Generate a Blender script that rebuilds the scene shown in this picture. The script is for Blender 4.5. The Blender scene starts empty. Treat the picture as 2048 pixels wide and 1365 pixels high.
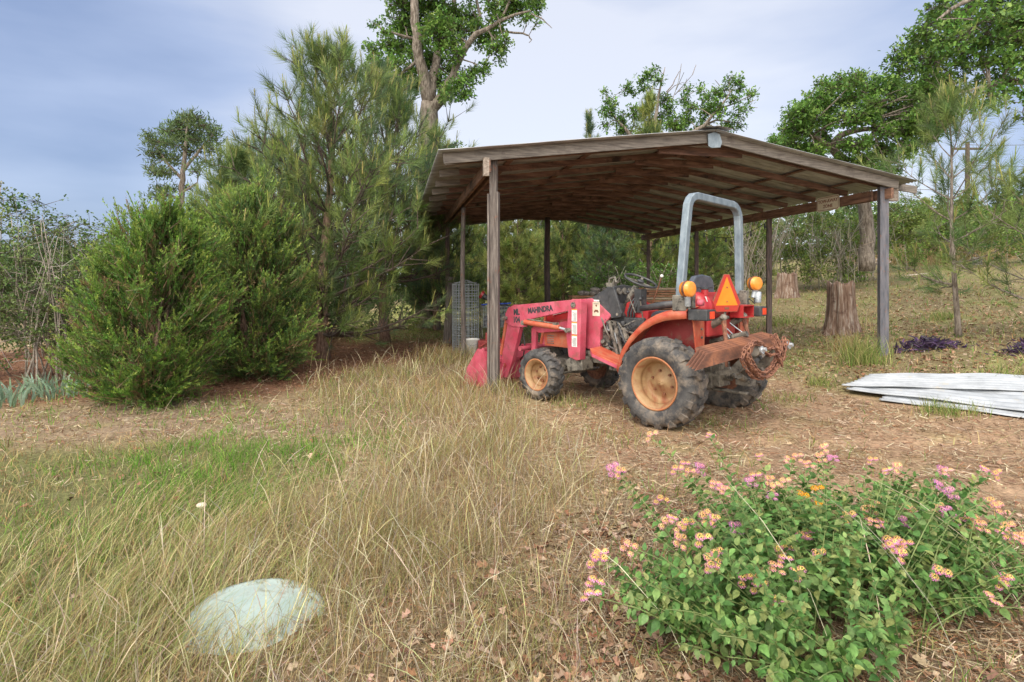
import bpy, math, random
import numpy as np
from mathutils import Vector, Matrix, noise as mnoise
C = bpy.context.scene
random.seed(7)
rng = np.random.default_rng(11)
PI = math.pi
# ------------------------------------------------------------------ camera
FPX, CXP, HYP, EYE = 1140.0, 1024.0, 566.0, 1.55
cam = bpy.data.cameras.new('camera'); camo = bpy.data.objects.new('camera', cam); C.collection.objects.link(camo)
camo.location = (0, 0, EYE); camo.rotation_euler = (math.radians(90), 0, 0)
cam.sensor_width = 36; cam.lens = FPX / 2048 * 36; cam.shift_y = -(682.5 - HYP) / 2048
cam.clip_start = 0.05; cam.clip_end = 2000
C.camera = camo
# ------------------------------------------------------------------ world
SUN_EL, SUN_AZ = math.radians(52), math.radians(205)   # azimuth clockwise from +Y
w = bpy.data.worlds.new('World'); C.world = w; w.use_nodes = True
nt = w.node_tree; nt.nodes.clear()
def N(t, **k):
    n = nt.nodes.new(t)
    for a, b in k.items(): setattr(n, a, b)
    return n
out = N('ShaderNodeOutputWorld')
sky = N('ShaderNodeTexSky', sky_type='NISHITA', sun_disc=False, sun_elevation=SUN_EL, sun_rotation=SUN_AZ)
bg1 = N('ShaderNodeBackground'); bg1.inputs[1].default_value = 0.05
nt.links.new(sky.outputs[0], bg1.inputs[0])
tc = N('ShaderNodeTexCoord')
def vdot(v):
    n = N('ShaderNodeVectorMath', operation='DOT_PRODUCT'); nt.links.new(tc.outputs['Generated'], n.inputs[0])
    n.inputs[1].default_value = Vector(v).normalized(); return n.outputs['Value']
def mrange(s, a, b, c=0.0, d=1.0):
    n = N('ShaderNodeMapRange', interpolation_type='SMOOTHSTEP'); nt.links.new(s, n.inputs[0])
    for i, v in zip((1, 2, 3, 4), (a, b, c, d)): n.inputs[i].default_value = v
    return n.outputs[0]
def mth(op, a, b):
    n = N('ShaderNodeMath', operation=op)
    for i, v in enumerate((a, b)):
        if isinstance(v, (int, float)): n.inputs[i].default_value = v
        else: nt.links.new(v, n.inputs[i])
    return n.outputs[0]
mp = N('ShaderNodeMapping'); nt.links.new(tc.outputs['Generated'], mp.inputs[0]); mp.inputs['Scale'].default_value = (1.0, 1.0, 3.4); mp.inputs['Rotation'].default_value = (0, .22, 0)
nz = N('ShaderNodeTexNoise'); nt.links.new(mp.outputs[0], nz.inputs['Vector']); nz.inputs['Scale'].default_value = 1.9; nz.inputs['Detail'].default_value = 5; nz.inputs['Roughness'].default_value = .5
lobe = mrange(vdot((.14, 1, .20)), .70, .985)
cl = mth('ADD', mth('MULTIPLY', lobe, .95), mth('MULTIPLY', mth('SUBTRACT', nz.outputs[0], .5), 1.5))
cl = mth('ADD', cl, .17)
ramp = N('ShaderNodeValToRGB'); nt.links.new(cl, ramp.inputs[0])
ramp.color_ramp.elements[0].position = 0.0; ramp.color_ramp.elements[0].color = (.26, .36, .62, 1)
ramp.color_ramp.elements[1].position = 1.0; ramp.color_ramp.elements[1].color = (1.0, 1.03, 1.14, 1)
e = ramp.color_ramp.elements.new(.45); e.color = (.52, .62, .88, 1)
back = mrange(vdot((-.25, -.8, .75)), .15, .97, 0.82, 4.6)      # unseen bright patch of sky added behind us to lift ground and under-roof light
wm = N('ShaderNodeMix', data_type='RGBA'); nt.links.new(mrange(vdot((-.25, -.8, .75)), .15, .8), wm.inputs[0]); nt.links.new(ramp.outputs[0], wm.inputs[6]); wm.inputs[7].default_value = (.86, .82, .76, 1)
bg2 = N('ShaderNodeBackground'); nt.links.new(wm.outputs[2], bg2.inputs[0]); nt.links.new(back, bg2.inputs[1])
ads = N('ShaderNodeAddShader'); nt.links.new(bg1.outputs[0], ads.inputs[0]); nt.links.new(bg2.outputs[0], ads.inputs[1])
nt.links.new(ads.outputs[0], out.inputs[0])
sl = bpy.data.lights.new('sun', 'SUN'); so = bpy.data.objects.new('sun', sl); C.collection.objects.link(so)
sl.energy = 1.5; sl.angle = math.radians(10); sl.color = (1, .92, .80)
sd = Vector((math.sin(SUN_AZ) * math.cos(SUN_EL), math.cos(SUN_AZ) * math.cos(SUN_EL), math.sin(SUN_EL)))
so.rotation_euler = sd.to_track_quat('Z', 'Y').to_euler()
C.view_settings.view_transform = 'Standard'; C.view_settings.look = 'None'; C.view_settings.exposure = -0.18; C.view_settings.gamma = 1
C.cycles.max_bounces = 6; C.cycles.diffuse_bounces = 3; C.cycles.transparent_max_bounces = 4
# ------------------------------------------------------------------ terrain
def sp(v, k=1.0):
    return np.logaddexp(0, np.asarray(v, float) / k * 4) * k / 4
def sst(v, a, b):
    t = np.clip((np.asarray(v, float) - a) / (b - a), 0, 1); return t * t * (3 - 2 * t)
def HT(x, y):
    x = np.asarray(x, float); y = np.asarray(y, float)
    z = .083 * sp(x - 2.1, 1.5) * sst(y, 4.0, 9.5) - .02 * sp(-x - 3, 1)
    z = z + .052 * sp(y - 13, 2) * sst(x, -6, 6)
    z = z * (1 - .55 * sst(np.hypot(x, y), 45, 110)) 
    z = z + .018 * np.sin(x * 1.7 + 1.3 * np.sin(y * .9)) * np.cos(y * 1.3) + .008 * np.sin(x * 5.1 + y * 3.3) * np.sin(y * 4.2 - x * 1.1)
    for off in (0., 1.25):
        yy = 5.55 - .10 * (x - 2.2) + .03 * (x - 2.2) ** 2 - off; z = z - .028 * np.exp(-((y - yy) / .15) ** 2) * sst(x, 1.6, 2.6) * (1 - sst(x, 9, 11))
    return z
def H(x, y): return float(HT(x, y))
def G(px, py, dz=0.0):
    "ground point seen at photo pixel"
    dx, dz_ = (px - CXP) / FPX, -(py - HYP) / FPX
    y = 1.2
    while y < 160:
        if EYE + dz_ * y <= H(dx * y, y) + dz: break
        y *= 1.004
    return Vector((dx * y, y, H(dx * y, y)))
def P(px, py, y):
    return Vector(((px - CXP) / FPX * y, y, EYE - (py - HYP) / FPX * y))
# ------------------------------------------------------------------ object helpers
def link(o): C.collection.objects.link(o); return o
def tag(o, label=None, cat=None, group=None, kind=None):
    if label: o['label'] = label
    if cat: o['category'] = cat
    if group: o['group'] = group
    if kind: o['kind'] = kind
    return o
def empty(name, loc, rz=0, label=None, cat=None, group=None):
    o = link(bpy.data.objects.new(name, None)); o.location = loc; o.rotation_euler = (0, 0, rz); o.empty_display_size = .1
    o['_m'] = 0; del o['_m']
    return tag(o, label, cat, group)
def pmat(o):
    m = Matrix.Translation(o.location) @ o.rotation_euler.to_matrix().to_4x4()
    return pmat(o.parent) @ m if o.parent else m
class MB:
    def __init__(s): s.v = []; s.f = []
    def add(s, vs, fs):
        n = len(s.v); s.v += [tuple(v) for v in vs]; s.f += [tuple(i + n for i in f) for f in fs]; return s
    def box(s, x0, x1, y0, y1, z0, z1, M=None):
        vs = [Vector((x, y, z)) for x in (x0, x1) for y in (y0, y1) for z in (z0, z1)]
        if M is not None: vs = [M @ v for v in vs]
        return s.add(vs, [(0, 1, 3, 2), (4, 6, 7, 5), (0, 4, 5, 1), (2, 3, 7, 6), (0, 2, 6, 4), (1, 5, 7, 3)])
    def beam(s, a, b, w, h, up=(0, 0, 1)):
        a, b = Vector(a), Vector(b); d = (b - a).normalized(); u = Vector(up); sx = d.cross(u).normalized(); u = sx.cross(d)
        vs = [p + sx * w * i / 2 + u * h * j / 2 for p in (a, b) for i, j in ((-1, -1), (1, -1), (1, 1), (-1, 1))]
        return s.add(vs, [(3, 2, 1, 0), (4, 5, 6, 7), (0, 1, 5, 4), (1, 2, 6, 5), (2, 3, 7, 6), (3, 0, 4, 7)])
    def tube(s, pts, rad, n=8, caps=True, closed=False):
        pts = [Vector(p) for p in pts]; k = len(pts)
        if isinstance(rad, (int, float)): rad = [rad] * k
        vs = []; prev = None
        for i, p in enumerate(pts):
            if closed: d = pts[(i + 1) % k] - pts[i - 1]
            else: d = pts[min(i + 1, k - 1)] - pts[max(i - 1, 0)]
            if d.length < 1e-9: d = Vector((0, 0, 1))
            d.normalize()
            if prev is None:
                a = Vector((0, 0, 1)) if abs(d.z) < .9 else Vector((1, 0, 0)); u = d.cross(a).normalized()
            else:
                u = prev - d * prev.dot(d)
                u = u.normalized() if u.length > 1e-6 else d.orthogonal().normalized()
            prev = u; w_ = d.cross(u)
            for j in range(n):
                t = 2 * PI * j / n; vs.append(p + (u * math.cos(t) + w_ * math.sin(t)) * rad[i])
        fs = []
        for i in range(k if closed else k - 1):
            i2 = (i + 1) % k
            for j in range(n):
                a, b = i * n + j, i * n + (j + 1) % n; c, d_ = i2 * n + (j + 1) % n, i2 * n + j
                fs.append((a, b, c, d_))
        if caps and not closed:
            fs.append(tuple(range(n))[::-1]); fs.append(tuple((k - 1) * n + j for j in range(n)))
        return s.add(vs, fs)
    def prism(s, poly, a0, a1, axis='y'):
        "extrude a 2-d polygon; axis y: poly is (x,z); axis z: (x,y); axis x: (y,z)"
        def mk(p, a):
            return {'y': (p[0], a, p[1]), 'z': (p[0], p[1], a), 'x': (a, p[0], p[1])}[axis]
        n = len(poly)
        vs = [mk(p, a0) for p in poly] + [mk(p, a1) for p in poly]
        fs = [tuple(range(n)), tuple(range(2 * n - 1, n - 1, -1))] + [(i, i + n, (i + 1) % n + n, (i + 1) % n) for i in range(n)]
        return s.add(vs, fs)
    def lathe(s, prof, n=32, M=None, axis='y'):
        vs = []
        for i in range(n):
            t = 2 * PI * i / n
            for r, a in prof:
                v = Vector((r * math.cos(t), a, r * math.sin(t))) if axis == 'y' else (Vector((r * math.cos(t), r * math.sin(t), a)) if axis == 'z' else Vector((a, r * math.cos(t), r * math.sin(t))))
                vs.append(M @ v if M is not None else v)
        k = len(prof); fs = []
        for i in range(n):
            for j in range(k - 1):
                fs.append((i * k + j, i * k + j + 1, (i + 1) % n * k + j + 1, (i + 1) % n * k + j))
        return s.add(vs, fs)
    def build(s, name, mat, parent=None, world=False, smooth=False, bevel=0, sub=0):
        me = bpy.data.meshes.new(name)
        vs = s.v
        if parent is not None and world:
            im = pmat(parent).inverted(); vs = [im @ Vector(v) for v in vs]
        me.from_pydata([tuple(v) for v in vs], [], s.f)
        me.materials.append(mat)
        if smooth:
            for p in me.polygons: p.use_smooth = True
        o = link(bpy.data.objects.new(name, me))
        if parent is not None: o.parent = parent
        if bevel:
            b = o.modifiers.new('b', 'BEVEL'); b.width = bevel; b.segments = 2; b.limit_method = 'ANGLE'; b.angle_limit = math.radians(40)
        if sub:
            b = o.modifiers.new('s', 'SUBSURF'); b.levels = sub; b.render_levels = sub
        me.validate(); 
        return o
def norm(a): return a / np.maximum(np.linalg.norm(a, axis=-1, keepdims=True), 1e-9)
def frames(d, roll=None, up=None):
    "n,3 directions -> n,3,3 with columns (side, normal, dir)"
    d = norm(np.asarray(d, float)); n = len(d)
    if up is None: up = norm(rng.normal(size=(n, 3)))
    else: up = np.broadcast_to(np.asarray(up, float), (n, 3))
    s = np.cross(d, up); bad = np.linalg.norm(s, axis=1) < 1e-3
    s[bad] = np.cross(d[bad], [1.0, .1, .2]); s = norm(s); nn = np.cross(s, d)
    return np.stack([s, nn, d], axis=2)
def np_mesh(name, V, F, mat, parent=None, col=None, smooth=False, world=True):
    V = np.asarray(V, np.float32); Fs = F if isinstance(F, list) else [F]
    lo = np.concatenate([np.asarray(f, np.int32).ravel() for f in Fs]); sz = np.concatenate([np.full(len(f), np.shape(f)[1], np.int32) for f in Fs])
    if parent is not None and world:
        im = np.array(pmat(parent).inverted()); V = V @ im[:3, :3].T.astype(np.float32) + im[:3, 3].astype(np.float32)
    me = bpy.data.meshes.new(name); m = len(sz)
    me.vertices.add(len(V)); me.vertices.foreach_set('co', V.astype(np.float32).ravel())
    me.loops.add(len(lo)); me.loops.foreach_set('vertex_index', lo)
    me.polygons.add(m); me.polygons.foreach_set('loop_start', (np.cumsum(sz) - sz).astype(np.int32))
    if smooth: me.polygons.foreach_set('use_smooth', np.ones(m, bool))
    if col is not None:
        a = me.attributes.new('Col', 'FLOAT_COLOR', 'FACE'); c = np.ones((m, 4), np.float32); c[:, :3] = col; a.data.foreach_set('color', c.ravel())
    me.materials.append(mat); me.update()
    o = link(bpy.data.objects.new(name, me))
    if parent is not None: o.parent = parent
    return o
class ST:
    "collects stamped templates with per-stamp colour"
    def __init__(s): s.V = []; s.F = []; s.K = []; s.n = 0
    def add(s, T, F, pos, R, sc, col):
        T = np.asarray(T, float); F = np.asarray(F); pos = np.asarray(pos, float); n = len(pos)
        sc = np.asarray(sc, float)
        if sc.ndim == 1: sc = sc[:, None]
        L = T[None] * sc[:, None, :] if sc.shape[1] == 3 else T[None] * sc[:, :, None]
        W = np.einsum('nij,nkj->nki', R, L) + pos[:, None]
        s.V.append(W.reshape(-1, 3)); k = len(T)
        s.F.append((F[None] + (np.arange(n) * k)[:, None, None] + s.n).reshape(-1, F.shape[1])); s.n += n * k
        s.K.append(np.repeat(np.asarray(col, float), len(F), axis=0))
    def build(s, name, mat, parent=None, smooth=False, world=True):
        return np_mesh(name, np.concatenate(s.V), s.F, mat, parent, np.concatenate(s.K), smooth, world)
def jit(c, n, a=.15, b=.06):
    c = np.broadcast_to(np.asarray(c, float), (n, 3)); return np.clip(c * (1 + rng.normal(0, a, (n, 1))) * (1 + rng.normal(0, b, (n, 3))), .01, .9)
def pick(cols, n, p=None, a=.15, b=.05):
    cols = np.array(cols, float); i = rng.choice(len(cols), n, p=p); return np.clip(cols[i] * (1 + rng.normal(0, a, (n, 1))) * (1 + rng.normal(0, b, (n, 3))), .008, .9)
# ------------------------------------------------------------------ materials
def newmat(name):
    m = bpy.data.materials.new(name); m.use_nodes = True; t = m.node_tree; t.nodes.clear(); return m, t
def nd(t, ty, **k):
    n = t.nodes.new(ty)
    for a, b in k.items(): setattr(n, a, b)
    return n
def mat_foliage(name, rough=.55, trans=.3, spec=.3):
    m, t = newmat(name); o = nd(t, 'ShaderNodeOutputMaterial'); a = nd(t, 'ShaderNodeAttribute', attribute_name='Col')
    p = nd(t, 'ShaderNodeBsdfPrincipled'); p.inputs['Roughness'].default_value = rough; p.inputs['Specular IOR Level'].default_value = spec
    tcx = nd(t, 'ShaderNodeTexCoord'); nz_ = nd(t, 'ShaderNodeTexNoise'); nz_.inputs['Scale'].default_value = 70; nz_.inputs['Detail'].default_value = 3; t.links.new(tcx.outputs['Object'], nz_.inputs['Vector'])
    mr_ = nd(t, 'ShaderNodeMapRange'); t.links.new(nz_.outputs[0], mr_.inputs[0]); mr_.inputs[1].default_value, mr_.inputs[2].default_value, mr_.inputs[3].default_value, mr_.inputs[4].default_value = .3, .7, .72, 1.28
    a0 = a; a = nd(t, 'ShaderNodeVectorMath', operation='SCALE'); t.links.new(a0.outputs['Color'], a.inputs[0]); t.links.new(mr_.outputs[0], a.inputs['Scale'])
    t.links.new(a.outputs[0], p.inputs['Base Color'])
    if trans:
        tr = nd(t, 'ShaderNodeBsdfTranslucent'); mx = nd(t, 'ShaderNodeMixShader'); mx.inputs[0].default_value = trans
        t.links.new(a.outputs[0], tr.inputs[0]); t.links.new(p.outputs[0], mx.inputs[1]); t.links.new(tr.outputs[0], mx.inputs[2]); t.links.new(mx.outputs[0], o.inputs[0])
    else: t.links.new(p.outputs[0], o.inputs[0])
    return m
def mat(name, c1, c2=None, c3=None, scale=8, stretch=(1, 1, 1), rough=.6, rough2=None, bump=.15, metal=0, detail=6, pos=(.35, .65), spot=None, spotscale=14, spotpos=(.55, .68), dist=0, coord='Object', bdist=.01, rot=None):
    c2 = c2 or c1
    m, t = newmat(name); o = nd(t, 'ShaderNodeOutputMaterial'); p = nd(t, 'ShaderNodeBsdfPrincipled'); t.links.new(p.outputs[0], o.inputs[0])
    tcx = nd(t, 'ShaderNodeTexCoord'); mp_ = nd(t, 'ShaderNodeMapping'); mp_.inputs['Scale'].default_value = stretch
    if rot: mp_.inputs['Rotation'].default_value = rot
    t.links.new(tcx.outputs[coord], mp_.inputs[0])
    nz_ = nd(t, 'ShaderNodeTexNoise'); nz_.inputs['Scale'].default_value = scale; nz_.inputs['Detail'].default_value = detail; nz_.inputs['Roughness'].default_value = .65; nz_.inputs['Distortion'].default_value = dist
    t.links.new(mp_.outputs[0], nz_.inputs['Vector'])
    r = nd(t, 'ShaderNodeValToRGB'); t.links.new(nz_.outputs[0], r.inputs[0])
    r.color_ramp.elements[0].position = pos[0]; r.color_ramp.elements[0].color = (*c1, 1)
    r.color_ramp.elements[1].position = pos[1]; r.color_ramp.elements[1].color = (*c2, 1)
    if c3: e_ = r.color_ramp.elements.new((pos[0] + pos[1]) / 2); e_.color = (*c3, 1)
    colout = r.outputs[0]
    if spot:
        n2 = nd(t, 'ShaderNodeTexNoise'); n2.inputs['Scale'].default_value = spotscale; n2.inputs['Detail'].default_value = 8; n2.inputs['Roughness'].default_value = .7
        t.links.new(tcx.outputs[coord], n2.inputs['Vector'])
        r2 = nd(t, 'ShaderNodeMapRange'); r2.inputs[1].default_value, r2.inputs[2].default_value = spotpos; t.links.new(n2.outputs[0], r2.inputs[0])
        mx = nd(t, 'ShaderNodeMix', data_type='RGBA'); t.links.new(r2.outputs[0], mx.inputs[0]); t.links.new(colout, mx.inputs[6]); mx.inputs[7].default_value = (*spot, 1)
        colout = mx.outputs[2]
    t.links.new(colout, p.inputs['Base Color'])
    if rough2 is not None:
        r3 = nd(t, 'ShaderNodeMapRange'); r3.inputs[3].default_value = rough; r3.inputs[4].default_value = rough2; t.links.new(nz_.outputs[0], r3.inputs[0]); t.links.new(r3.outputs[0], p.inputs['Roughness'])
    else: p.inputs['Roughness'].default_value = rough
    p.inputs['Metallic'].default_value = metal
    if bump:
        b = nd(t, 'ShaderNodeBump'); b.inputs['Strength'].default_value = bump; b.inputs['Distance'].default_value = bdist; t.links.new(nz_.outputs[0], b.inputs['Height']); t.links.new(b.outputs[0], p.inputs['Normal'])
    return m
M = {}
M['leaf'] = mat_foliage('leaf_green')
M['needle'] = mat_foliage('pine_needle', .5, .25, .35)
M['grass'] = mat_foliage('grass_blade', .7, .3, .15)
M['litter'] = mat_foliage('dead_leaf', .8, .1, .1)
M['petal'] = mat_foliage('petal', .6, .3, .2)
M['bark'] = mat('bark_grey', (.10, .075, .055), (.32, .27, .22), scale=9, stretch=(2.2, 2.2, .5), bump=1, bdist=.04, rough=.9, pos=(.38, .62))
M['bark_pine'] = mat('bark_pine', (.12, .065, .045), (.34, .22, .155), scale=14, stretch=(2, 2, .6), bump=1, bdist=.03, rough=.9, pos=(.38, .62))
M['twig'] = mat('twig_grey', (.22, .18, .14), (.42, .37, .31), scale=20, rough=.9, bump=.3)
M['bark_dark'] = mat('bark_dark', (.05, .035, .028), (.15, .11, .085), scale=14, stretch=(2, 2, .5), bump=1, bdist=.03, rough=.9)
M['rafter'] = mat('rafter_wood', (.075, .042, .034), (.27, .155, .115), c3=(.17, .09, .065), scale=7, stretch=(.35, 3, 3), rough=.8, bump=.25, spot=(.04, .025, .02), spotscale=3.2, spotpos=(.56, .66))
M['beamwood'] = mat('beam_wood', (.09, .045, .03), (.28, .15, .095), scale=7, stretch=(3, .35, 3), rough=.8, bump=.25, spot=(.04, .028, .022), spotscale=2.6, spotpos=(.54, .66))
M['fascia'] = mat('weathered_grey_wood', (.10, .085, .072), (.26, .225, .19), scale=9, stretch=(.4, 3, 5), rough=.85, bump=.4, spot=(.12, .10, .085), spotscale=5)
M['railwood'] = mat('weathered_rail_wood', (.17, .13, .10), (.40, .33, .27), scale=9, stretch=(3, .4, 5), rough=.85, bump=.4)
M['postwood'] = mat('weathered_post_wood', (.065, .055, .050), (.23, .20, .175), c3=(.135, .11, .095), scale=9, stretch=(5, 5, .35), rough=.85, bump=.5, spot=(.22, .10, .06), spotscale=5, spotpos=(.58, .66))
M['postdark'] = mat('dark_post', (.045, .035, .035), (.17, .115, .10), scale=9, stretch=(4, 4, .4), rough=.75, bump=.4)
M['poststeel'] = mat('dark_painted_post', (.055, .06, .075), (.16, .15, .165), scale=6, stretch=(3, 3, .4), rough=.6, bump=.3, spot=(.17, .085, .055), spotscale=9, spotpos=(.58, .68))
M['sheet'] = mat('roof_sheet', (.23, .22, .21), (.50, .50, .50), scale=4, stretch=(.4, 2, 1), rough=.45, bump=.05, metal=.35, spot=(.14, .09, .06), spotscale=2.5, spotpos=(.58, .72))
M['galv'] = mat('galvanised', (.30, .33, .35), (.50, .53, .55), scale=30, rough=.5, bump=.05, metal=.4)
M['rops'] = mat('grey_roll_bar', (.15, .19, .22), (.28, .33, .36), scale=12, stretch=(1, 1, .5), rough=.5, bump=.05, metal=.25, spot=(.20, .21, .22), spotscale=16, spotpos=(.58, .72))
M['pink'] = mat('faded_red_paint', (.44, .050, .085), (.57, .12, .17), scale=4, rough=.45, rough2=.65, bump=.03, spot=(.27, .085, .075), spotscale=9, spotpos=(.50, .70))
M['red'] = mat('red_paint', (.38, .022, .026), (.48, .045, .045), scale=5, rough=.32, bump=.02, spot=(.26, .12, .08), spotscale=12, spotpos=(.56, .76))
M['redorange'] = mat('sun_faded_orange_red_paint', (.42, .055, .028), (.52, .15, .075), scale=9, rough=.5, bump=.03, spot=(.40, .20, .12), spotscale=7, spotpos=(.52, .72), stretch=(.6, 2, 1))
M['darkred'] = mat('dark_red_paint', (.25, .02, .025), (.34, .05, .04), scale=5, rough=.5, bump=.02, spot=(.26, .12, .08), spotscale=9)
M['black'] = mat('black_plastic', (.030, .032, .034), (.07, .07, .072), scale=10, rough=.5, bump=.05, spot=(.16, .14, .12), spotscale=9, spotpos=(.55, .8))
M['seat'] = mat('seat_vinyl', (.055, .065, .08), (.11, .12, .14), scale=12, rough=.45, bump=.05)
M['tyre'] = mat('tyre_rubber', (.028, .028, .030), (.10, .095, .09), scale=7, rough=.8, bump=.15, spot=(.30, .24, .18), spotscale=5, spotpos=(.48, .72))
M['rim'] = mat('muddy_orange_rim', (.40, .27, .13), (.27, .10, .045), c3=(.34, .20, .095), scale=4.5, rough=.65, bump=.15, spot=(.30, .16, .09), spotscale=16, spotpos=(.60, .70), dist=1.2)
M['rimlip'] = mat('rusty_orange_rim_lip', (.40, .13, .05), (.40, .20, .09), scale=9, rough=.6, bump=.1)
M['rust'] = mat('rusty_steel', (.09, .038, .022), (.27, .105, .048), c3=(.16, .062, .032), scale=10, rough=.8, bump=.2, stretch=(1, .5, 1), spot=(.11, .05, .035), spotscale=9, spotpos=(.58, .72))
M['rustdark'] = mat('dark_rust', (.13, .055, .04), (.33, .15, .085), scale=22, rough=.85, bump=.3)
M['metal'] = mat('dirty_cast_metal', (.10, .09, .075), (.30, .27, .22), scale=11, rough=.65, bump=.2, metal=.2, spot=(.05, .045, .04), spotscale=12, spotpos=(.52, .62))
M['bolt'] = mat('bright_bolt', (.50, .52, .54), (.66, .68, .70), scale=20, rough=.35, bump=0, metal=.6)
M['amber'] = mat('amber_lens', (.80, .25, .03), (.88, .34, .06), scale=8, rough=.25, bump=0)
M['orange'] = mat('fluorescent_orange', (.92, .22, .01), (.95, .26, .015), scale=6, rough=.4, bump=0)
M['refl'] = mat('red_reflector', (.42, .03, .02), (.48, .05, .03), scale=30, rough=.3, bump=0)
M['redlens'] = mat('red_lens', (.75, .05, .02), (.8, .08, .03), scale=20, rough=.25, bump=0)
M['white'] = mat('sticker_white', (.72, .71, .66), (.80, .79, .75), scale=8, rough=.5, bump=0)
M['cream'] = mat('sign_cream', (.60, .52, .38), (.70, .63, .50), scale=6, rough=.5, bump=0)
M['ink'] = mat('black_ink', (.03, .03, .035), (.06, .06, .065), scale=30, rough=.6, bump=0)
M['sheetwhite'] = mat('white_corrugated_sheet', (.26, .275, .29), (.42, .44, .46), scale=3, rough=.45, bump=.03, spot=(.40, .36, .28), spotscale=5, spotpos=(.60, .74))
M['lid'] = mat('pale_green_plastic', (.30, .38, .34), (.46, .53, .49), scale=3, rough=.5, bump=.05, spot=(.22, .22, .15), spotscale=12, spotpos=(.52, .70))
M['stump'] = mat('stump_wood', (.12, .065, .042), (.42, .36, .30), c3=(.24, .155, .11), scale=7, stretch=(3, 3, .35), rough=.9, bump=1, bdist=.04, pos=(.34, .66), spot=(.10, .05, .035), spotscale=4)
M['lumber'] = mat('red_brown_lumber', (.30, .12, .06), (.52, .28, .17), scale=6, stretch=(.5, 2, 3), rough=.8, bump=.2)
M['lumber_pale'] = mat('pale_lumber', (.44, .31, .21), (.60, .46, .33), scale=6, stretch=(.5, 2, 3), rough=.8, bump=.2)
M['stone'] = mat('grey_stone', (.25, .22, .20), (.44, .40, .37), scale=9, rough=.85, bump=.4)
M['blue'] = mat('blue_plastic', (.03, .07, .35), (.04, .09, .42), scale=9, rough=.4, bump=0)
M['wire'] = mat('power_line', (.10, .10, .11), (.15, .15, .16), scale=5, rough=.7, bump=0)
M['deadwood'] = mat('bleached_dead_wood', (.30, .22, .16), (.56, .47, .38), scale=8, stretch=(1, 1, 1), rough=.9, bump=.6, bdist=.02)
M['stem'] = mat('green_stem', (.14, .20, .06), (.24, .28, .10), scale=20, rough=.7, bump=0)
# ------------------------------------------------------------------ ground
def pm(x, y, poly, soft=.4):
    "soft point-in-polygon, 0..1"
    x = np.asarray(x, float); y = np.asarray(y, float); ins = np.zeros(x.shape, bool); dmin = np.full(x.shape, 1e9); n = len(poly)
    for i in range(n):
        x0, y0 = poly[i]; x1, y1 = poly[(i + 1) % n]
        c = ((y0 > y) != (y1 > y)) & (x < (x1 - x0) * (y - y0) / ((y1 - y0) if y1 != y0 else 1e-9) + x0); ins ^= c
        t = np.clip(((x - x0) * (x1 - x0) + (y - y0) * (y1 - y0)) / ((x1 - x0) ** 2 + (y1 - y0) ** 2), 0, 1)
        dmin = np.minimum(dmin, np.hypot(x - x0 - t * (x1 - x0), y - y0 - t * (y1 - y0)))
    return sst(np.where(ins, dmin, -dmin), -soft, soft)
def fbm(x, y, s=1.0, o=0.0):
    x = np.asarray(x, float) * s + o; y = np.asarray(y, float) * s - o
    return (np.sin(x * 1.3 + 1.7 * np.sin(y * .8 + .5)) + np.sin(y * 1.7 + 1.9 * np.sin(x * 1.1 + 2.)) + .6 * np.sin(x * 3.1 + y * 2.3 + 1.5 * np.sin(y * 2.7)) + .5 * np.sin(x * 5.3 - y * 4.1 + 2 * np.sin(x * 2.2))) / 3.1
GREEN = [(-12, 2.0), (-2.2, 1.6), (-1.7, 2.6), (-1.9, 3.6), (-1.6, 4.6), (-1.7, 5.5), (-3.2, 5.7), (-5.2, 5.3), (-12, 5.0)]
TALL = [(-2.3, 1.0), (-.25, 1.2), (.15, 2.1), (.25, 3.2), (.55, 4.2), (.45, 5.2), (.1, 6.5), (.0, 8.2), (-.3, 9.5), (-.7, 12.6), (-1.5, 12.8), (-2.4, 10.6), (-3.0, 8.6), (-2.3, 6.9), (-1.3, 5.6), (-1.0, 4.6), (-1.5, 3.6), (-2.1, 2.6)]
PATH = [(-12, 5.4), (-5, 5.7), (-1.8, 5.8), (-.9, 6.3), (-2.3, 6.6), (-3.2, 7.6), (-6, 7.4), (-12, 8.2)]
STRAW = [(-12, 7.6), (-3.4, 7.7), (-2.9, 8.8), (-2.3, 10.8), (-1.4, 13), (-.8, 14), (-1.4, 22), (-14, 22)]
DIRT = [(.6, 4.3), (2.2, 3.9), (5, 4.0), (12, 3.6), (12, 6.4), (6, 6.7), (4.6, 7.6), (3.4, 9.5), (3.5, 14), (.5, 16), (-.3, 10), (.7, 7.6), (.4, 6.2)]
HILL = [(4.4, 7.6), (6, 6.9), (14, 6.6), (50, 6.5), (60, 60), (6, 60), (4, 20), (3.2, 14), (3.6, 9.6)]
FORE = [(-.3, 0), (8, 0), (8, 3.9), (2.2, 3.8), (.8, 4.3), (.3, 3.2), (.0, 2.1)]
LAWN = [(-4, 15), (3.5, 15), (7, 18), (9, 26), (6, 60), (-10, 60), (-7, 22)]
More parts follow.
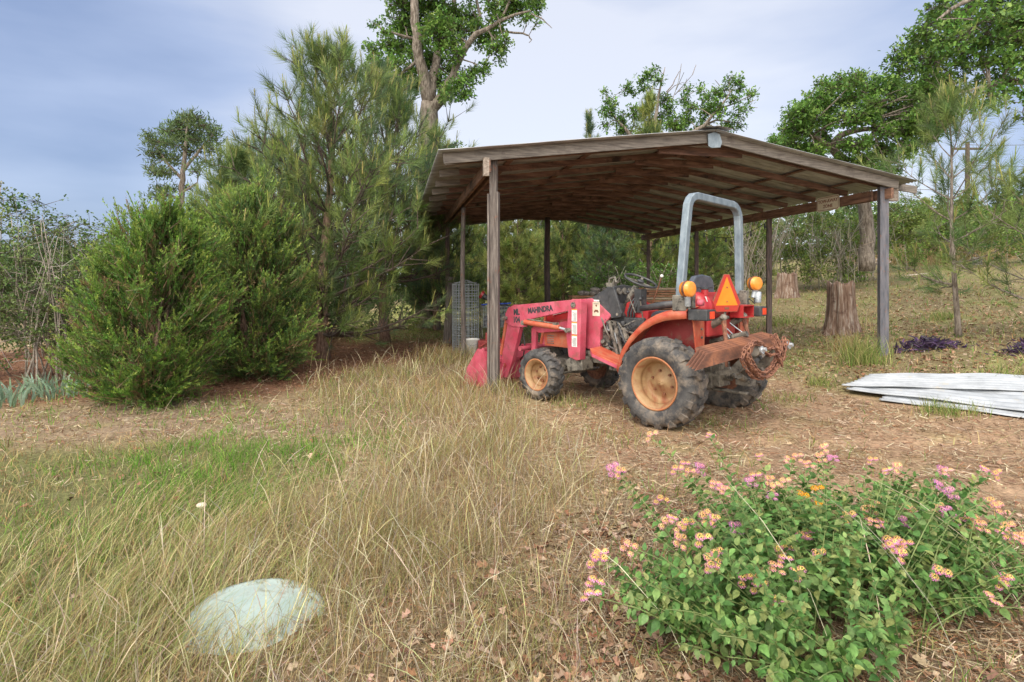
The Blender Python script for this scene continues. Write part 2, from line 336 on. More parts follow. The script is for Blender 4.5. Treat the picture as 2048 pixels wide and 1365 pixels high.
def gcol(x, y):
    n1 = fbm(x, y, 1.1); n2 = fbm(x, y, 3.7, 4.); n3 = fbm(x, y, 9, 1.)
    c = np.empty(np.shape(x) + (3,)); c[:] = (.33, .25, .14)
    def mix(m, col):
        nonlocal c
        c = c * (1 - m[..., None]) + np.array(col) * m[..., None]
    mix(pm(x, y, GREEN) * .85, (.13, .14, .05)); mix(pm(x, y, TALL) * .9, (.22, .16, .09))
    mix(pm(x, y, PATH, .5), (.29, .21, .14)); mix(pm(x, y, PATH, .5) * sst(n2, .1, .7) * .7, (.20, .20, .07))
    mix(pm(x, y, STRAW, .5), (.22, .115, .07)); mix(pm(x, y, FORE, .3), (.25, .18, .115)); mix(pm(x, y, DIRT, .5), (.34, .225, .14))
    mix(pm(x, y, DIRT, .5) * sst(n2 + n3 * .3, .15, .8) * .55, (.27, .24, .10))
    mix(pm(x, y, HILL, .5), (.235, .19, .10)); mix(pm(x, y, HILL, .5) * sst(n1 + .6 * n2, -.1, .7) * .75, (.23, .235, .085))
    for off in (0., 1.25):
        yy = 5.55 - .10 * (np.asarray(x, float) - 2.2) + .03 * (np.asarray(x, float) - 2.2) ** 2 - off; mix(np.exp(-((y - yy) / .17) ** 2) * sst(x, 1.6, 2.6) * (1 - sst(x, 9, 11)) * .55, (.40, .26, .165))
    mix(pm(x, y, LAWN, 1.), (.27, .27, .09))
    mix(sst(np.asarray(y, float), 45, 70), (.10, .12, .04))
    return c * (1 + .10 * n2 + .08 * n3)[..., None]
def axis(a, b, n, p, c=0.):
    t = np.linspace(-1, 1, n); s = np.sign(t) * np.abs(t) ** p
    return np.where(s < 0, c + s * (c - a), c + s * (b - c))
gx = axis(-160, 160, 420, 2.7, .6); gy = axis(-30, 220, 420, 2.9, 3.2)
X, Y = np.meshgrid(gx, gy); Z = HT(X, Y); V = np.stack([X, Y, Z], -1).reshape(-1, 3)
i, j = np.meshgrid(np.arange(419), np.arange(419)); a = (j * 420 + i).ravel(); F = np.stack([a, a + 1, a + 421, a + 420], 1)
m, t = newmat('ground'); o_ = nd(t, 'ShaderNodeOutputMaterial'); p_ = nd(t, 'ShaderNodeBsdfPrincipled'); p_.inputs['Roughness'].default_value = .95; p_.inputs['Specular IOR Level'].default_value = .1; t.links.new(p_.outputs[0], o_.inputs[0])
at = nd(t, 'ShaderNodeAttribute', attribute_name='Gcol'); tcx = nd(t, 'ShaderNodeTexCoord')
def nzs(sc, det=8, ro=.7):
    q = nd(t, 'ShaderNodeTexNoise'); q.inputs['Scale'].default_value = sc; q.inputs['Detail'].default_value = det; q.inputs['Roughness'].default_value = ro; t.links.new(tcx.outputs['Object'], q.inputs['Vector']); return q.outputs[0]
n_a, n_b = nzs(26), nzs(3)
mr = nd(t, 'ShaderNodeMapRange'); t.links.new(n_a, mr.inputs[0]); mr.inputs[1].default_value, mr.inputs[2].default_value, mr.inputs[3].default_value, mr.inputs[4].default_value = .3, .7, .45, 1.5
mr2 = nd(t, 'ShaderNodeMapRange'); t.links.new(n_b, mr2.inputs[0]); mr2.inputs[1].default_value, mr2.inputs[2].default_value, mr2.inputs[3].default_value, mr2.inputs[4].default_value = .3, .7, .8, 1.2
mm = nd(t, 'ShaderNodeMath', operation='MULTIPLY'); t.links.new(mr.outputs[0], mm.inputs[0]); t.links.new(mr2.outputs[0], mm.inputs[1])
vm = nd(t, 'ShaderNodeVectorMath', operation='SCALE'); t.links.new(at.outputs['Color'], vm.inputs[0]); t.links.new(mm.outputs[0], vm.inputs['Scale']); t.links.new(vm.outputs[0], p_.inputs['Base Color'])
bm_ = nd(t, 'ShaderNodeBump'); bm_.inputs['Strength'].default_value = .8; bm_.inputs['Distance'].default_value = .03; t.links.new(n_a, bm_.inputs['Height']); t.links.new(bm_.outputs[0], p_.inputs['Normal'])
go = np_mesh('ground', V, F, m, smooth=True); tag(go, kind='structure')
ga = go.data.attributes.new('Gcol', 'FLOAT_COLOR', 'POINT'); cc = np.ones((len(V), 4), np.float32); cc[:, :3] = gcol(V[:, 0], V[:, 1]); ga.data.foreach_set('color', cc.ravel())
# ------------------------------------------------------------------ carport
A0, A1, B0, B1 = Vector((-.28, 8.07)), Vector((6.25, 9.60)), Vector((-2.31, 17.92)), Vector((4.41, 18.62))
def CPt(T, S, z):
    p = A0.lerp(A1, T).lerp(B0.lerp(B1, T), S); return Vector((p.x, p.y, z))
RID = .507
def rafz(T):                       # underside of the rafters
    return 3.24 + (3.67 - 3.24) * T / RID if T < RID else 3.67 + (3.12 - 3.67) * (T - RID) / (1 - RID)
cport = empty('carport', (A0.x, A0.y, H(A0.x, A0.y)), math.radians(13.2), 'open pole carport of rusty brown rafters under a shallow metal gable roof', 'carport')
def post(px, py, w_, dpt, top, mt, base=None, round_=False, label=None):
    b = MB(); z0 = H(px, py) - .25
    if round_:
        pts = [(px + .012 * math.sin(k * 1.3), py, z0 + (top - z0) * k / 6) for k in range(7)]; b.tube(pts, [w_ / 2 * (1.08 - .02 * k) for k in range(7)], 10)
    else: b.beam((px, py, z0), (px, py, top), w_, dpt, up=(.2, .98, 0))
    o = b.build('post', mt, cport, world=True, smooth=round_)
    if label: o['label'] = label
    return o
x, y = A0 + Vector((.02, .0))
po = post(x, y, .10, .10, 3.30, M['postwood'], label='grey weathered front corner post with side boards')
b = MB(); b.beam((x - .068, y - .02, -.2), (x - .068, y - .02, 2.80), .035, .14, up=(.2, .98, 0)); b.beam((x + .068, y - .01, -.2), (x + .068, y - .01, 2.82), .035, .13, up=(.2, .98, 0)); b.build('side_board', M['postwood'], po, world=False) if False else None
for sx, tz in ((-.069, 2.80), (.069, 2.83)):
    b = MB(); b.beam((x + sx * .92, y - .012, -.2), (x + sx * .92, y - .012, tz), .026, .12, up=(.2, .98, 0)); b.build('side_board', M['postwood'], po, world=True)
for S, w_ in ((.35, .095), (.69, .09), (1, .11)):
    p = CPt(0, S, 0); post(p.x, p.y, w_, w_, 3.12, M['postwood'] if S < .5 else M['postdark'], round_=S < .5)
p = CPt(1, 0, 0); post(p.x, p.y, .13, .12, 3.17, M['poststeel'], label='dark grey painted front corner post')
for S in (.325, .66, .99):
    p = CPt(1, S, 0); post(p.x, p.y, .10, .10, 3.0, M['postdark'])
p = CPt(.5, 1, 0); post(p.x + .08, p.y, .19, .19, 3.72, M['postdark'], round_=True, label='dark knotty log post under the rear of the ridge')
# extra plank leaning by the third left post
# beams along the two long sides
for T, zt, nm, s0 in ((0, 3.24, 'side_beam', -.022), (1, 3.12, 'side_beam', -.02)):
    b = MB()
    off = Vector((-.085, -.02, 0)) if T == 0 else Vector((-.0, .0, 0))
    for k, (sa, sb) in enumerate(((s0, .33), (.33, .665), (.665, 1.02))):
        b.beam(CPt(T, sa + (.002 if k else 0), zt - .085) + off, CPt(T, sb, zt - .085) + off, .05, .17)
        b.beam(CPt(T, max(sa, 0) + (.012 if k == 0 else .002), zt - .085) + off + Vector((.115 if T == 0 else -.09, 0, -.002)), CPt(T, sb, zt - .085) + off + Vector((.115 if T == 0 else -.09, 0, -.002)), .04, .165)
    b.build('side_beam', M['beamwood'], cport, world=True)
b = MB(); b.box(-.04, .04, -.09, -.02, 3.02, 3.27, M=Matrix.Translation((A0.x - .09, A0.y - .16, 0)) @ Matrix.Rotation(math.radians(12), 4, 'Z')); b.build('beam_end', M['railwood'], cport, world=True)
b = MB(); b.box(.06, .26, -.05, .05, 2.93, 3.13, M=Matrix.Translation((A1.x, A1.y, 0)) @ Matrix.Rotation(math.radians(12), 4, 'Z')); b.build('beam_end', M['railwood'], cport, world=True)
# rafters
NR = 12; TL, TR = -.105, 1.065
for k in range(NR):
    S = .012 + k * (.985 / (NR - 1))
    for (ta, tb) in ((TL + .01, RID), (RID, TR - .045)):
        b = MB(); za, zb = rafz(ta), rafz(tb); j1, j2 = random.uniform(-.012, .012), random.uniform(-.012, .012)
        b.beam(CPt(ta, S, za + .10 + j1 * .4), CPt(tb, S + (.0 if tb > RID else .003), zb + .10 + (j2 * .4 if tb > RID else 0)), .042, .095 + random.uniform(-.008, .008))
        rf = b.build('rafter', M['rafter'], cport, world=True)
        if ta < 0:
            b = MB(); b.beam(CPt(TL + .006, S, rafz(TL) + .10), CPt(-.045 + random.uniform(-.01, .01), S, rafz(-.045) + .10), .047, .105); b.build('weathered_end', M['fascia'], rf, world=True)
# collar / short ties close to the ridge
for k in range(0, NR, 1):
    S = .016 + k * (.985 / (NR - 1)); b = MB()
    z = rafz(RID) - .0
    b.beam(CPt(RID - .11, S + .004, z - .045), CPt(RID + .11, S + .004, z - .045), .022, .13); b.build('ridge_tie', M['rafter'], cport, world=True)
# purlins
for T in (.06, .25, .46, .60, .82, .97):
    b = MB(); z = rafz(T) + .145; b.beam(CPt(T, -.004, z + .012), CPt(T, 1.0, z + .012), .085, .020); b.build('purlin', M['rafter'], cport, world=True)
# corrugated roof sheets (corrugations run down the slope)
def sheet(Ta, Tb, Sa, Sb, dz, nm, mt, parent, pitch=.0075, amp=.011):
    ns = int((Sb - Sa) / pitch * 6); vs = []
    for q in range(ns + 1):
        S = Sa + (Sb - Sa) * q / ns; h_ = amp * math.sin(2 * PI * (S - Sa) / pitch)
        for u in range(9):
            T = Ta + (Tb - Ta) * u / 8; vs.append(CPt(T, S, rafz(T) + .185 + dz + h_ + .006 * math.sin(S * 37 + T * 9)))
    fs = [(q * 9 + u, q * 9 + u + 1, (q + 1) * 9 + u + 1, (q + 1) * 9 + u) for q in range(ns) for u in range(8)]
    b = MB(); b.add(vs, fs); o = b.build(nm, mt, parent, world=True, smooth=True); md = o.modifiers.new('t', 'SOLIDIFY'); md.thickness = .002
    return o
for (ta, tb) in ((TL - .012, RID), (RID, TR)):
    for k in range(6):
        sheet(ta, tb, -.03 + k * .1745, -.03 + (k + 1) * .1745 + .004, (k % 2) * .006 - .0, 'roof_sheet', M['sheet'], cport)
b = MB()
for s in (-1, 1):
    b.beam(CPt(RID + s * .001, -.035, rafz(RID) + .228), CPt(RID + s * .001, 1.03, rafz(RID) + .228), .03, .02)
    v = [CPt(RID, S, rafz(RID) + .222) for S in (-.036, 1.031)] + [CPt(RID + s * .035, S, rafz(RID) + .196) for S in (1.031, -.036)]
    b.add(v, [(0, 1, 2, 3)])
b.build('ridge_cap', M['sheet'], cport, world=True)
# fascia boards front and back
for S, nm in ((-.014, 'fascia_board'), (1.012, 'fascia_board')):
    for (ta, tb) in ((TL, RID - .001), (RID + .001, TR - .04)):
        b = MB(); b.beam(CPt(ta, S, rafz(ta) + .095), CPt(tb, S, rafz(tb) + .095), .04, .15); o = b.build(nm, M['fascia'], cport, world=True)
# grey mending plate at the front apex
b = MB(); p = CPt(RID, -.0195, rafz(RID))
R_ = Matrix.Translation(p) @ Matrix.Rotation(math.radians(13.2), 4, 'Z')
b.prism([(-.11, .13), (-.10, -.05), (-.05, -.075), (.10, -.06), (.13, .02), (.09, .14), (0, .17)], -.016, 0, 'y'); b.v = [R_ @ Vector(v) for v in b.v]
b.build('apex_bracket', M['rops'], cport, world=True)
# projecting plank end at the right eave
b = MB(); b.beam(CPt(1.03, .006, 3.205), CPt(1.12, .012, 3.16), .035, .12); b.build('plank_end', M['fascia'], cport, world=True)
# leaning plank at third left post
b = MB(); p = CPt(0, .66, 0); b.beam((p.x - .03, p.y - .25, -.1), (p.x + .1, p.y - .2, 2.0 - .3), .2, .03, up=(.2, 1, 0)); tag(b.build('weathered_plank', M['postwood']), 'weathered grey plank standing on end against the third left post of the carport', 'plank')
# sign hung on right beam
def text_mesh(txt, size, bold=.0, sx=1.0, sp_=1.0):
    c = bpy.data.curves.new('txt', 'FONT'); c.body = txt; c.size = size; c.offset = bold; c.align_x = 'CENTER'; c.align_y = 'CENTER'; c.extrude = .0015; c.space_character = sp_; c.space_line = .95; c.resolution_u = 3
    o = bpy.data.objects.new('txt', c); C.collection.objects.link(o); dg = bpy.context.evaluated_depsgraph_get(); me = bpy.data.meshes.new_from_object(o.evaluated_get(dg))
    bpy.data.objects.remove(o); bpy.data.curves.remove(c)
    for v in me.vertices: v.co.x *= sx
    return me
def text(name, txt, size, mt, parent, M4, bold=0, sx=1., sp_=1.):
    me = text_mesh(txt, size, bold, sx, sp_); me.transform(M4); me.materials.clear(); me.materials.append(mt); o = link(bpy.data.objects.new(name, me)); o.parent = parent; return o
def basis(xv, yv, org):
    xv = Vector(xv).normalized(); yv = Vector(yv); zv = xv.cross(yv).normalized(); yv = zv.cross(xv)
    m = Matrix((xv, yv, zv)).transposed().to_4x4(); m.translation = Vector(org); return m
sp0 = CPt(1, .115, 3.03) + Vector((-.145, 0, 0)); dirb = (CPt(1, 0, 0) - CPt(1, .1, 0)).normalized()
sign = empty('warning_sign', sp0, 0, 'small cream tow-away sign hung on the right carport beam', 'sign')
Ms = basis(dirb, (0, 0, 1), (0, 0, 0)) @ Matrix.Rotation(math.radians(0), 4, 'Z')
def rrect(w_, h_, r, n=5):
    pts = []
    for cx, cy, a0 in ((w_ / 2 - r, h_ / 2 - r, 0), (-w_ / 2 + r, h_ / 2 - r, 90), (-w_ / 2 + r, -h_ / 2 + r, 180), (w_ / 2 - r, -h_ / 2 + r, 270)):
        for k in range(n): a_ = math.radians(a0 + 90 * k / (n - 1)); pts.append((cx + r * math.cos(a_), cy + r * math.sin(a_)))
    return pts
def plate(poly, z0, z1, Mx):
    b = MB(); b.prism(poly, z0, z1, 'z'); b.v = [Mx @ Vector(v) for v in b.v]; return b
plate(rrect(.56, .27, .045), -.004, 0, Ms).build('board', M['cream'], sign)
po_, pi_ = rrect(.53, .24, .04), rrect(.51, .22, .035); n_ = len(po_); b = MB(); b.add([Ms @ Vector((*p, .002)) for p in po_ + pi_], [(i, (i + 1) % n_, n_ + (i + 1) % n_, n_ + i) for i in range(n_)]); b.build('border', M['rustdark'], sign)
text('lettering', 'TOW-AWAY', .085, M['rustdark'], sign, Ms @ Matrix.Translation((0, .045, .002)), .002)
text('lettering', 'ZONE', .085, M['rustdark'], sign, Ms @ Matrix.Translation((0, -.05, .002)), .002)
# string of bulbs under the right beam
pts = []; bul = []
anch = [CPt(1, .99, 2.97), CPt(1, .66, 2.97), CPt(1, .325, 2.97)]
for q in range(2):
    a_, b_ = anch[q], anch[q + 1]
    for k in range(13):
        t_ = k / 12; p = a_.lerp(b_, t_); p.z -= .30 * 4 * t_ * (1 - t_) ; p.x += .07
        if q == 0 or k > 0: pts.append(p)
        if k % 2 == 1: bul.append(p.copy())
sl_ = empty('string_lights', anch[1], 0, 'string of dark hanging bulbs drooping between the right carport posts', 'string lights')
b = MB(); b.tube(pts, .008, 5); b.build('cable', M['black'], sl_, world=True)
for p in bul:
    b = MB(); b.tube([p, p - Vector((0, 0, .05)), p - Vector((0, 0, .055)), p - Vector((0, 0, .10)), p - Vector((0, 0, .12))], [.016, .016, .026, .024, .006], 6); b.build('bulb', M['black'], sl_, world=True)
# ------------------------------------------------------------------ tractor (local x forward, y left, z up)
TO = (2.133, 6.613)
trac = empty('tractor', (TO[0], TO[1], 0), math.atan2(.7424, -.67), 'small faded red compact tractor with front loader and grey roll bar parked under the carport', 'tractor')
def arc(cx, cz, r, a0, a1, n): return [(cx + r * math.cos(math.radians(a0 + (a1 - a0) * k / n)), cz + r * math.sin(math.radians(a0 + (a1 - a0) * k / n))) for k in range(n + 1)]
def wheel(name, x, y, R, w_, rr, side, nl, steer=0, label=None):
    wr = empty(name, (x, y, R - .012), math.radians(steer)); wr.parent = trac
    if label: wr['label'] = label
    h = w_ / 2
    b = MB(); tp = R - .028
    prof = [(rr, -h * .70), (rr + .012, -h * .86), (rr + (R - rr) * .35, -h * 1.02), (rr + (R - rr) * .62, -h * 1.04), (tp - .035, -h * .95), (tp - .008, -h * .80), (tp, -h * .45), (tp + .003, 0)]
    prof = prof + [(r, -a_) for r, a_ in prof[-2::-1]]
    b.lathe(prof, 56)
    ty = b.build('tyre', M['tyre'], wr, smooth=True)
    ph0 = random.uniform(0, 1)
    lb = MB()
    for s in (-1, 1):
        for k in range(nl):
            th = 2 * PI * (k + (.5 if s > 0 else 0)) / nl + ph0
            da = 2 * PI / nl * .30
            # stations: y, angular offset, radius bottom, radius top
            st = [(-.10 * h, 0, tp - .01, R), (.30 * h, .02, tp - .01, R + .001), (.58 * h, .30 * 2 * PI / nl, tp - .01, R - .002), (.86 * h, .36 * 2 * PI / nl, tp - .04, R - .014), (1.02 * h, .38 * 2 * PI / nl, tp - .33 * (tp - rr), R - .30 * (R - rr)), (1.045 * h, .40 * 2 * PI / nl, tp - .47 * (tp - rr), R - .50 * (R - rr))]
            vs = []
            for (yy, ao, rb, rt) in st:
                for (r_, e_) in ((rb, -1), (rt, -.72), (rt, .72), (rb, 1)):
                    a_ = th - ao + e_ * da; vs.append((r_ * math.cos(a_), s * (yy + (.012 if r_ == rb and yy > h * .9 else 0) - (.02 if r_ == rb and yy > h * .9 else 0)), r_ * math.sin(a_)))
            fs = []
            for q in range(len(st) - 1):
                for e_ in range(3): f_ = (q * 4 + e_, q * 4 + e_ + 1, q * 4 + e_ + 5, q * 4 + e_ + 4); fs.append(f_ if s > 0 else f_[::-1])
            fs.append((0, 1, 2, 3)); m_ = (len(st) - 1) * 4; fs.append((m_ + 3, m_ + 2, m_ + 1, m_))
            lb.add(vs, fs)
    lb.build('tread', M['tyre'], ty)
    rb_ = MB(); s = side
    rp = [(rr + .022, s * h * .84), (rr + .018, s * h * .90), (rr + .002, s * h * .88), (rr - .012, s * h * .70), (rr - .030, s * h * .55), (rr - .038, s * h * .30), (rr - .030, s * h * .24), (rr - .040, s * h * .16), (rr - .042, -s * h * .16), (rr - .060, -s * h * .27), (rr * .62, -s * h * .30), (rr * .54, -s * h * .16), (rr * .42, -s * h * .14), (rr * .36, -s * h * .02), (rr * .16, s * h * .02), (rr * .14, s * h * .10), (.0, s * h * .11)]
    if s < 0: rp = [(r, a_) for r, a_ in rp]
    rb_.lathe(rp, 48)
    ri = rb_.build('rim', M['rim'], wr, smooth=True); 
    md = ri.modifiers.new('t', 'SOLIDIFY'); md.thickness = .006; md.offset = 0
    lp = MB(); lp.lathe([(rr + .020, s * h * .855), (rr + .026, s * h * .91), (rr + .014, s * h * .945), (rr + .003, s * h * .91), (rr + .003, s * h * .86)], 48); lp.build('rim_lip', M['rimlip'], ri, smooth=True)
    for k in range(6):
        bb = MB(); a_ = 2 * PI * k / 6 + .3; c_ = Vector((rr * .48 * math.cos(a_), -s * h * .14, rr * .48 * math.sin(a_))); bb.tube([c_ - Vector((0, s * .01, 0)), c_ + Vector((0, s * .022, 0))], .014, 6)
        bb.build('lug_nut', M['rust'], ri)
    # inner side disc and back
    ib = MB(); ib.lathe([(rr + .015, -s * h * .82), (rr - .01, -s * h * .7), (rr - .03, -s * h * .5), (.08, -s * h * .46)], 40); ib.build('rim_back', M['rustdark'], ri, smooth=True)
    return wr
wheel('rear_wheel', 0, .70, .49, .33, .262, 1, 17)
wheel('rear_wheel', 0, -.70, .49, .33, .262, -1, 17)
wheel('front_wheel', 1.93, .60, .34, .235, .19, 1, 17, steer=2)
wheel('front_wheel', 1.93, -.62, .34, .235, .19, -1, 17, steer=2)
def part(b, name, mt, parent=None, **k): return b.build(name, M[mt], parent or trac, **k)
def mirror(b): 
    c = MB(); c.v = [(v[0], -v[1], v[2]) for v in b.v]; c.f = [f[::-1] for f in b.f]; return c
# drive line
b = MB(); b.box(-.28, .55, -.16, .16, .38, .80); b.box(.55, 1.15, -.15, .15, .42, .78); b.lathe([(.0, -.50), (.10, -.50), (.13, -.42), (.10, -.30), (.15, -.20), (.17, 0), (.15, .20), (.10, .30), (.13, .42), (.10, .50), (0, .50)], 24, Matrix.Translation((0, 0, .49)))
b.box(.2, .9, -.19, .19, .46, .60); b.tube([(.5, .16, .62), (.5, .23, .62)], .09, 12); b.tube([(.95, .15, .62), (.95, .22, .62)], .12, 14)
part(b, 'transmission', 'metal', bevel=.012)
b = MB(); b.box(1.1, 1.75, -.20, .20, .50, .98); b.box(1.2, 1.7, -.15, .15, .98, 1.12)
for k in range(5): b.tube([(1.18 + k * .12, .20, .78), (1.18 + k * .12, .245, .80)], .035, 8)
b.tube([(1.2, .22, .62), (1.7, .22, .62)], .05, 10); b.tube([(1.25, .22, .90), (1.72, .23, .93)], .022, 8)
part(b, 'engine_block', 'metal', bevel=.008)
b = MB(); b.box(1.6, 2.28, -.17, .17, .40, .50); b.box(1.75, 2.1, -.10, .10, .30, .42); b.tube([(1.93, -.5, .36), (1.93, .5, .36)], .055, 10); b.tube([(1.93, .42, .28), (1.93, .42, .46)], .075, 12); b.tube([(1.93, -.42, .28), (1.93, -.42, .46)], .075, 12); b.box(2.2, 2.34, -.22, .22, .42, .62)
b.tube([(1.78, -.42, .33), (1.78, .42, .33)], .018, 8)
part(b, 'front_axle', 'metal', bevel=.006)
# side clutter : injection pump, filter, pipes between cowl and fender
for (x, y, z, r, h_, mt) in ((.98, .20, .86, .055, .17, 'galv'), (.83, .22, .92, .04, .15, 'metal'), (.70, .24, .80, .05, .12, 'metal'), (1.10, .20, .98, .04, .10, 'galv'), (.90, .19, 1.02, .035, .10, 'black'), (.74, .18, .98, .045, .12, 'black')):
    b = MB(); b.tube([(x, y, z - h_ / 2), (x, y, z - h_ / 2 + .015), (x, y, z + h_ / 2 - .015), (x, y, z + h_ / 2)], [r * .8, r, r, r * .7], 12); part(b, 'filter_canister' if y > .23 else 'pump_body', mt)
for k in range(16):
    p0 = Vector((random.uniform(.60, 1.22), random.uniform(.14, .24), random.uniform(.68, 1.12))); p3 = Vector((random.uniform(.60, 1.22), random.uniform(.14, .26), random.uniform(.68, 1.12)))
    p1 = p0 + Vector((random.uniform(-.1, .1), .07, random.uniform(-.15, .15))); b = MB(); b.tube([p0, p0.lerp(p1, .6), p1.lerp(p3, .5), p3], random.choice((.008, .011, .014, .007)), 6); part(b, 'hose', random.choice(('black', 'black', 'metal', 'metal')), smooth=True)
b = MB(); b.box(.60, 1.2, -.18, .165, .74, 1.12); part(b, 'clutch_housing', 'black', bevel=.02)
# two slanting pedal bars seen in front of the transmission
for dx in (0, -.075):
    b = MB(); b.beam((1.045 + dx, .27, 1.06), (.92 + dx, .27, .66), .022, .035); part(b, 'control_rod', 'metal')
# hood
def loft(secs, name, mt, parent=None, bevel=0, smooth=False, close=True):
    "secs: list of (x, [(y,z)...]) outlines with equal counts"
    b = MB(); k = len(secs[0][1]); vs = [(x, y, z) for x, o in secs for (y, z) in o]; fs = []
    for i in range(len(secs) - 1):
        for j in range(k): fs.append((i * k + j, i * k + (j + 1) % k, (i + 1) * k + (j + 1) % k, (i + 1) * k + j))
    fs.append(tuple(range(k))[::-1]); fs.append(tuple((len(secs) - 1) * k + j for j in range(k)))
    b.add(vs, fs); return part(b, name, mt, parent, bevel=bevel, smooth=smooth)
def hoodsec(x, zb, zt, w_): return (x, [(w_, zb), (w_, zt - .14), (w_ * .95, zt - .05), (w_ * .7, zt - .008), (0, zt + .01), (-w_ * .7, zt - .008), (-w_ * .95, zt - .05), (-w_, zt - .14), (-w_, zb)])
hood = loft([hoodsec(1.50, .66, 1.335, .25), hoodsec(1.75, .66, 1.28, .25), hoodsec(2.0, .66, 1.22, .245), hoodsec(2.20, .67, 1.15, .225), hoodsec(2.27, .70, 1.10, .19)], 'hood', 'red', bevel=.01)
b = MB(); b.prism([(2.20, .665), (1.52, .665), (1.52, .86), (2.22, .86)], .2535, .262, 'y'); g_ = part(b, 'side_grille', 'redorange', hood)
for k in range(5):
    b = MB(); b.box(2.02 + .0, 2.15, .263, .266, .70 + k * .026, .712 + k * .026); part(b, 'slot', 'metal', hood)
b = MB(); b.prism([(2.06, 1.095), (1.80, 1.15), (1.52, 1.20), (1.52, 1.285), (1.78, 1.225)], .2495, .2555, 'y'); wd = part(b, 'side_decal', 'white', hood)
text('lettering', 'MAHINDRA', .075, M['ink'], hood, basis((-1, 0, .16), (.1, 0, 1), (1.72, .2575, 1.19)), .002, .9)
b = MB(); b.prism([(1.95, .94), (1.52, .94), (1.52, 1.10), (2.20, 1.0), (2.20, .94)], .2515, .257, 'y'); part(b, 'side_vent', 'darkred', hood)
# side panel ahead of the driver
for s in (1, -1):
    b = MB(); b.prism([(1.50, 1.335), (1.35, 1.345), (1.22, 1.28), (1.02, 1.135), (1.20, .96), (1.215, .665), (1.37, .675), (1.50, .70)], s * .20, s * .262, 'y'); sp_ = part(b, 'side_panel', 'pink', bevel=.008)
    if s > 0:
        b = MB(); b.prism([(1.325, 1.30), (1.205, 1.30), (1.205, 1.12), (1.325, 1.12)], .2625, .265, 'y'); part(b, 'sticker', 'cream', sp_)
        b = MB(); b.prism([(1.305, 1.33), (1.215, 1.33), (1.215, 1.308), (1.305, 1.308)], .2625, .265, 'y'); part(b, 'sticker', 'white', sp_)
        b = MB(); b.lathe([(0, .2655), (.014, .2655), (.014, .2665), (0, .2665)], 10, Matrix.Translation((1.262, 0, 1.255))); b.box(1.235, 1.29, .2655, .2665, 1.175, 1.20); b.box(1.225, 1.245, .2655, .2666, 1.165, 1.185); b.box(1.28, 1.30, .2655, .2666, 1.165, 1.185); part(b, 'sticker_print', 'rust', sp_)
        b = MB(); [b.box(1.222, 1.308, .2655, .2662, 1.28 - k * .006, 1.283 - k * .006) for k in range(2)]; part(b, 'sticker_print', 'ink', sp_)
    b = MB(); b.tube([(1.485, s * .262, .70), (1.475, s * .266, .95), (1.49, s * .262, 1.25)], .006, 6); part(b, 'panel_seam', 'darkred', sp_)
# dashboard cowl (black shell with hollow rear)
dash = loft([(1.50, [(.24, 1.20), (.22, 1.335), (0, 1.36), (-.22, 1.335), (-.24, 1.20)]), (1.36, [(.25, 1.22), (.235, 1.36), (0, 1.40), (-.235, 1.36), (-.25, 1.22)]), (1.10, [(.255, 1.14), (.235, 1.49), (0, 1.52), (-.235, 1.49), (-.255, 1.14)]), (1.02, [(.25, 1.11), (.23, 1.50), (0, 1.53), (-.23, 1.50), (-.25, 1.11)])], 'dashboard', 'black', bevel=.012)
for s in (1, -1):
    b = MB(); b.prism([(1.10, 1.50), (.99, 1.50), (.86, 1.17), (.88, 1.12), (1.03, 1.10)], s * .225, s * .262, 'y'); part(b, 'cowl_side', 'black', dash, bevel=.008)
b = MB(); b.prism([(1.03, 1.11), (.90, 1.11), (.90, 1.14), (1.03, 1.30)], -.22, .22, 'y'); part(b, 'cowl_shelf', 'black', dash)
b = MB(); b.lathe([(0, .2625), (.018, .2625), (.018, .268), (0, .268)], 10, Matrix.Translation((.93, 0, 1.155))); part(b, 'cowl_bolt', 'metal', dash)
for y in (-.12, .0, .12):
    b = MB(); b.tube([(1.02, y, 1.44), (1.0, y, 1.445)], .045, 14); part(b, 'gauge', 'metal', dash)
b = MB(); b.tube([(1.14, .17, 1.50), (1.12, .17, 1.60), (1.05, .15, 1.62), (1.0, .19, 1.55)], .014, 6); b.tube([(1.12, .12, 1.50), (1.10, .10, 1.58), (1.02, .13, 1.56)], .02, 6); b.box(1.06, 1.15, .10, .2, 1.50, 1.55); part(b, 'headlamp_bracket', 'metal')
# steering
b = MB(); b.tube([(1.02, 0, 1.18), (.92, 0, 1.38), (.84, 0, 1.50)], [.05, .04, .035], 12); stc = part(b, 'steering_column', 'metal', smooth=True)
wc = Vector((.765, .0, 1.575)); nrm = Vector((-.42, .0, .91)).normalized(); ax1 = Vector((0, 1, 0)); ax2 = nrm.cross(ax1)
sw = empty('steering_wheel', wc); sw.parent = trac
b = MB(); b.tube([(ax1 * math.cos(a_) + ax2 * math.sin(a_)) * .205 for a_ in [2 * PI * k / 40 for k in range(40)]], .015, 8, closed=True); part(b, 'wheel_ring', 'black', sw, smooth=True)
for a_ in (90, 210, 330):
    a_ = math.radians(a_); b = MB(); b.beam(nrm * -.02, (ax1 * math.cos(a_) + ax2 * math.sin(a_)) * .203, .03, .012, up=nrm); part(b, 'spoke', 'metal', sw)
b = MB(); b.tube([nrm * -.07, nrm * .0, nrm * .012], [.03, .045, .035], 12); part(b, 'hub', 'black', sw)
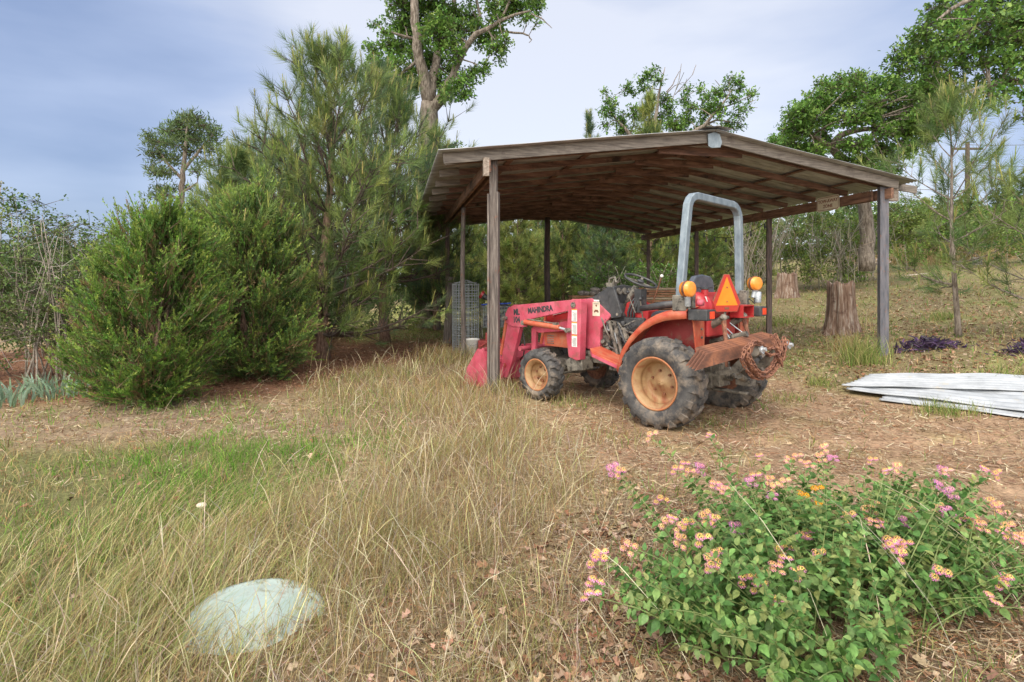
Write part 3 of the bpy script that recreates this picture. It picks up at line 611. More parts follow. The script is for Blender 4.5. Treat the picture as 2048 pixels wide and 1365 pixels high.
# levers
for (x, y, z, x2, y2, z2, mt) in ((.60, -.02, 1.30, .47, -.02, 1.62, 'rust'), (.70, .20, 1.18, .80, .22, 1.42, 'metal'), (.62, .16, 1.10, .60, .24, 1.34, 'metal'), (.45, -.25, 1.2, .42, -.27, 1.45, 'metal')):
    b = MB(); b.tube([(x, y, z), (x2, y2, z2)], .008, 6); lv = part(b, 'control_lever', mt); b = MB(); b.lathe([(0, -.022), (.016, -.015), (.022, 0), (.016, .015), (0, .022)], 10, Matrix.Translation((x2, y2, z2 + .012)), 'z'); part(b, 'lever_knob', 'black' if mt != 'rust' else 'white', lv, smooth=True)
b = MB(); b.box(.66, .76, .02, .14, 1.18, 1.47, Matrix.Rotation(0, 4, 'Y')); b.box(.655, .66, .05, .11, 1.36, 1.44); part(b, 'valve_block', 'black', bevel=.01)
b = MB(); b.prism([(.95, 1.13), (.60, .98), (.56, 1.22), (.78, 1.34), (.90, 1.3)], -.10, .12, 'y'); part(b, 'centre_console', 'red', bevel=.02)
for k in range(3):
    b = MB(); b.tube([(.86 - k * .045, .135, 1.02), (.84 - k * .045, .16, 1.18), (.80 - k * .045, .13, 1.32), (.72 - k * .03, .10, 1.40)], .014, 6); part(b, 'hose', 'black', smooth=True)
b = MB(); b.beam((.80, .24, .93), (.66, .27, 1.02), .012, .012); b.beam((.84, .24, .98), (.70, .27, 1.07), .012, .012); b.beam((.80, .24, .93), (.84, .24, .98), .012, .012); b.beam((.66, .27, 1.02), (.70, .27, 1.07), .012, .012); [b.beam((.80 - k * .03, .245 + k * .006, .93 + k * .02), (.84 - k * .03, .245 + k * .006, .98 + k * .02), .006, .01) for k in range(5)]; part(b, 'clutch_pedal', 'black')
# floor step
for s in (1, -1):
    b = MB(); b.prism([(1.20, s * .25), (1.17, s * .50), (1.05, s * .60), (.62, s * .60), (.60, s * .25)], .0, .02, 'z')
    b.v = [(x, y, z + .56 + (x - .62) * .27) for x, y, z in b.v]; st_ = part(b, 'footstep', 'redorange', bevel=.006)
    b = MB(); b.prism([(1.19, s * .255), (1.16, s * .51), (1.05, s * .606), (.62, s * .606), (.62, s * .596), (1.045, s * .594), (1.15, s * .50), (1.18, s * .255)], -.035, .004, 'z'); b.v = [(x, y, z + .56 + (x - .62) * .27) for x, y, z in b.v]; part(b, 'step_edge', 'pink', st_)
# fenders
FO = [(.60, .56), (.575, .64), (.526, .781), (.422, .932), (.30, 1.05), (.22, 1.112), (.08, 1.185), (-.035, 1.225), (-.16, 1.245), (-.30, 1.26)]
for s in (1, -1):
    b = MB(); k = len(FO); yi, yo = .30, .70
    vs = []
    for (x, z) in FO:
        lift = .0
        vs += [(x, s * yi, z + .02), (x, s * .42, z + .035), (x, s * (yo - .03), z + .012), (x, s * yo, z - .01), (x + (-.03 if x > .3 else 0), s * yo, z - (.085 if x < .4 else .06))]
    fs = [(i * 5 + j, (i + 1) * 5 + j, (i + 1) * 5 + j + 1, i * 5 + j + 1) for i in range(k - 1) for j in range(4)]
    b.add(vs, fs); fe = part(b, 'fender', 'redorange', smooth=True); md = fe.modifiers.new('t', 'SOLIDIFY'); md.thickness = .008
    b = MB(); poly = [(x, z + .015) for x, z in FO] + [(-.33, .80), (-.20, .70), (.30, .60)]
    b.prism(poly, s * .385, s * .40, 'y'); part(b, 'inner_panel', 'darkred', fe)
    b = MB(); b.prism([(s * .40, 1.24), (s * .66, 1.20), (s * .62, 1.12), (s * .56, .78), (s * .40, .76)], -.335, -.32, 'x'); rp_ = part(b, 'rear_panel', 'redorange', fe, bevel=.004)
    for z in (.86, .97, 1.06):
        b = MB(); b.tube([(-.335, s * .47, z), (-.35, s * .47, z)], .014, 6); part(b, 'panel_bolt', 'metal', fe)
    b = MB(); b.box(-.52, -.30, s * .60 - .085, s * .60 + .085, 1.16, 1.275); tb = part(b, 'light_box', 'black', fe, bevel=.012)
    b = MB(); b.box(-.526, -.5205, s * .60 - .06, s * .60 + .03, 1.18, 1.255); b.box(-.49, -.42, s * .60 + s * .086, s * .60 + s * .09, 1.185, 1.245) if False else None; part(b, 'tail_lens', 'redlens', fe)
# roll bar
rp = [(-.20, .655, 1.20), (-.20, .645, 1.5), (-.20, .56, 2.10), (-.20, .52, 2.32)] + [(-.20, .52 - .17 * (1 - math.cos(a_)), 2.32 + .175 * math.sin(a_)) for a_ in [math.radians(d_) for d_ in (22, 45, 68, 90)]]
rq = [(-.20, -.655, 1.20), (-.20, -.655, 1.5), (-.20, -.64, 2.10), (-.20, -.63, 2.30)] + [(-.20, -.63 + .17 * (1 - math.cos(a_)), 2.30 + .175 * math.sin(a_)) for a_ in [math.radians(d_) for d_ in (22, 45, 68, 90)]]
def sqtube(pts, w_, mt, name, parent=None):
    b = MB(); pts = [Vector(p) for p in pts]; vs = []
    for i, p in enumerate(pts):
        d = (pts[min(i + 1, len(pts) - 1)] - pts[max(i - 1, 0)]).normalized(); X_ = Vector((1, 0, 0)); n_ = d.cross(X_).normalized()
        c = .22
        for (a_, e_) in ((-1, -1 + c), (-1, 1 - c), (-1 + c, 1), (1 - c, 1), (1, 1 - c), (1, -1 + c), (1 - c, -1), (-1 + c, -1)): vs.append(p + X_ * a_ * w_ / 2 + n_ * e_ * w_ / 2)
    k = len(pts); fs = [(i * 8 + j, i * 8 + (j + 1) % 8, (i + 1) * 8 + (j + 1) % 8, (i + 1) * 8 + j) for i in range(k - 1) for j in range(8)] + [tuple(range(8))[::-1], tuple((k - 1) * 8 + j for j in range(8))]
    b.add(vs, fs); return part(b, name, mt, parent)
rops = sqtube(rp + rq[::-1], .082, 'rops', 'roll_bar')
for s in (1, -1):
    b = MB(); b.box(-.29, -.13, s * .655 - .05, s * .655 + .05, 1.255, 1.42); b.box(-.33, -.24, s * .60 - .03, s * .60 + .03, 1.28, 1.46); part(b, 'roll_bar_bracket', 'metal', rops, bevel=.008)
    for k in range(6):
        b = MB(); b.tube([(-.29, s * .655 + random.uniform(-.04, .04), 1.28 + k * .025), (-.315, s * .655 + random.uniform(-.04, .04), 1.28 + k * .025)], .012, 6); part(b, 'bracket_bolt', 'metal', rops)
    b = MB(); b.tube([(-.32, s * .66, 1.36), (-.36, s * .72, 1.30), (-.35, s * .76, 1.40)], .006, 5); part(b, 'lamp_wire', 'black', rops)
# flashing lamps
for s, z in ((1, 1.485), (-1, 1.54)):
    y = .765 if s > 0 else -.74
    lm = empty('warning_lamp', (-.35, y, z)); lm.parent = trac
    Mx = Matrix.Rotation(math.radians(-8 if s > 0 else -20), 4, 'Z')
    b = MB(); b.lathe([(0, -.06), (.06, -.058), (.078, -.048), (.082, -.012), (.086, -.010), (.086, .010), (.082, .012), (.078, .048), (.06, .058), (0, .06)], 24, Mx, 'x'); part(b, 'lamp_lens', 'amber', lm, smooth=True)
    b = MB(); b.lathe([(.080, -.014), (.0875, -.012), (.0875, .012), (.080, .014)], 24, Mx, 'x'); part(b, 'lamp_ring', 'rust', lm)
    b = MB(); b.tube([(0, 0, -.075), (0, 0, -.10), (.01, -.02 * s, -.17)], [.035, .03, .03], 10); part(b, 'lamp_stem', 'galv', lm)
    if s > 0: b = MB(); b.lathe([(0, -.05), (.032, -.045), (.036, 0), (.02, .02), (0, .02)], 16, Matrix.Translation((-.07, -.10, -.14)), 'x'); part(b, 'reflector_cup', 'pink', lm, smooth=True)
    else: b = MB(); b.lathe([(0, -.23), (.038, -.23), (.042, -.22), (.042, -.10), (0, -.09)], 16, Matrix.Translation((-.02, -.03, 0)), 'z'); part(b, 'lamp_socket', 'galv', lm, smooth=True)
# fuel tank behind the seat
b = MB(); b.lathe([(0, -.34), (.12, -.335), (.155, -.31), (.16, -.18), (.165, -.175), (.165, -.155), (.16, -.15), (.16, .28), (.165, .285), (.165, .305), (.16, .31), (.16, .40), (.145, .43), (.10, .45), (0, .455)], 32, Matrix.Translation((-.20, 0, 1.285))); tk = part(b, 'fuel_tank', 'red', smooth=True)
b = MB(); b.tube([(-.28, .30, 1.41), (-.28, .30, 1.475)], .038, 16); part(b, 'filler_neck', 'red', tk)
b = MB(); b.tube([(-.28, .30, 1.475), (-.28, .30, 1.48), (-.28, .30, 1.50), (-.28, .30, 1.505)], [.036, .046, .046, .036], 16); part(b, 'filler_cap', 'black', tk)
b = MB(); b.box(-.03, .03, -.002, .002, -.03, .03, Matrix.Translation((-.335, .36, 1.375)) @ Matrix.Rotation(math.radians(-70), 4, 'Z') @ Matrix.Rotation(math.radians(-20), 4, 'X')); part(b, 'tank_label', 'white', tk)
b = MB(); b.box(-.33, -.05, -.30, .32, .96, 1.15); part(b, 'tank_cradle', 'red', bevel=.02)
# red box at the right rear
b = MB(); X0, X1, Ya, Yb, Z0, Z1 = -.52, -.36, -.36, -.10, 1.16, 1.30
b.box(X0, X1, Ya, Yb, Z0, Z0 + .012); b.box(X0 + .002, X1, Ya, Yb, Z1 - .012, Z1); b.box(X0 + .003, X1, Ya, Ya + .012, Z0 + .012, Z1 - .012); b.box(X0 + .003, X1, Yb - .012, Yb, Z0 + .012, Z1 - .012); b.box(X1 - .01, X1 - .001, Ya + .012, Yb - .012, Z0 + .012, Z1 - .012)
part(b, 'tool_box', 'red')
# SMV triangle
smv = empty('slow_vehicle_triangle', (-.42, .085, 1.43), math.radians(-24)); smv.parent = trac
def tri(c, wb, wt, zb, zt, cut): return [(-wt, zt), (wt, zt), (wb, zb + cut), (wb - cut * .45, zb), (-wb + cut * .45, zb), (-wb, zb + cut)]
TM = Matrix(((0, 0, -1, 0), (-1, 0, 0, 0), (0, 1, 0, 0), (0, 0, 0, 1)))
def pl(poly, d0, d1): 
    b = MB(); b.prism(poly, d0, d1, 'z'); b.v = [TM @ Vector(v) for v in b.v]; return b
part(pl(tri(0, .185, .035, -.20, .215, .10), -.008, .0), 'backing', 'rustdark', smv)
part(pl(tri(0, .178, .030, -.195, .209, .095), .001, .003), 'reflective_border', 'refl', smv)
part(pl([(0.0, .185), (.142, -.128), (-.142, -.128)], .0035, .0055), 'orange_face', 'orange', smv)
b = pl([(-.03, -.148), (.03, -.148), (.03, -.172), (-.03, -.172)], .0035, .005); part(b, 'label_patch', 'rust', smv)
for z in (.07, -.085):
    b = MB(); b.tube([TM @ Vector((.0, z, .005)), TM @ Vector((0, z, .012))], .008, 8); part(b, 'rivet', 'rustdark', smv)
b = MB(); b.beam((-.40, .085, 1.10), (-.40, .085, 1.40), .04, .012, up=(1, 0, 0)); part(b, 'triangle_bracket', 'metal')
# seat
seat = loft([(-.06, [(.24, 1.10), (.25, 1.17), (.22, 1.20), (-.22, 1.20), (-.25, 1.17), (-.24, 1.10)]), (.40, [(.24, 1.12), (.25, 1.18), (.22, 1.215), (-.22, 1.215), (-.25, 1.18), (-.24, 1.12)]), (.48, [(.20, 1.13), (.21, 1.16), (.18, 1.18), (-.18, 1.18), (-.21, 1.16), (-.20, 1.13)])], 'seat', 'seat', bevel=.02)
bp = [(.24, 1.16), (.245, 1.50), (.22, 1.575), (.16, 1.625), (0, 1.645), (-.16, 1.625), (-.22, 1.575), (-.245, 1.50), (-.24, 1.16)]
b = MB(); b.prism(bp, -.10, -.03, 'x'); bk = part(b, 'backrest', 'seat', seat, bevel=.015)
b = MB(); b.prism([(.20, 1.50), (-.20, 1.50), (-.20, 1.49), (.20, 1.49)], -.104, -.1005, 'x'); part(b, 'backrest_seam', 'black', seat)
b = MB(); b.tube([(.55, .30, 1.24), (.25, .31, 1.29), (.0, .31, 1.32)], [.035, .045, .04], 10); b.tube([(.0, .31, 1.32), (-.06, .29, 1.25)], .03, 8); part(b, 'armrest', 'black', smooth=True)
# three point hitch
for s in (1, -1):
    b = MB(); b.tube([(-.18, s * .20, 1.02), (-.46, s * .23, 1.165)], [.05, .035], 10); part(b, 'lift_arm', 'metal')
    b = MB(); b.tube([(-.46, s * .23, 1.15), (-.50, s * .26, .95), (-.52, s * .28, .66)], [.028, .022, .016], 8); part(b, 'lift_rod', 'rustdark')
    b = MB(); b.lathe([(0, -.035), (.03, -.03), (.042, 0), (.03, .03), (0, .035)], 14, Matrix.Translation((-.46, s * .23, 1.175))); b.tube([(-.46, s * .20 - .06, 1.175), (-.46, s * .20 + .09, 1.175)], .02, 8); part(b, 'lift_ball', 'metal', smooth=True)
    ye = .27 if s > 0 else -.38
    b = MB(); b.beam((-.10, s * .22, .50), (-.66, ye, .64), .02, .05); b.beam((-.60, ye, .62), (-.83, ye, .855), .035, .10); lk = part(b, 'lower_link', 'metal')
    b = MB(); b.tube([(-.83, ye - .05, .86), (-.83, ye + .05, .86)], .058, 16); part(b, 'link_end', 'metal', lk)
    b = MB(); b.tube([(-.87, ye, .868), (-.935, ye, .88)], [.026, .022], 6); b.tube([(-.885, ye, .868), (-.90, ye, .871)], .042, 14); part(b, 'link_bolt', 'bolt', lk)
b = MB(); b.tube([(-.20, 0.02, .88), (-.62, .02, 1.0)], .032, 10); b.tube([(-.30, .02, .90), (-.48, .02, .955)], .042, 10); part(b, 'top_link', 'metal')
b = MB(); b.box(-.36, -.22, -.12, .12, .40, .66); b.tube([(-.36, 0, .52), (-.44, 0, .52)], .055, 14); b.tube([(-.44, 0, .52), (-.50, 0, .52)], .025, 10); b.box(-.62, -.2, -.04, .04, .34, .37); part(b, 'power_take_off', 'metal', bevel=.01)
b = MB(); b.tube([(-.52, .14, .62), (-.58, .20, .55), (-.60, .25, .60), (-.55, .27, .66)], .01, 6); b.tube([(-.5, .0, .66), (-.56, .05, .60), (-.62, .14, .67)], .012, 6); b.tube([(-.62, .05, .70), (-.66, .04, .56)], .009, 6); part(b, 'stabiliser', 'galv')
b = MB(); b.tube([(-.60, -.02, .50), (-.60, .10, .53), (-.62, .20, .57)], .035, 10); b.box(-.66, -.5, -.1, .04, .44, .50); part(b, 'drawbar_bracket', 'metal')
for (pa, pb, pc) in (((-.38, .12, 1.1), (-.46, .10, .95), (-.40, .06, .8)), ((-.36, -.1, 1.1), (-.5, -.16, .98), (-.56, -.26, .85)), ((-.42, .22, 1.12), (-.5, .12, 1.0), (-.42, .02, .95))):
    b = MB(); b.tube([pa, pb, pc], .007, 6); part(b, 'hitch_wire', 'galv')
# exhaust and other under-parts
b = MB(); b.tube([(1.55, -.28, .70), (1.1, -.30, .60), (.9, -.3, .55)], .04, 10); part(b, 'exhaust_pipe', 'rustdark')
# ---- loader
BO = [(1.43, 1.335), (2.63, 1.226), (2.75, 1.184), (2.817, 1.093), (2.806, .968), (2.674, .917), (2.409, .925), (2.348, 1.027), (1.50, 1.195)]
MA = [(1.515, 1.335), (1.36, 1.34), (1.345, 1.30), (1.375, .555), (1.43, .545), (1.565, .58), (1.605, .85), (1.575, 1.18)]
LA = [(2.775, 1.0), (2.50, .97), (2.685, .414), (2.80, .15), (2.90, .15), (2.96, .27)]
ldr = empty('front_loader', (2.0, 0, 1.0)); ldr.parent = trac
def lpart(b, name, mt, parent=None, **k):
    q = parent or ldr
    d = Vector((2.0, 0, 1.0)); b.v = [Vector(v) - d for v in b.v]
    return part(b, name, mt, q, **k)
LOFF = Matrix.Translation((-2.0, 0, -1.0))
for s in (1, -1):
    b = MB(); b.prism(MA, s * .345, s * .465, 'y'); ma = lpart(b, 'loader_mast', 'pink', bevel=.008)
    b = MB(); b.prism(BO, s * .40, s * .452, 'y') ; b.v = b.v; bo = lpart(b, 'loader_boom', 'pink', bevel=.007)
    b = MB(); b.prism([(2.47, 1.238), (2.465, 1.14), (2.36, .925), (2.41, .922), (2.674, .914), (2.81, .966), (2.823, 1.093), (2.754, 1.187), (2.63, 1.232)], s * .453, s * .460, 'y'); lpart(b, 'knee_plate', 'pink', ldr, bevel=.002)
    b = MB(); b.prism(LA, s * .37, s * .448, 'y'); la = lpart(b, 'loader_arm', 'pink', bevel=.006)
    b = MB(); b.tube([(2.85, s * .449, .33), (2.85, s * .456, .33)], .035, 14); lpart(b, 'arm_hole', 'darkred')
    # lift cylinder
    b = MB(); b.tube([(2.36, s * .50, .995), (1.69, s * .50, .955)], .036, 16); cy = lpart(b, 'lift_cylinder', 'redorange', smooth=False)
    b = MB(); b.tube([(1.69, s * .50, .955), (1.54, s * .50, .93)], .017, 12); lpart(b, 'cylinder_rod', 'bolt')
    b = MB(); b.tube([(2.3, s * .50, 1.04), (1.75, s * .50, 1.005)], .009, 6); b.box(1.72, 1.80, s * .50 - .02, s * .50 + .02, .985, 1.02); lpart(b, 'cylinder_pipe', 'metal')
    for (x, z, r) in ((1.475, 1.262, .036), (2.38, .985, .033), (1.545, .93, .03), (2.80, 1.03, .03)):
        b = MB(); b.tube([(x, s * .44, z), (x, s * .535 if r < .035 else s * .485, z)], r, 16); b.tube([(x, s * .48, z), (x, s * .50 if r > .035 else s * .545, z)], r * .45, 6); lpart(b, 'pivot_pin', 'metal')
    # bucket cylinder down the front
    b = MB(); b.tube([(2.84, s * .41, 1.02), (2.93, s * .41, .62), (2.965, s * .41, .48)], .03, 12); lpart(b, 'tilt_cylinder', 'redorange'); b = MB(); b.tube([(2.965, s * .41, .48), (3.03, s * .41, .30)], .016, 10); lpart(b, 'cylinder_rod', 'bolt')
    b = MB(); b.tube([(2.62, s * .36, .93), (2.60, s * .33, .70), (2.72, s * .33, .52), (2.80, s * .30, .42)], .010, 6); b.tube([(2.58, s * .36, .93), (2.56, s * .31, .66), (2.62, s * .28, .48), (2.78, s * .2, .40)], .010, 6); lpart(b, 'hydraulic_hose', 'black', smooth=True)
    # mast brace to chassis
    b = MB(); b.prism([(1.52, .60), (1.38, .58), (1.36, .42), (1.62, .38), (1.66, .52)], s * .20, s * .42, 'y'); lpart(b, 'mast_bracket', 'metal', bevel=.01)
    b = MB(); b.prism([(1.575, 1.06), (1.575, .92), (2.26, .84), (2.40, .90), (2.36, .94), (1.9, 1.0)], s * .29, s * .33, 'y'); lpart(b, 'brace_arm', 'pink', bevel=.005)
    b = MB(); b.prism([(2.40, .90), (2.30, .88), (2.32, .60), (2.40, .58)], s * .285, s * .335, 'y'); lpart(b, 'guard_leg', 'pink', bevel=.005)
    if s > 0:
        for z0, z1 in ((1.05, 1.21), (.885, 1.04), (.72, .875)):
            b = MB(); b.box(1.415, 1.505, .4655, .468, z0, z1); stk = lpart(b, 'warning_sticker', 'white')
            b = MB(); b.box(1.415, 1.505, .4683, .469, z1 - .014, z1); lpart(b, 'sticker_band', 'amber', ldr)
            b = MB(); [b.box(1.425, 1.425 + random.uniform(.05, .07), .4683, .469, z0 + .01 + k * .014, z0 + .015 + k * .014) for k in range(8)]; lpart(b, 'sticker_print', 'ink', ldr)
    yb = s * .4535
    xv = (-s, 0, s * .093)
    text('lettering', 'MAHINDRA', .105, M['ink'], ldr, LOFF @ basis((-s, 0, s * .12), (.12, 0, 1), (2.105, s * .4535, 1.178)), .005, .88)
    text('lettering', 'ML', .115, M['ink'], ldr, LOFF @ basis((-s, 0, s * .06), (.06, 0, 1), (2.575, s * .4615, 1.125)), .0055, .85)
    text('lettering', '104', .115, M['ink'], ldr, LOFF @ basis((-s, 0, s * .06), (.06, 0, 1), (2.575, s * .4615, 1.015)), .0055, .85)
b = MB(); b.tube([(2.55, -.42, .60), (2.55, .42, .60)], .035, 12); b.tube([(2.25, -.30, .88), (2.25, .30, .88)], .03, 10); lpart(b, 'cross_tube', 'pink')
BK = [(3.02, .57), (2.93, .40), (2.90, .12), (3.0, .02), (3.48, .01)]
bu = empty('bucket', (1.0, 0, -.7)); bu.parent = ldr
b = MB(); th = .014
for (p0, p1) in zip(BK[:-1], BK[1:]):
    b.beam((p0[0] - 3, 0, p0[1] - .3), (p1[0] - 3, 0, p1[1] - .3), 1.44, th, up=(0, 0, 1)) if abs(p1[0] - p0[0]) > .2 else b.beam((p0[0] - 3, 0, p0[1] - .3), (p1[0] - 3, 0, p1[1] - .3), 1.44, th, up=(1, 0, 0))
part(b, 'bucket_shell', 'pink', bu)
b = MB(); b.beam((.02, -.72, .275), (.02, .72, .275), .05, .03); b.beam((-.09, -.70, .10), (-.09, .70, .10), .03, .05); part(b, 'bucket_rim', 'pink', bu)
for s in (1, -1):
    b = MB(); b.prism([(.03, .27), (-.07, .10), (-.10, -.18), (0, -.28), (.48, -.29), (.40, -.05), (.14, .27)], s * .722, s * .734, 'y'); part(b, 'bucket_side', 'pink', bu, bevel=.003)
    for d_ in (-.05, .05):
        b = MB(); b.prism([(-.08, .12), (-.14, .06), (-.16, -.10), (-.10, -.16), (-.09, -.05)], s * .41 + d_ - .006, s * .41 + d_ + .006, 'y'); part(b, 'bucket_lug', 'pink', bu)
# ---- rusty plates resting on the hitch
pd = Vector((0, -1, .05)).normalized()
names = ['front lowest', 'second', 'third', 'back']
lab = ['outermost rusty bent steel plate of the nested stack behind the tractor', 'second rusty bent steel plate from the outside of the nested stack behind the tractor', 'third rusty bent steel plate from the outside of the nested stack behind the tractor', 'innermost rusty bent steel plate of the nested stack, closest to the tractor']
for k in range(4):
    o0 = Vector((-.70 + .026 * k, .92 + .006 * k, .865 + .012 * k))
    r_ = empty('steel_plate', pmat(trac) @ o0, 0, lab[k], 'steel plate', 'four nested rusty steel plates on the tractor hitch')
    r_.rotation_euler = (0, 0, trac.rotation_euler.z)
    L_ = 1.44 - .03 * k
    def pt(u, x, z): return Vector((x, 0, z)) + pd * u
    b = MB(); prof = [(.0, .012), (.048, .026), (.050, .016), (.010, .0), (-.030, -.10), (-.042, -.098)]
    vs = []
    for (u0, u1, ch) in ((0, 0, 0),): pass
    for end in (0, 1):
        for (x, z) in prof:
            u = (0 if end == 0 else L_) + ((.16 * (.035 - z) / .11) * -1 if end == 0 else 0)
            u = (-.02 - (.035 - z) * 2.6) if end == 0 else (L_ + .02 - (.03 - z) * .3)
            vs.append(pt(u, x, z))
    n = len(prof); b.add(vs, [tuple(range(n)), tuple(range(2 * n - 1, n - 1, -1))] + [(i, i + n, (i + 1) % n + n, (i + 1) % n) for i in range(n)])
    b.build('bent_plate', M['rust'], r_)
# ---- chain
def link_mesh(b, c, d, u, L_=.058, W_=.040, r=.0078):
    d = d.normalized(); u = (u - d * u.dot(d)).normalized(); pts = []
    for k in range(12):
        a_ = 2 * PI * k / 12; px = math.cos(a_) * W_ / 2 * .8; py = math.sin(a_) * W_ / 2 + (L_ - W_) / 2 * (1 if math.sin(a_) > 0 else -1 if math.sin(a_) < 0 else 0); pts.append(c + u * px + d * py)
    b.tube(pts, r, 5, closed=True)
b = MB(); Tm = pmat(trac)
def run(pts, amp=.0):
    pts = [Vector(p) for p in pts]; fine = []
    for i in range(len(pts) - 1):
        for k in range(20): fine.append(pts[i].lerp(pts[i + 1], k / 20))
    fine.append(pts[-1]); acc = 0; last = fine[0]; q = 0
    for i in range(1, len(fine)):
        acc += (fine[i] - fine[i - 1]).length
        if acc > .040:
            d = fine[i] - last; up = Vector((1, .2, 0)) if q % 2 else d.cross(Vector((1, 0, 0)))
            link_mesh(b, (fine[i] + last) / 2 + Vector((random.uniform(-.006, .006), 0, 0)), d, up + Vector((random.uniform(-.3, .3), random.uniform(-.2, .2), random.uniform(-.2, .2)))); last = fine[i]; acc = 0; q += 1
def loop(f, dx, dz=0, j=.012):
    base = [(.27, .93), (.46, .95), (.58, .90), (.60, .80), (.50, .68), (.34, .59), (.16, .555), (-.02, .60), (-.18, .69), (-.28, .80), (-.35, .93)]
    cy, cz = .1, .80; run([(-.85 + dx + random.uniform(-.01, .01), cy + (y - cy) * f + random.uniform(-j, j), cz + (z - cz) * f + dz + random.uniform(-j, j)) for y, z in base])
loop(1, 0); loop(.93, -.02); loop(.86, .01, .01); loop(.97, -.04, .02); loop(.78, -.02, .02)
run([(-.86, .22, .93), (-.88, .10, .86), (-.88, -.05, .87), (-.87, -.2, .93)]); run([(-.86, .25, .88), (-.88, .08, .80), (-.89, -.12, .80), (-.87, -.3, .90)]); run([(-.86, -.02, 1.0), (-.9, -.05, .88), (-.9, -.12, .76), (-.9, -.20, .66)]); run([(-.86, -.1, 1.0), (-.9, -.14, .9), (-.9, -.08, .78), (-.9, -.15, .68)]); run([(-.86, -.32, .96), (-.9, -.26, .84), (-.9, -.22, .72)])
ch = b.build('rusty_chain', M['rustdark'], None, smooth=True); ch.data.transform(Tm @ Matrix.Identity(4)); tag(ch, 'rusty chain looped between the two lower link ends behind the tractor', 'chain')
# ------------------------------------------------------------------ loose things round the carport
def hexv(v): return v
# wire roll
c0 = P(931, 700, 12.6); c0.z = H(c0.x, c0.y); wr_ = empty('wire_roll', c0, 0, 'tall galvanised roll of welded wire fencing standing behind the second left post', 'wire roll')
b = MB(); R0 = .29
for k in range(13):
    z = .03 + k * .122; b.tube([(R0 * math.cos(a_), R0 * math.sin(a_), z) for a_ in [2 * PI * q / 28 for q in range(28)]], .006, 4, closed=True)
    b.tube([(.25 * math.cos(a_), .25 * math.sin(a_), z + .05) for a_ in [2 * PI * q / 24 for q in range(24)]], .005, 4, closed=True)
for r, n, t_ in ((R0, 24, .0055), (.25, 16, .004)):
    for q in range(n):
        a_ = 2 * PI * q / n + r; b.tube([(r * math.cos(a_), r * math.sin(a_), .02), (r * math.cos(a_ + .02), r * math.sin(a_ + .02), 1.52)], t_, 4)
for q in range(12):
    a_ = 2 * PI * q / 12; b.tube([(R0 * math.cos(a_), R0 * math.sin(a_), 1.50), (.03 * math.cos(a_), .03 * math.sin(a_), 1.60)], .005, 4)
b.build('wire_mesh', M['galv'], wr_)
# bucket
c0 = P(945, 690, 12.1); c0.z = H(c0.x, c0.y); bk_ = empty('bucket', c0, 0, 'white plastic bucket at the foot of the wire fencing roll', 'bucket')
b = MB(); b.lathe([(0, 0), (.12, 0), (.145, .33), (.155, .34), (.155, .36), (.14, .36), (.115, .02), (0, .02)], 24, axis='z'); b.build('pail', M['white'], bk_, smooth=True)
b = MB(); b.tube([(.15 * math.cos(a_), -.02 - .12 * math.sin(a_), .33 - .10 * math.sin(a_)) for a_ in [PI * k / 12 for k in range(13)]], .004, 5); b.build('handle', M['galv'], bk_)
# shopping cart
c0 = P(992, 690, 12.9); c0.z = H(c0.x, c0.y); ct = empty('shopping_cart', c0, math.radians(8), 'grey wire shopping cart with a blue handle behind the front left post', 'shopping cart')
b = MB()
def wirebox(x0, x1, y0, y1, z0, z1, st, r):
    n = int((x1 - x0) / st)
    for k in range(n + 1):
        x = x0 + (x1 - x0) * k / n; b.tube([(x, y0, z1), (x, y0, z0), (x, y1, z0), (x, y1, z1)], r, 4, caps=False)
    for z in np.linspace(z0, z1, 6): b.tube([(x0, y0, z), (x1, y0, z), (x1, y1, z), (x0, y1, z)], r, 4, closed=True)
wirebox(-.34, .34, -.25, .25, .55, 1.0, .035, .004); b.build('basket', M['galv'], ct)
b = MB(); b.tube([(-.30, -.24, .12), (-.34, -.25, .55), (-.34, -.25, 1.02), (-.30, .25, 1.02)], .012, 6); b.tube([(.30, -.24, .12), (.30, -.24, .55)], .012, 6); b.tube([(-.30, .24, .12), (-.34, .25, .55), (-.34, .25, 1.02)], .012, 6); b.tube([(.30, .24, .12), (.30, .24, .55)], .012, 6); b.tube([(-.32, -.24, .16), (.32, -.24, .16), (.32, .24, .16), (-.32, .24, .16)], .012, 6, closed=True); b.build('frame', M['metal'], ct)
b = MB(); b.tube([(-.36, -.27, 1.05), (.30, -.27, 1.08)], .017, 8); b.build('handle', M['blue'], ct)
for x in (-.3, .3):
    for y in (-.24, .24): b = MB(); b.lathe([(0, -.012), (.05, -.012), (.055, 0), (.05, .012), (0, .012)], 14, Matrix.Translation((x, y, .055))); b.build('caster', M['black'], ct)
o = MB(); o.tube([(-.5, -.1, 1.27), (-.44, -.1, 1.24)], [.10, .085], 12); rt = empty('garden_tool', c0 + Vector((-.02, -.05, 0)), 0, 'black plastic tool with a flared red end lying across the shopping cart', 'garden tool')
b = MB(); b.tube([(-.28, 0, 1.25), (-.20, 0, 1.20), (-.06, 0, 1.13), (.12, 0, 1.06), (.30, 0, .99), (.42, 0, .93)], [.085, .055, .04, .035, .05, .055], 10); b.build('body', M['black'], rt, smooth=True)
b = MB(); b.tube([(-.325, 0, 1.28), (-.275, 0, 1.248)], [.10, .088], 12); b.build('flared_end', M['red'], rt)
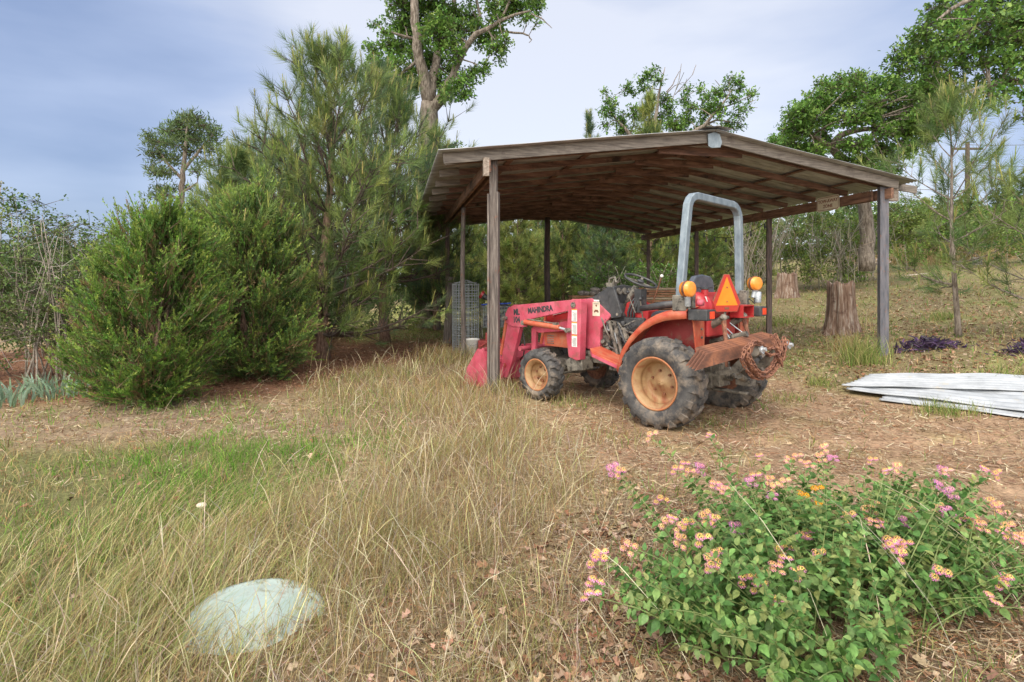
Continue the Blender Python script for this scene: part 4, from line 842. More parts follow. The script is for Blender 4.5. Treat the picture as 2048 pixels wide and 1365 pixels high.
b = MB(); b.box(-.27, .27, -.18, .2, .56, .78); b.tube([(-.2, -.1, .75), (.0, -.15, .95), (.25, -.1, .98)], .03, 6); b.tube([(.26, -.2, .6), (.1, -.2, .8), (.2, -.15, .9)], .02, 6); tx = b.build('machine_scrap', M['black'], None, bevel=.03); tx.location = c0; tag(tx, 'dark greasy machine parts heaped inside the wire shopping cart', 'scrap')
b = MB(); b.box(-.3, .25, -.2, .2, .03, .32); b.box(-.15, .1, -.15, .1, .32, .48); b.tube([(-.25, -.25, .2), (.1, -.28, .45), (.3, -.2, .2)], .025, 6); tx = b.build('small_engine', M['darkred'], None, bevel=.03); tx.location = c0 + Vector((-.05, -.75, .0)); tag(tx, 'dark red old engine on the ground in front of the shopping cart', 'engine')
# lumber piles
ORD = 'first second third fourth fifth sixth seventh eighth ninth tenth eleventh twelfth thirteenth fourteenth fifteenth sixteenth'.split()
def pile(px, py, Y_, L_, rows, cols, mt, lab, grp, yaw, zt, bw=.14, bh=.045):
    c = P(px, py, Y_); z0 = H(c.x, c.y); n = 0
    for r_ in range(rows):
        for q in range(cols):
            bl = empty('board', (0, 0, 0)) if False else None
            b = MB(); L2 = L_ * random.uniform(.85, 1.05); b.box(-L2 / 2, L2 / 2, -bw / 2, bw / 2, 0, bh); o = b.build('lumber_board', M[mt] if random.random() < .8 else M['lumber_pale'], None, bevel=.003)
            a_ = math.radians(yaw) + random.uniform(-.04, .04); dy = (q - (cols - 1) / 2) * (bw + .02) + random.uniform(-.01, .01)
            o.rotation_euler = (0, random.uniform(-.006, .006), a_); o.location = (c.x - math.sin(a_) * dy + random.uniform(-.08, .08), c.y + math.cos(a_) * dy, z0 + .12 + r_ * (bh + .019)); tag(o, 'board %s from the top of %s, %s row' % (ORD[rows - 1 - r_], lab, ('front', 'middle', 'back')[q]), 'board', grp)
    for dx in (-.35, .35):
        b = MB(); b.box(-.05, .05, -cols * .09, cols * .09, -.1, .117); o = b.build('pile_bearer', M['postdark'], None); a_ = math.radians(yaw); o.rotation_euler = (0, 0, a_); o.location = (c.x + math.cos(a_) * dx * L_, c.y + math.sin(a_) * dx * L_, z0); tag(o, '%s dark bearer under ' % ('left' if dx < 0 else 'right') + grp.split(' in ')[-1], 'bearer', 'bearers under ' + grp.split(' in ')[-1])
    return c, z0 + .12 + rows * (bh + .019)
c1, zt1 = pile(1196, 600, 15.6, 1.55, 15, 3, 'lumber', 'the left lumber pile', 'boards in the left lumber pile', 6, 0)
for k in range(9):
    b = MB(); r_ = random.uniform(.07, .13); Mx = Matrix.Diagonal((random.uniform(1, 1.7), 1, random.uniform(.55, .8), 1)); b.lathe([(0, -r_)] + [(r_ * math.cos(a_) * (1 + .12 * math.sin(a_ * 5)), r_ * math.sin(a_)) for a_ in [-PI / 2 + PI * q / 6 for q in range(1, 6)]] + [(0, r_)], 9, Mx, 'z')
    b.v = [(x * random.uniform(.85, 1.15), y * random.uniform(.85, 1.15), z) for x, y, z in b.v]; o = b.build('stone', M['stone'], None, bevel=.01); o.location = (c1.x - .42 + k * .115 + random.uniform(-.03, .03), c1.y + random.uniform(-.12, .12), zt1 + .055 + (.09 if k in (3, 5) else 0)); o.rotation_euler = (0, 0, random.uniform(0, 6)); tag(o, 'grey rubble stone on top of the left lumber pile, %s from the left' % ORD[k], 'stone', 'stones on the lumber pile')
c2, zt2 = pile(1335, 600, 15.2, 1.5, 16, 3, 'lumber', 'the right lumber pile', 'boards in the right lumber pile', 4, 0)
# stumps
def stump(px, py, rt_, hgt, lab, rb=1.5, seed=0):
    c = G(px, py); rs = random.Random(seed); n = 56; b = MB(); vs = []; K = 12
    lob = [rs.uniform(0, 6.28) for _ in range(5)]
    for k in range(K):
        t_ = k / (K - 1); r = rt_ * (1 + (rb - 1) * (1 - t_) ** 2.6)
        for q in range(n):
            a_ = 2 * PI * q / n
            w_ = 1 + .07 * math.sin(3 * a_ + lob[0]) + .05 * math.sin(7 * a_ + lob[1]) + .035 * math.sin(17 * a_ + lob[2]) + .02 * math.sin(29 * a_ + lob[3]) + .20 * (1 - t_) ** 3 * math.sin(5 * a_ + lob[4])
            z = hgt * t_ - .15 + (.03 * math.sin(5 * a_ + 1) + .035 * math.sin(23 * a_ + 2) if k == K - 1 else 0)
            vs.append((r * w_ * math.cos(a_), r * w_ * math.sin(a_), z))
    fs = [(k * n + q, k * n + (q + 1) % n, (k + 1) * n + (q + 1) % n, (k + 1) * n + q) for k in range(K - 1) for q in range(n)]
    top = len(vs); vs += [(rt_ * .5 * math.cos(2 * PI * q / n), rt_ * .5 * math.sin(2 * PI * q / n), hgt - .20) for q in range(n)]; vs.append((0, 0, hgt - .3))
    fs += [((K - 1) * n + q, (K - 1) * n + (q + 1) % n, top + (q + 1) % n, top + q) for q in range(n)] + [(top + q, top + (q + 1) % n, top + n) for q in range(n)]
    b.add(vs, fs); o = b.build('tree_stump', M['stump'], None, smooth=True); o.location = c; tag(o, lab, 'tree stump'); return o
def sdepth(px, py): return G(px, py).y
g = G(1682, 668); stump(1682, 668, 23 / FPX * g.y, 104 / FPX * g.y + .12, 'tall rotting tree stump with shredded brown bark beside the right front carport post', 1.6, 3)
g = G(1573, 596); stump(1573, 596, 17 / FPX * g.y, 50 / FPX * g.y + .12, 'smaller weathered tree stump near the light green bushes', 1.35, 5)
g = G(1954, 530); b = MB(); b.lathe([(0, -.1), (.20, -.1), (.19, .33), (.17, .35), (0, .34)], 12, axis='z'); o = b.build('cut_block', M['stone'], None); o.location = g; tag(o, 'small squat grey cut log block in the far grass', 'log block')
# fallen logs
def log(pts, rad, lab, mt='deadwood', br=()):
    r_ = MB(); r_.tube(pts, rad, 12)
    o = r_.build('fallen_log', M[mt], None, smooth=True); tag(o, lab, 'log')
    for bp, br_ in br:
        q = MB(); q.tube(bp, br_, 7); q.build('branch_stub', M[mt], o, smooth=True)
    return o
a_ = G(1700, 556); b_ = G(1870, 556)
log([P(1685, 533, a_.y), P(1720, 531, a_.y), P(1752, 527, a_.y - .3), P(1775, 534, a_.y - .5)], [.05, .06, .07, .06], 'bleached fallen branch raised above the log beside the shrubs', br=[([P(1740, 529, a_.y - .2), P(1757, 517, a_.y - .3)], [.05, .03]), ([P(1765, 530, a_.y - .4), P(1782, 524, a_.y - .4)], [.045, .02])])
log([P(1680, 561, a_.y) + Vector((0, 0, 0)), P(1725, 560, a_.y - .3), P(1770, 566, a_.y - 1.0), P(1820, 556, a_.y - 1.2), P(1860, 549, a_.y - 1.1)], [.15, .16, .17, .14, .08], 'long grey fallen log lying in the grass behind the right front post')
# white corrugated sheets
def ground_sheet(A, B_, C_, D_, pitch, dz, lab):
    A, B_, C_, D_ = [G(*p) for p in (A, B_, C_, D_)]; nw = int((A - B_).length / pitch * 6); nl = 40; vs = []
    for i in range(nw + 1):
        for j in range(nl + 1):
            p = A.lerp(B_, i / nw).lerp(D_.lerp(C_, i / nw), j / nl); z = H(p.x, p.y)
            vs.append((p.x + .02 * math.sin(i * .09 + 1) * (j == 0), p.y, z + dz + .020 * math.sin(2 * PI * i / 6) + .004 * math.sin(j * .35 + dz * 40)))
    fs = [(i * (nl + 1) + j, (i + 1) * (nl + 1) + j, (i + 1) * (nl + 1) + j + 1, i * (nl + 1) + j + 1) for i in range(nw) for j in range(nl)]
    b = MB(); b.add(vs, fs); o = b.build('corrugated_sheet', M['sheetwhite'], None, smooth=True); md = o.modifiers.new('t', 'SOLIDIFY'); md.thickness = .002; tag(o, lab, 'metal sheet', 'white roofing sheets lying on the ground')
ground_sheet((1690, 789), (1730, 769), (2180, 793), (2180, 851), .10, .060, 'top sheet of the white corrugated roofing pile lying on the ground at right')
ground_sheet((1755, 806), (1800, 775), (2200, 800), (2200, 863), .10, .022, 'lower white corrugated roofing sheet sticking out toward the viewer from beneath the other')
ground_sheet((1680, 786), (1746, 763), (2060, 768), (2060, 800), .10, .095, 'rearmost white corrugated roofing sheet with a torn left end')
# pale green tank lid
c0 = Vector((-1.17, 2.60, H(-1.17, 2.60) - .035)); vs = []; n = 40; b = MB()
prof = [(.315, -.06), (.312, .02), (.30, .028), (.298, .045), (.275, .052), (.265, .048), (.20, .072), (.13, .085), (.06, .09), (0, .092)]
b.lathe(prof, n, axis='z'); b.v = [(x * (1 + .03 * math.sin(3 * math.atan2(y, x))), y * .96, z) for x, y, z in b.v]
lid = b.build('tank_lid', M['lid'], None, smooth=True); lid.location = c0; lid.rotation_euler = (math.radians(7), math.radians(4), 0); tag(lid, 'pale green domed plastic tank lid half buried in dry grass', 'tank lid')
for k, (px, py, r_, lb) in enumerate(((403, 1042, .030, 'small white stone caught in the flattened grass'), (1432, 0, 0, ''),)):
    if not lb: continue
    g = G(px, py); b = MB(); b.lathe([(0, -r_), (r_ * .8, -r_ * .6), (r_, 0), (r_ * .7, r_ * .6), (0, r_ * .8)], 9, Matrix.Diagonal((1.2, .9, .7, 1)), 'z'); o = b.build('stone', M['cream'], None, bevel=.005); o.location = g + Vector((0, 0, .10)); tag(o, lb, 'stone')
# utility pole and wires
g = G(1935, 497); yp = 34.; gx_ = (1935 - CXP) / FPX * yp; up_ = empty('utility_pole', (gx_, yp, H(gx_, yp)), 0, 'dark wooden utility pole standing far off behind the young pine', 'utility pole')
b = MB(); b.tube([(0, 0, -.3), (0, 0, 5), (0, 0, P(1935, 285, yp).z - H(gx_, yp))], [.15, .13, .11], 10); b.build('pole', M['bark_dark'], up_)
b = MB(); b.box(-.9, .9, -.05, .05, P(1935, 300, yp).z - H(gx_, yp), P(1935, 296, yp).z - H(gx_, yp)); b.build('crossarm', M['bark_dark'], up_)
for (pa, pb, lb) in (((1937, 290), (2300, 262), 'uppermost power line running right from the utility pole'), ((1937, 330), (2300, 312), 'middle power line running right from the utility pole'), ((1937, 372), (2300, 230), 'lowest service wire sloping up to the right')):
    A_, B_ = P(*pa, yp), P(*pb, yp + 6); b = MB(); b.tube([A_.lerp(B_, k / 10) - Vector((0, 0, .35 * 4 * (k / 10) * (1 - k / 10))) for k in range(11)], .016, 4); tag(b.build('power_line', M['wire'], None), lb, 'wire')
A_, B_ = P(1935, 505, 12.0), G(2048, 650); b = MB(); b.tube([P(1925, 490, 11.8), G(2052, 655)], .007, 5); tag(b.build('guy_wire', M['stem'], None), 'thin green line slanting from the young pine down to the ground', 'wire')
# ------------------------------------------------------------------ plants
# templates ------------------------------------------------------
KITE = (np.array([(0, 0, 0), (-.5, .08, .45), (0, 0, 1.0), (.5, .08, .45)]), np.array([(0, 1, 2, 3)]))
LEAF2 = (np.array([(0, 0, 0), (-.42, .10, .35), (-.30, .08, .75), (0, -.05, 1.0), (.30, .08, .75), (.42, .10, .35)]), np.array([(0, 1, 2, 3), (0, 3, 4, 5)]))
OAKL = (np.array([(0, 0, 0), (-.40, .10, .40), (-.16, .02, .52), (-.33, .08, .85), (0, -.04, 1.0), (.33, .08, .85), (.16, .02, .52), (.40, .10, .40)]), np.array([(0, 1, 2, 3, 4, 5, 6, 7)]))
NEED = (np.array([(-.5, 0, 0), (.5, 0, 0), (0, .10, 1.0)]), np.array([(0, 1, 2)]))
STK = (np.array([(.5, 0, 0), (-.25, .43, 0), (-.25, -.43, 0), (.3, 0, 1), (-.15, .26, 1), (-.15, -.26, 1)]), np.array([(0, 1, 4, 3), (1, 2, 5, 4), (2, 0, 3, 5)]))
def rdir(n, base=None, spread=None):
    v = norm(rng.normal(size=(n, 3)))
    if base is None: return v
    return norm(np.asarray(base) + v * spread)
def sticks(S, a, b_, w, cols):
    a = np.asarray(a, float); b_ = np.asarray(b_, float); d = b_ - a; L = np.linalg.norm(d, axis=1); n = len(a)
    w = np.broadcast_to(w, (n,)); S.add(*STK, a, frames(d), np.stack([w, w, L], 1), pick(cols, n))
PINEG = [(.14, .21, .06), (.19, .26, .075), (.11, .175, .06), (.22, .28, .08)]
PINEB = [(.10, .165, .08), (.135, .20, .09), (.09, .145, .075)]
YELG = [(.30, .34, .08), (.24, .30, .08), (.36, .37, .11)]
TAN = [(.36, .30, .12), (.30, .28, .11)]
def needle_cloud(S, pos, d, cnt, length, width, cols, back=.25, open_=(.35, 1.1)):
    "bottle-brush tufts: pos,d (n,3)"
    n = len(pos); q = np.repeat(np.arange(n), cnt); m = len(q)
    d0 = d[q]; t_ = rng.random(m); base = pos[q] - d0 * (t_ * back)[:, None]
    perp = norm(np.cross(d0, norm(rng.normal(size=(m, 3))))); th = rng.uniform(open_[0], open_[1], m) * (.55 + .6 * t_)
    nd_ = norm(d0 * np.cos(th)[:, None] + perp * np.sin(th)[:, None] + np.array([0, 0, -.10]))
    L = length * rng.uniform(.7, 1.15, m); tone = np.repeat(pick(cols, n, a=.18), cnt, axis=0) * (1 + rng.normal(0, .12, (m, 1)))
    S.add(*NEED, base, frames(nd_), np.stack([np.full(m, width), L, L], 1), np.clip(tone, .01, .8))
def pine(root, hgt, crown0, rmax, nwh=14, nb=5, tuft=46, nl=.2, nw=.007, cols=PINEG, trunk_r=.09, lean=(0, 0), elev=(10, 55), prof=1.0, candles=True, seed=1, back=.28, gap=.0, sub=3, bark='bark_pine', stem_bend=.05):
    R_ = random.Random(seed); x0, y0, z0 = pmat(root).translation
    def tp(t_): return Vector((x0 + lean[0] * t_ + stem_bend * math.sin(t_ * 7 + seed), y0 + lean[1] * t_ + stem_bend * math.cos(t_ * 5 + seed), z0 - .1 + (hgt + .1) * t_))
    b = MB(); K = 14; b.tube([tp(k / K) for k in range(K + 1)], [trunk_r * (1 - .88 * (k / K)) + (.25 * trunk_r if k == 0 else 0) for k in range(K + 1)], 10)
    b.build('trunk', M[bark], root, world=True, smooth=True)
    b = MB(); P_, D_, W_ = [], [], []
    for i in range(nwh):
        f = i / (nwh - 1); t_ = crown0 + (1 - crown0) * f * .93; base = tp(t_)
        L = rmax * ((1 - f) ** prof * .80 + .20) * (1 if f > .12 else .8)
        el = math.radians(elev[0] + (elev[1] - elev[0]) * f)
        a0 = R_.uniform(0, 6.28)
        for q in range(nb if f < .6 else max(3, nb - 2)):
            if R_.random() < gap: continue
            az = a0 + 2 * PI * q / nb + R_.uniform(-.35, .35); Lq = L * R_.uniform(.65, 1.15); e_ = el + R_.uniform(-.2, .2)
            pts = []; p = base.copy(); dd = Vector((math.cos(az) * math.cos(e_), math.sin(az) * math.cos(e_), math.sin(e_)))
            N_ = 6; up_k = .10
            for k in range(N_ + 1):
                pts.append(p.copy()); dd = (dd + Vector((R_.uniform(-.1, .1), R_.uniform(-.1, .1), up_k + R_.uniform(-.05, .08)))).normalized(); p = p + dd * Lq / N_
            r0 = trunk_r * .28 * (1 - .6 * f); b.tube(pts, [r0 * (1 - .85 * k / N_) + .003 for k in range(N_ + 1)], 5, caps=False)
            P_.append(pts[-1]); D_.append((pts[-1] - pts[-2]).normalized())
            for k in range(2, N_ + 1):
                for s in range(sub):
                    if R_.random() < .12 + .5 * max(0, f - .45) + (.35 if k < 4 and f > .5 else 0): continue
                    bp = pts[k - 1].lerp(pts[k], R_.random()); dr = (pts[k] - pts[k - 1]).normalized(); sd = dr.cross(Vector((R_.uniform(-1, 1), R_.uniform(-1, 1), R_.uniform(-1, 1)))).normalized()
                    dv = (dr * .55 + sd * .8 + Vector((0, 0, .38))).normalized(); sl_ = Lq * R_.uniform(.12, .26) + .10
                    e2 = bp + dv * sl_; d2 = (dv + Vector((0, 0, .35))).normalized(); b.tube([bp, e2], [r0 * .35 + .002, .003], 4, caps=False)
                    P_.append(e2 + d2 * .05); D_.append(d2)
    P_.append(tp(1.0)); D_.append(Vector((0, 0, 1))); P_.append(tp(.97)); D_.append(Vector((0, 0, 1)))
    P_ = np.array(P_); D_ = np.array(D_); b.build('branches', M['bark_dark'] if bark == 'bark_pine' else M[bark], root, world=True)
    S = ST(); needle_cloud(S, P_, D_, tuft, nl, nw, cols, back=back)
    if candles:
        k = rng.random(len(P_)) < .55; n = int(k.sum()); up = norm(D_[k] * .4 + np.array([0, 0, 1.]) + rng.normal(0, .12, (n, 3)))
        L = rng.uniform(.10, .26, n) * nl / .2
        S.add(*STK, P_[k], frames(up), np.stack([np.full(n, .10 * nl), np.full(n, .10 * nl), L], 1), pick(TAN + YELG, n)); m = 6
        q = np.repeat(np.arange(n), m); S.add(*NEED, (P_[k] + up * L[:, None] * .3)[q], frames(norm(up[q] + rng.normal(0, .25, (n * m, 3)))), np.stack([np.full(n * m, nw * 1.3), L[q], L[q] * .9], 1), pick(YELG, n * m))
    S.build('needles', M['needle'], root)
def broadleaf(root, limbs, clusters, leaf=.09, cols=None, per=220, tmpl=OAKL, bark='bark', twig_r=.006, aspect=.75, flat=.5, seed=0, droop=-.2, sprig=7):
    """limbs: [(pts, radii)], clusters: [(centre, radius(3) or r)]"""
    R_ = random.Random(seed); b = MB(); anchors = []
    for k, (pts, rad) in enumerate(limbs):
        pts = [Vector(p) for p in pts]
        # resample with wobble
        fine, fr = [], []
        for i in range(len(pts) - 1):
            m_ = max(2, int((pts[i + 1] - pts[i]).length / .35))
            for q in range(m_):
                t_ = q / m_; w_ = .18 * rad[i] * (1 if 0 < t_ else 0) + .02
                fine.append(pts[i].lerp(pts[i + 1], t_) + Vector((R_.uniform(-w_, w_), R_.uniform(-w_, w_), R_.uniform(-w_, w_) * .5))); fr.append(rad[i] + (rad[i + 1] - rad[i]) * t_)
        fine.append(pts[-1]); fr.append(rad[-1]); b.tube(fine, fr, 12 if fr[0] > .1 else 7)
        if k == 0: tr = b.build('trunk', M[bark], root, world=True, smooth=True); b = MB()
        anchors += list(zip(fine, fr))
    S = ST(); SA, SB = [], []
    A_ = np.array([tuple(a[0]) for a in anchors]); AR = [a[1] for a in anchors]
    for (c, r) in clusters:
        c = Vector(c); rr = np.array(r if hasattr(r, '__len__') else (r, r, r)); d2 = np.linalg.norm(A_ - np.array(c), axis=1) + np.array([.0 if a[1] < .15 else .3 for a in anchors]); i = int(d2.argmin()); a = anchors[i][0]; r0 = min(anchors[i][1] * .6, .012 + .02 * (c - a).length)
        mid = a.lerp(c, .5) + Vector((R_.uniform(-.1, .1), R_.uniform(-.1, .1), .08)) * (c - a).length
        b.tube([a, mid, c], [r0, r0 * .65, r0 * .35 + .003], 5, caps=False)
        ns = max(4, int(per / sprig * float(np.mean(rr) / .5) ** 2))
        u = norm(rng.normal(size=(ns, 3))) * (rng.random((ns, 1)) ** .45) * rr * (1 + .25 * np.sin(np.arange(ns) * 2.4))[:, None] + np.array(c)
        m_ = max(3, ns // 6); SA.append(np.repeat(np.array([tuple(c)]), m_, 0)); SB.append(u[:m_])
        near = u[rng.integers(0, m_, ns - m_)]; SA.append(near); SB.append(u[m_:]) if ns > m_ else None
        tone = np.repeat(pick(cols, ns, a=.14, b=.06), sprig, 0); q = np.repeat(np.arange(ns), sprig); m2 = len(q)
        out_ = norm(u - np.array(c) + np.array([0, 0, .3 * rr[2]]))
        dv = norm(out_[q] * .5 + rng.normal(0, .75, (m2, 3)) + np.array([0, 0, droop]))
        pos = u[q] + rng.normal(0, leaf * .55, (m2, 3))
        upv = norm(np.array([0, 0, 1.]) + rng.normal(0, flat, (m2, 3)))
        s = leaf * rng.uniform(.6, 1.2, m2); S.add(*tmpl, pos, frames(dv, up=upv), np.stack([s * aspect, s, s], 1), np.clip(tone * (1 + rng.normal(0, .1, (m2, 1))), .01, .8))
    b.build('limbs', M[bark], root, world=True, smooth=True)
    a = np.concatenate(SA); c = np.concatenate(SB); k = np.linalg.norm(a - c, axis=1) < 1.2; sticks(S, a[k], c[k], twig_r * 2, [(.10, .08, .06), (.16, .13, .10)])
    S.build('leaves', M['leaf'], root)
def cloudclusters(c, rad, n, r=(.3, .6), shell=.45, seed=0, zmin=None):
    R_ = random.Random(seed); o = []
    while len(o) < n:
        v = Vector((R_.gauss(0, 1), R_.gauss(0, 1), R_.gauss(0, 1))).normalized() * (R_.random() ** shell)
        p = Vector(c) + Vector((v.x * rad[0], v.y * rad[1], v.z * rad[2]))
        if zmin is not None and p.z < zmin: continue
        q = R_.uniform(*r); o.append((p, (q, q, q * .75)))
    return o
OAKG = [(.11, .22, .04), (.16, .29, .05), (.09, .18, .04), (.21, .33, .075)]
DKG = [(.07, .125, .035), (.10, .17, .045), (.13, .20, .055)]
LTG = [(.17, .24, .05), (.23, .30, .07), (.13, .20, .045), (.26, .30, .10)]
def at(px, py, Y_): 
    p = P(px, py, Y_); return (p.x, p.y, H(p.x, p.y))
# --- big oak behind the pines -------------------------------------------
YO = 19.0
ok = empty('oak_tree', at(855, 600, YO), 0, 'tall mature oak with a thick forked grey trunk rising behind the big pine', 'tree')
def L(pts, rad, y=YO, dy=0): return ([P(a_, b_, y + dy * i / max(1, len(pts) - 1)) for i, (a_, b_) in enumerate(pts)], rad)
limbs = [L([(853, 680), (852, 480), (853, 330), (858, 240), (860, 205)], [.52, .44, .40, .38, .36]),
 L([(858, 205), (850, 160), (838, 118), (834, 70), (830, 20), (824, -60), (815, -160)], [.30, .24, .21, .19, .17, .13, .06], dy=-1),
 L([(860, 195), (868, 150), (875, 105), (892, 78), (905, 40), (912, -40), (925, -130)], [.26, .20, .16, .14, .12, .09, .05], dy=1.5),
 L([(866, 215), (888, 186), (906, 152), (920, 118), (935, 88), (952, 68), (975, 58), (1000, 42), (1030, 30), (1062, 22)], [.26, .20, .15, .13, .12, .11, .09, .07, .05, .03], dy=-1.5),
 L([(985, 50), (1005, 62), (1030, 66), (1046, 68), (1058, 72), (1062, 80), (1058, 86)], [.06, .05, .045, .04, .03, .022, .012], dy=-.5),
 L([(1062, 28), (1080, 36), (1092, 46), (1104, 57)], [.03, .025, .02, .01], y=YO - 1.5), L([(1080, 40), (1084, 32)], [.015, .008], y=YO - 1.5),
 L([(952, 68), (960, 30), (952, 0), (945, -60), (960, -130)], [.08, .07, .06, .05, .03], dy=1),
 L([(1008, 40), (985, 60), (998, 95), (1000, 130)], [.05, .03, .02, .01]), L([(970, 125), (978, 115), (985, 108)], [.03, .02, .012]),
 L([(836, 120), (800, 150), (775, 180)], [.07, .05, .02], dy=-1), L([(836, 80), (795, 70), (765, 60), (750, 48)], [.07, .05, .03, .015], dy=-.8), L([(1000, 42), (1020, 0), (1060, -60)], [.06, .05, .03])]
limbs = [(p_, [q * .80 for q in r_]) for p_, r_ in limbs]
CL = [(800, 10, 34), (840, 15, 36), (880, 20, 34), (905, 30, 30), (805, 50, 34), (838, 60, 36), (875, 70, 34), (915, 62, 30), (800, 95, 32), (835, 105, 34), (870, 120, 30), (905, 100, 28), (752, 50, 11), (768, 66, 13), (775, 90, 22), (745, 100, 20), (760, 130, 24), (740, 140, 18), (790, 130, 26), (815, 150, 26), (838, 165, 22), (780, 165, 22), (820, 178, 18), (748, 165, 16),
 (880, 165, 24), (905, 185, 22), (925, 170, 24), (945, 150, 22), (965, 140, 16), (975, 135, 10), (935, 190, 16), (905, 140, 22), (890, 190, 18), (938, 35, 24), (955, 60, 26), (985, 75, 24), (990, 45, 22), (1015, 25, 26), (1040, 15, 26), (1065, 12, 22), (1080, 5, 14), (1055, 35, 14), (1075, 48, 8), (1000, 95, 16), (985, 100, 18), (1010, 85, 14), (1003, 122, 9), (1020, 0, 26), (985, 10, 20), (965, 85, 18), (940, 10, 10), (1050, -20, 30), (1000, -40, 34), (860, -40, 44), (920, -50, 44), (800, -50, 44), (830, -110, 48), (900, -130, 48), (960, -110, 44), (880, 45, 28), (850, 140, 20), (900, 295, 10), (912, 290, 9), (890, 305, 9)]
R_ = random.Random(5); cls = []
for (a_, b_, r_) in CL:
    q = r_ / FPX * YO * .92; cls.append((P(a_, b_, YO + R_.uniform(-1, 1) * 1.3), (q, q * 1.2, q * .85)))
broadleaf(ok, limbs, cls, leaf=.13, cols=OAKG, per=600, seed=2, twig_r=.009)
# --- oak clumps above the carport roof ------------------------------------
Y2 = 27.
ok2 = empty('oak_tree', at(1330, 600, Y2), 0, 'sparse oak with open clumped leaves and dead twig tips showing above the carport roof', 'tree')
limbs = [L([(1330, 640), (1335, 480), (1330, 380), (1325, 320)], [.3, .26, .2, .17], y=Y2), L([(1325, 330), (1360, 280), (1410, 250), (1440, 215), (1460, 185)], [.15, .11, .08, .05, .02], y=Y2, dy=-1), L([(1325, 320), (1310, 240), (1320, 180), (1330, 135)], [.14, .09, .05, .015], y=Y2), L([(1330, 330), (1260, 270), (1225, 230), (1212, 190)], [.13, .09, .05, .02], y=Y2, dy=1), L([(1412, 250), (1432, 240), (1450, 242), (1480, 246)], [.06, .05, .035, .02], y=Y2), L([(1332, 185), (1345, 170), (1355, 150), (1362, 140)], [.03, .025, .018, .01], y=Y2), L([(1330, 190), (1350, 172), (1366, 165)], [.025, .018, .01], y=Y2), L([(1445, 215), (1475, 205), (1500, 192)], [.04, .03, .015], y=Y2)]
CL = [(1212, 185, 9), (1215, 205, 11), (1228, 200, 9), (1205, 222, 10), (1222, 225, 16), (1240, 240, 18), (1215, 250, 12), (1255, 175, 12), (1262, 185, 12), (1250, 260, 20), (1300, 150, 13), (1310, 140, 9), (1285, 160, 12), (1290, 178, 13), (1315, 160, 12), (1330, 200, 18), (1335, 230, 20), (1310, 250, 24), (1350, 250, 20), (1370, 200, 13), (1375, 180, 10), (1380, 215, 14), (1372, 240, 20), (1400, 260, 20), (1405, 180, 10), (1415, 195, 15), (1435, 190, 16), (1425, 212, 18), (1450, 180, 11), (1460, 160, 11), (1475, 165, 12), (1480, 180, 12), (1500, 190, 12), (1508, 185, 7), (1465, 200, 13), (1440, 225, 16), (1410, 225, 20), (1480, 215, 9), (1470, 235, 12), (1490, 222, 8), (1500, 215, 6), (1450, 250, 11), (1465, 255, 10), (1480, 250, 9), (1440, 260, 8), (1415, 270, 16), (1270, 225, 18), (1360, 270, 24), (1285, 275, 26)]
cls = [(P(a_, b_, Y2 + R_.uniform(-1, 1) * .9), (r_ / FPX * Y2 * .95,) * 3) for a_, b_, r_ in CL]
broadleaf(ok2, limbs, cls, leaf=.155, cols=OAKG, per=390, seed=4, twig_r=.012)
T = ST(); aa, bb = [], []
for (x_, y_, x2, y2) in ((1345, 200, 1358, 160), (1358, 160, 1363, 128), (1352, 180, 1368, 145), (1355, 185, 1375, 172), (1350, 190, 1385, 150), (1385, 150, 1392, 130), (1360, 200, 1395, 180), (1395, 180, 1402, 165), (1370, 170, 1374, 158), (1455, 165, 1466, 148), (1440, 172, 1430, 160), (1500, 205, 1512, 200), (1500, 215, 1515, 216)):
    aa.append(P(x_, y_, Y2)); bb.append(P(x2, y2, Y2))
sticks(T, aa, bb, .045, [(.3, .25, .2)]); T.build('dead_twigs', M['leaf'], ok2)
# --- big spreading oak on the right ---------------------------------------
Y3 = 19.5
ok3 = empty('oak_tree', at(1730, 520, Y3 + 2), 0, 'broad spreading oak with dark trunk and dense round crown right of the carport roof', 'tree')
limbs = [L([(1733, 540), (1733, 460), (1722, 390), (1690, 330), (1660, 292)], [.28, .24, .2, .17, .15], y=Y3 + 1.5), L([(1660, 292), (1652, 270), (1648, 258)], [.10, .07, .03], y=Y3 + 1), L([(1660, 292), (1680, 272), (1710, 262), (1745, 258), (1780, 240), (1810, 215)], [.13, .11, .10, .08, .06, .03], y=Y3 + 1), L([(1722, 390), (1770, 330), (1830, 290), (1880, 270)], [.15, .11, .07, .03], y=Y3 + 1, dy=1), L([(1655, 290), (1610, 260), (1580, 240)], [.09, .06, .03], y=Y3, dy=-.6), L([(1745, 258), (1750, 220), (1740, 190)], [.07, .05, .02], y=Y3)]
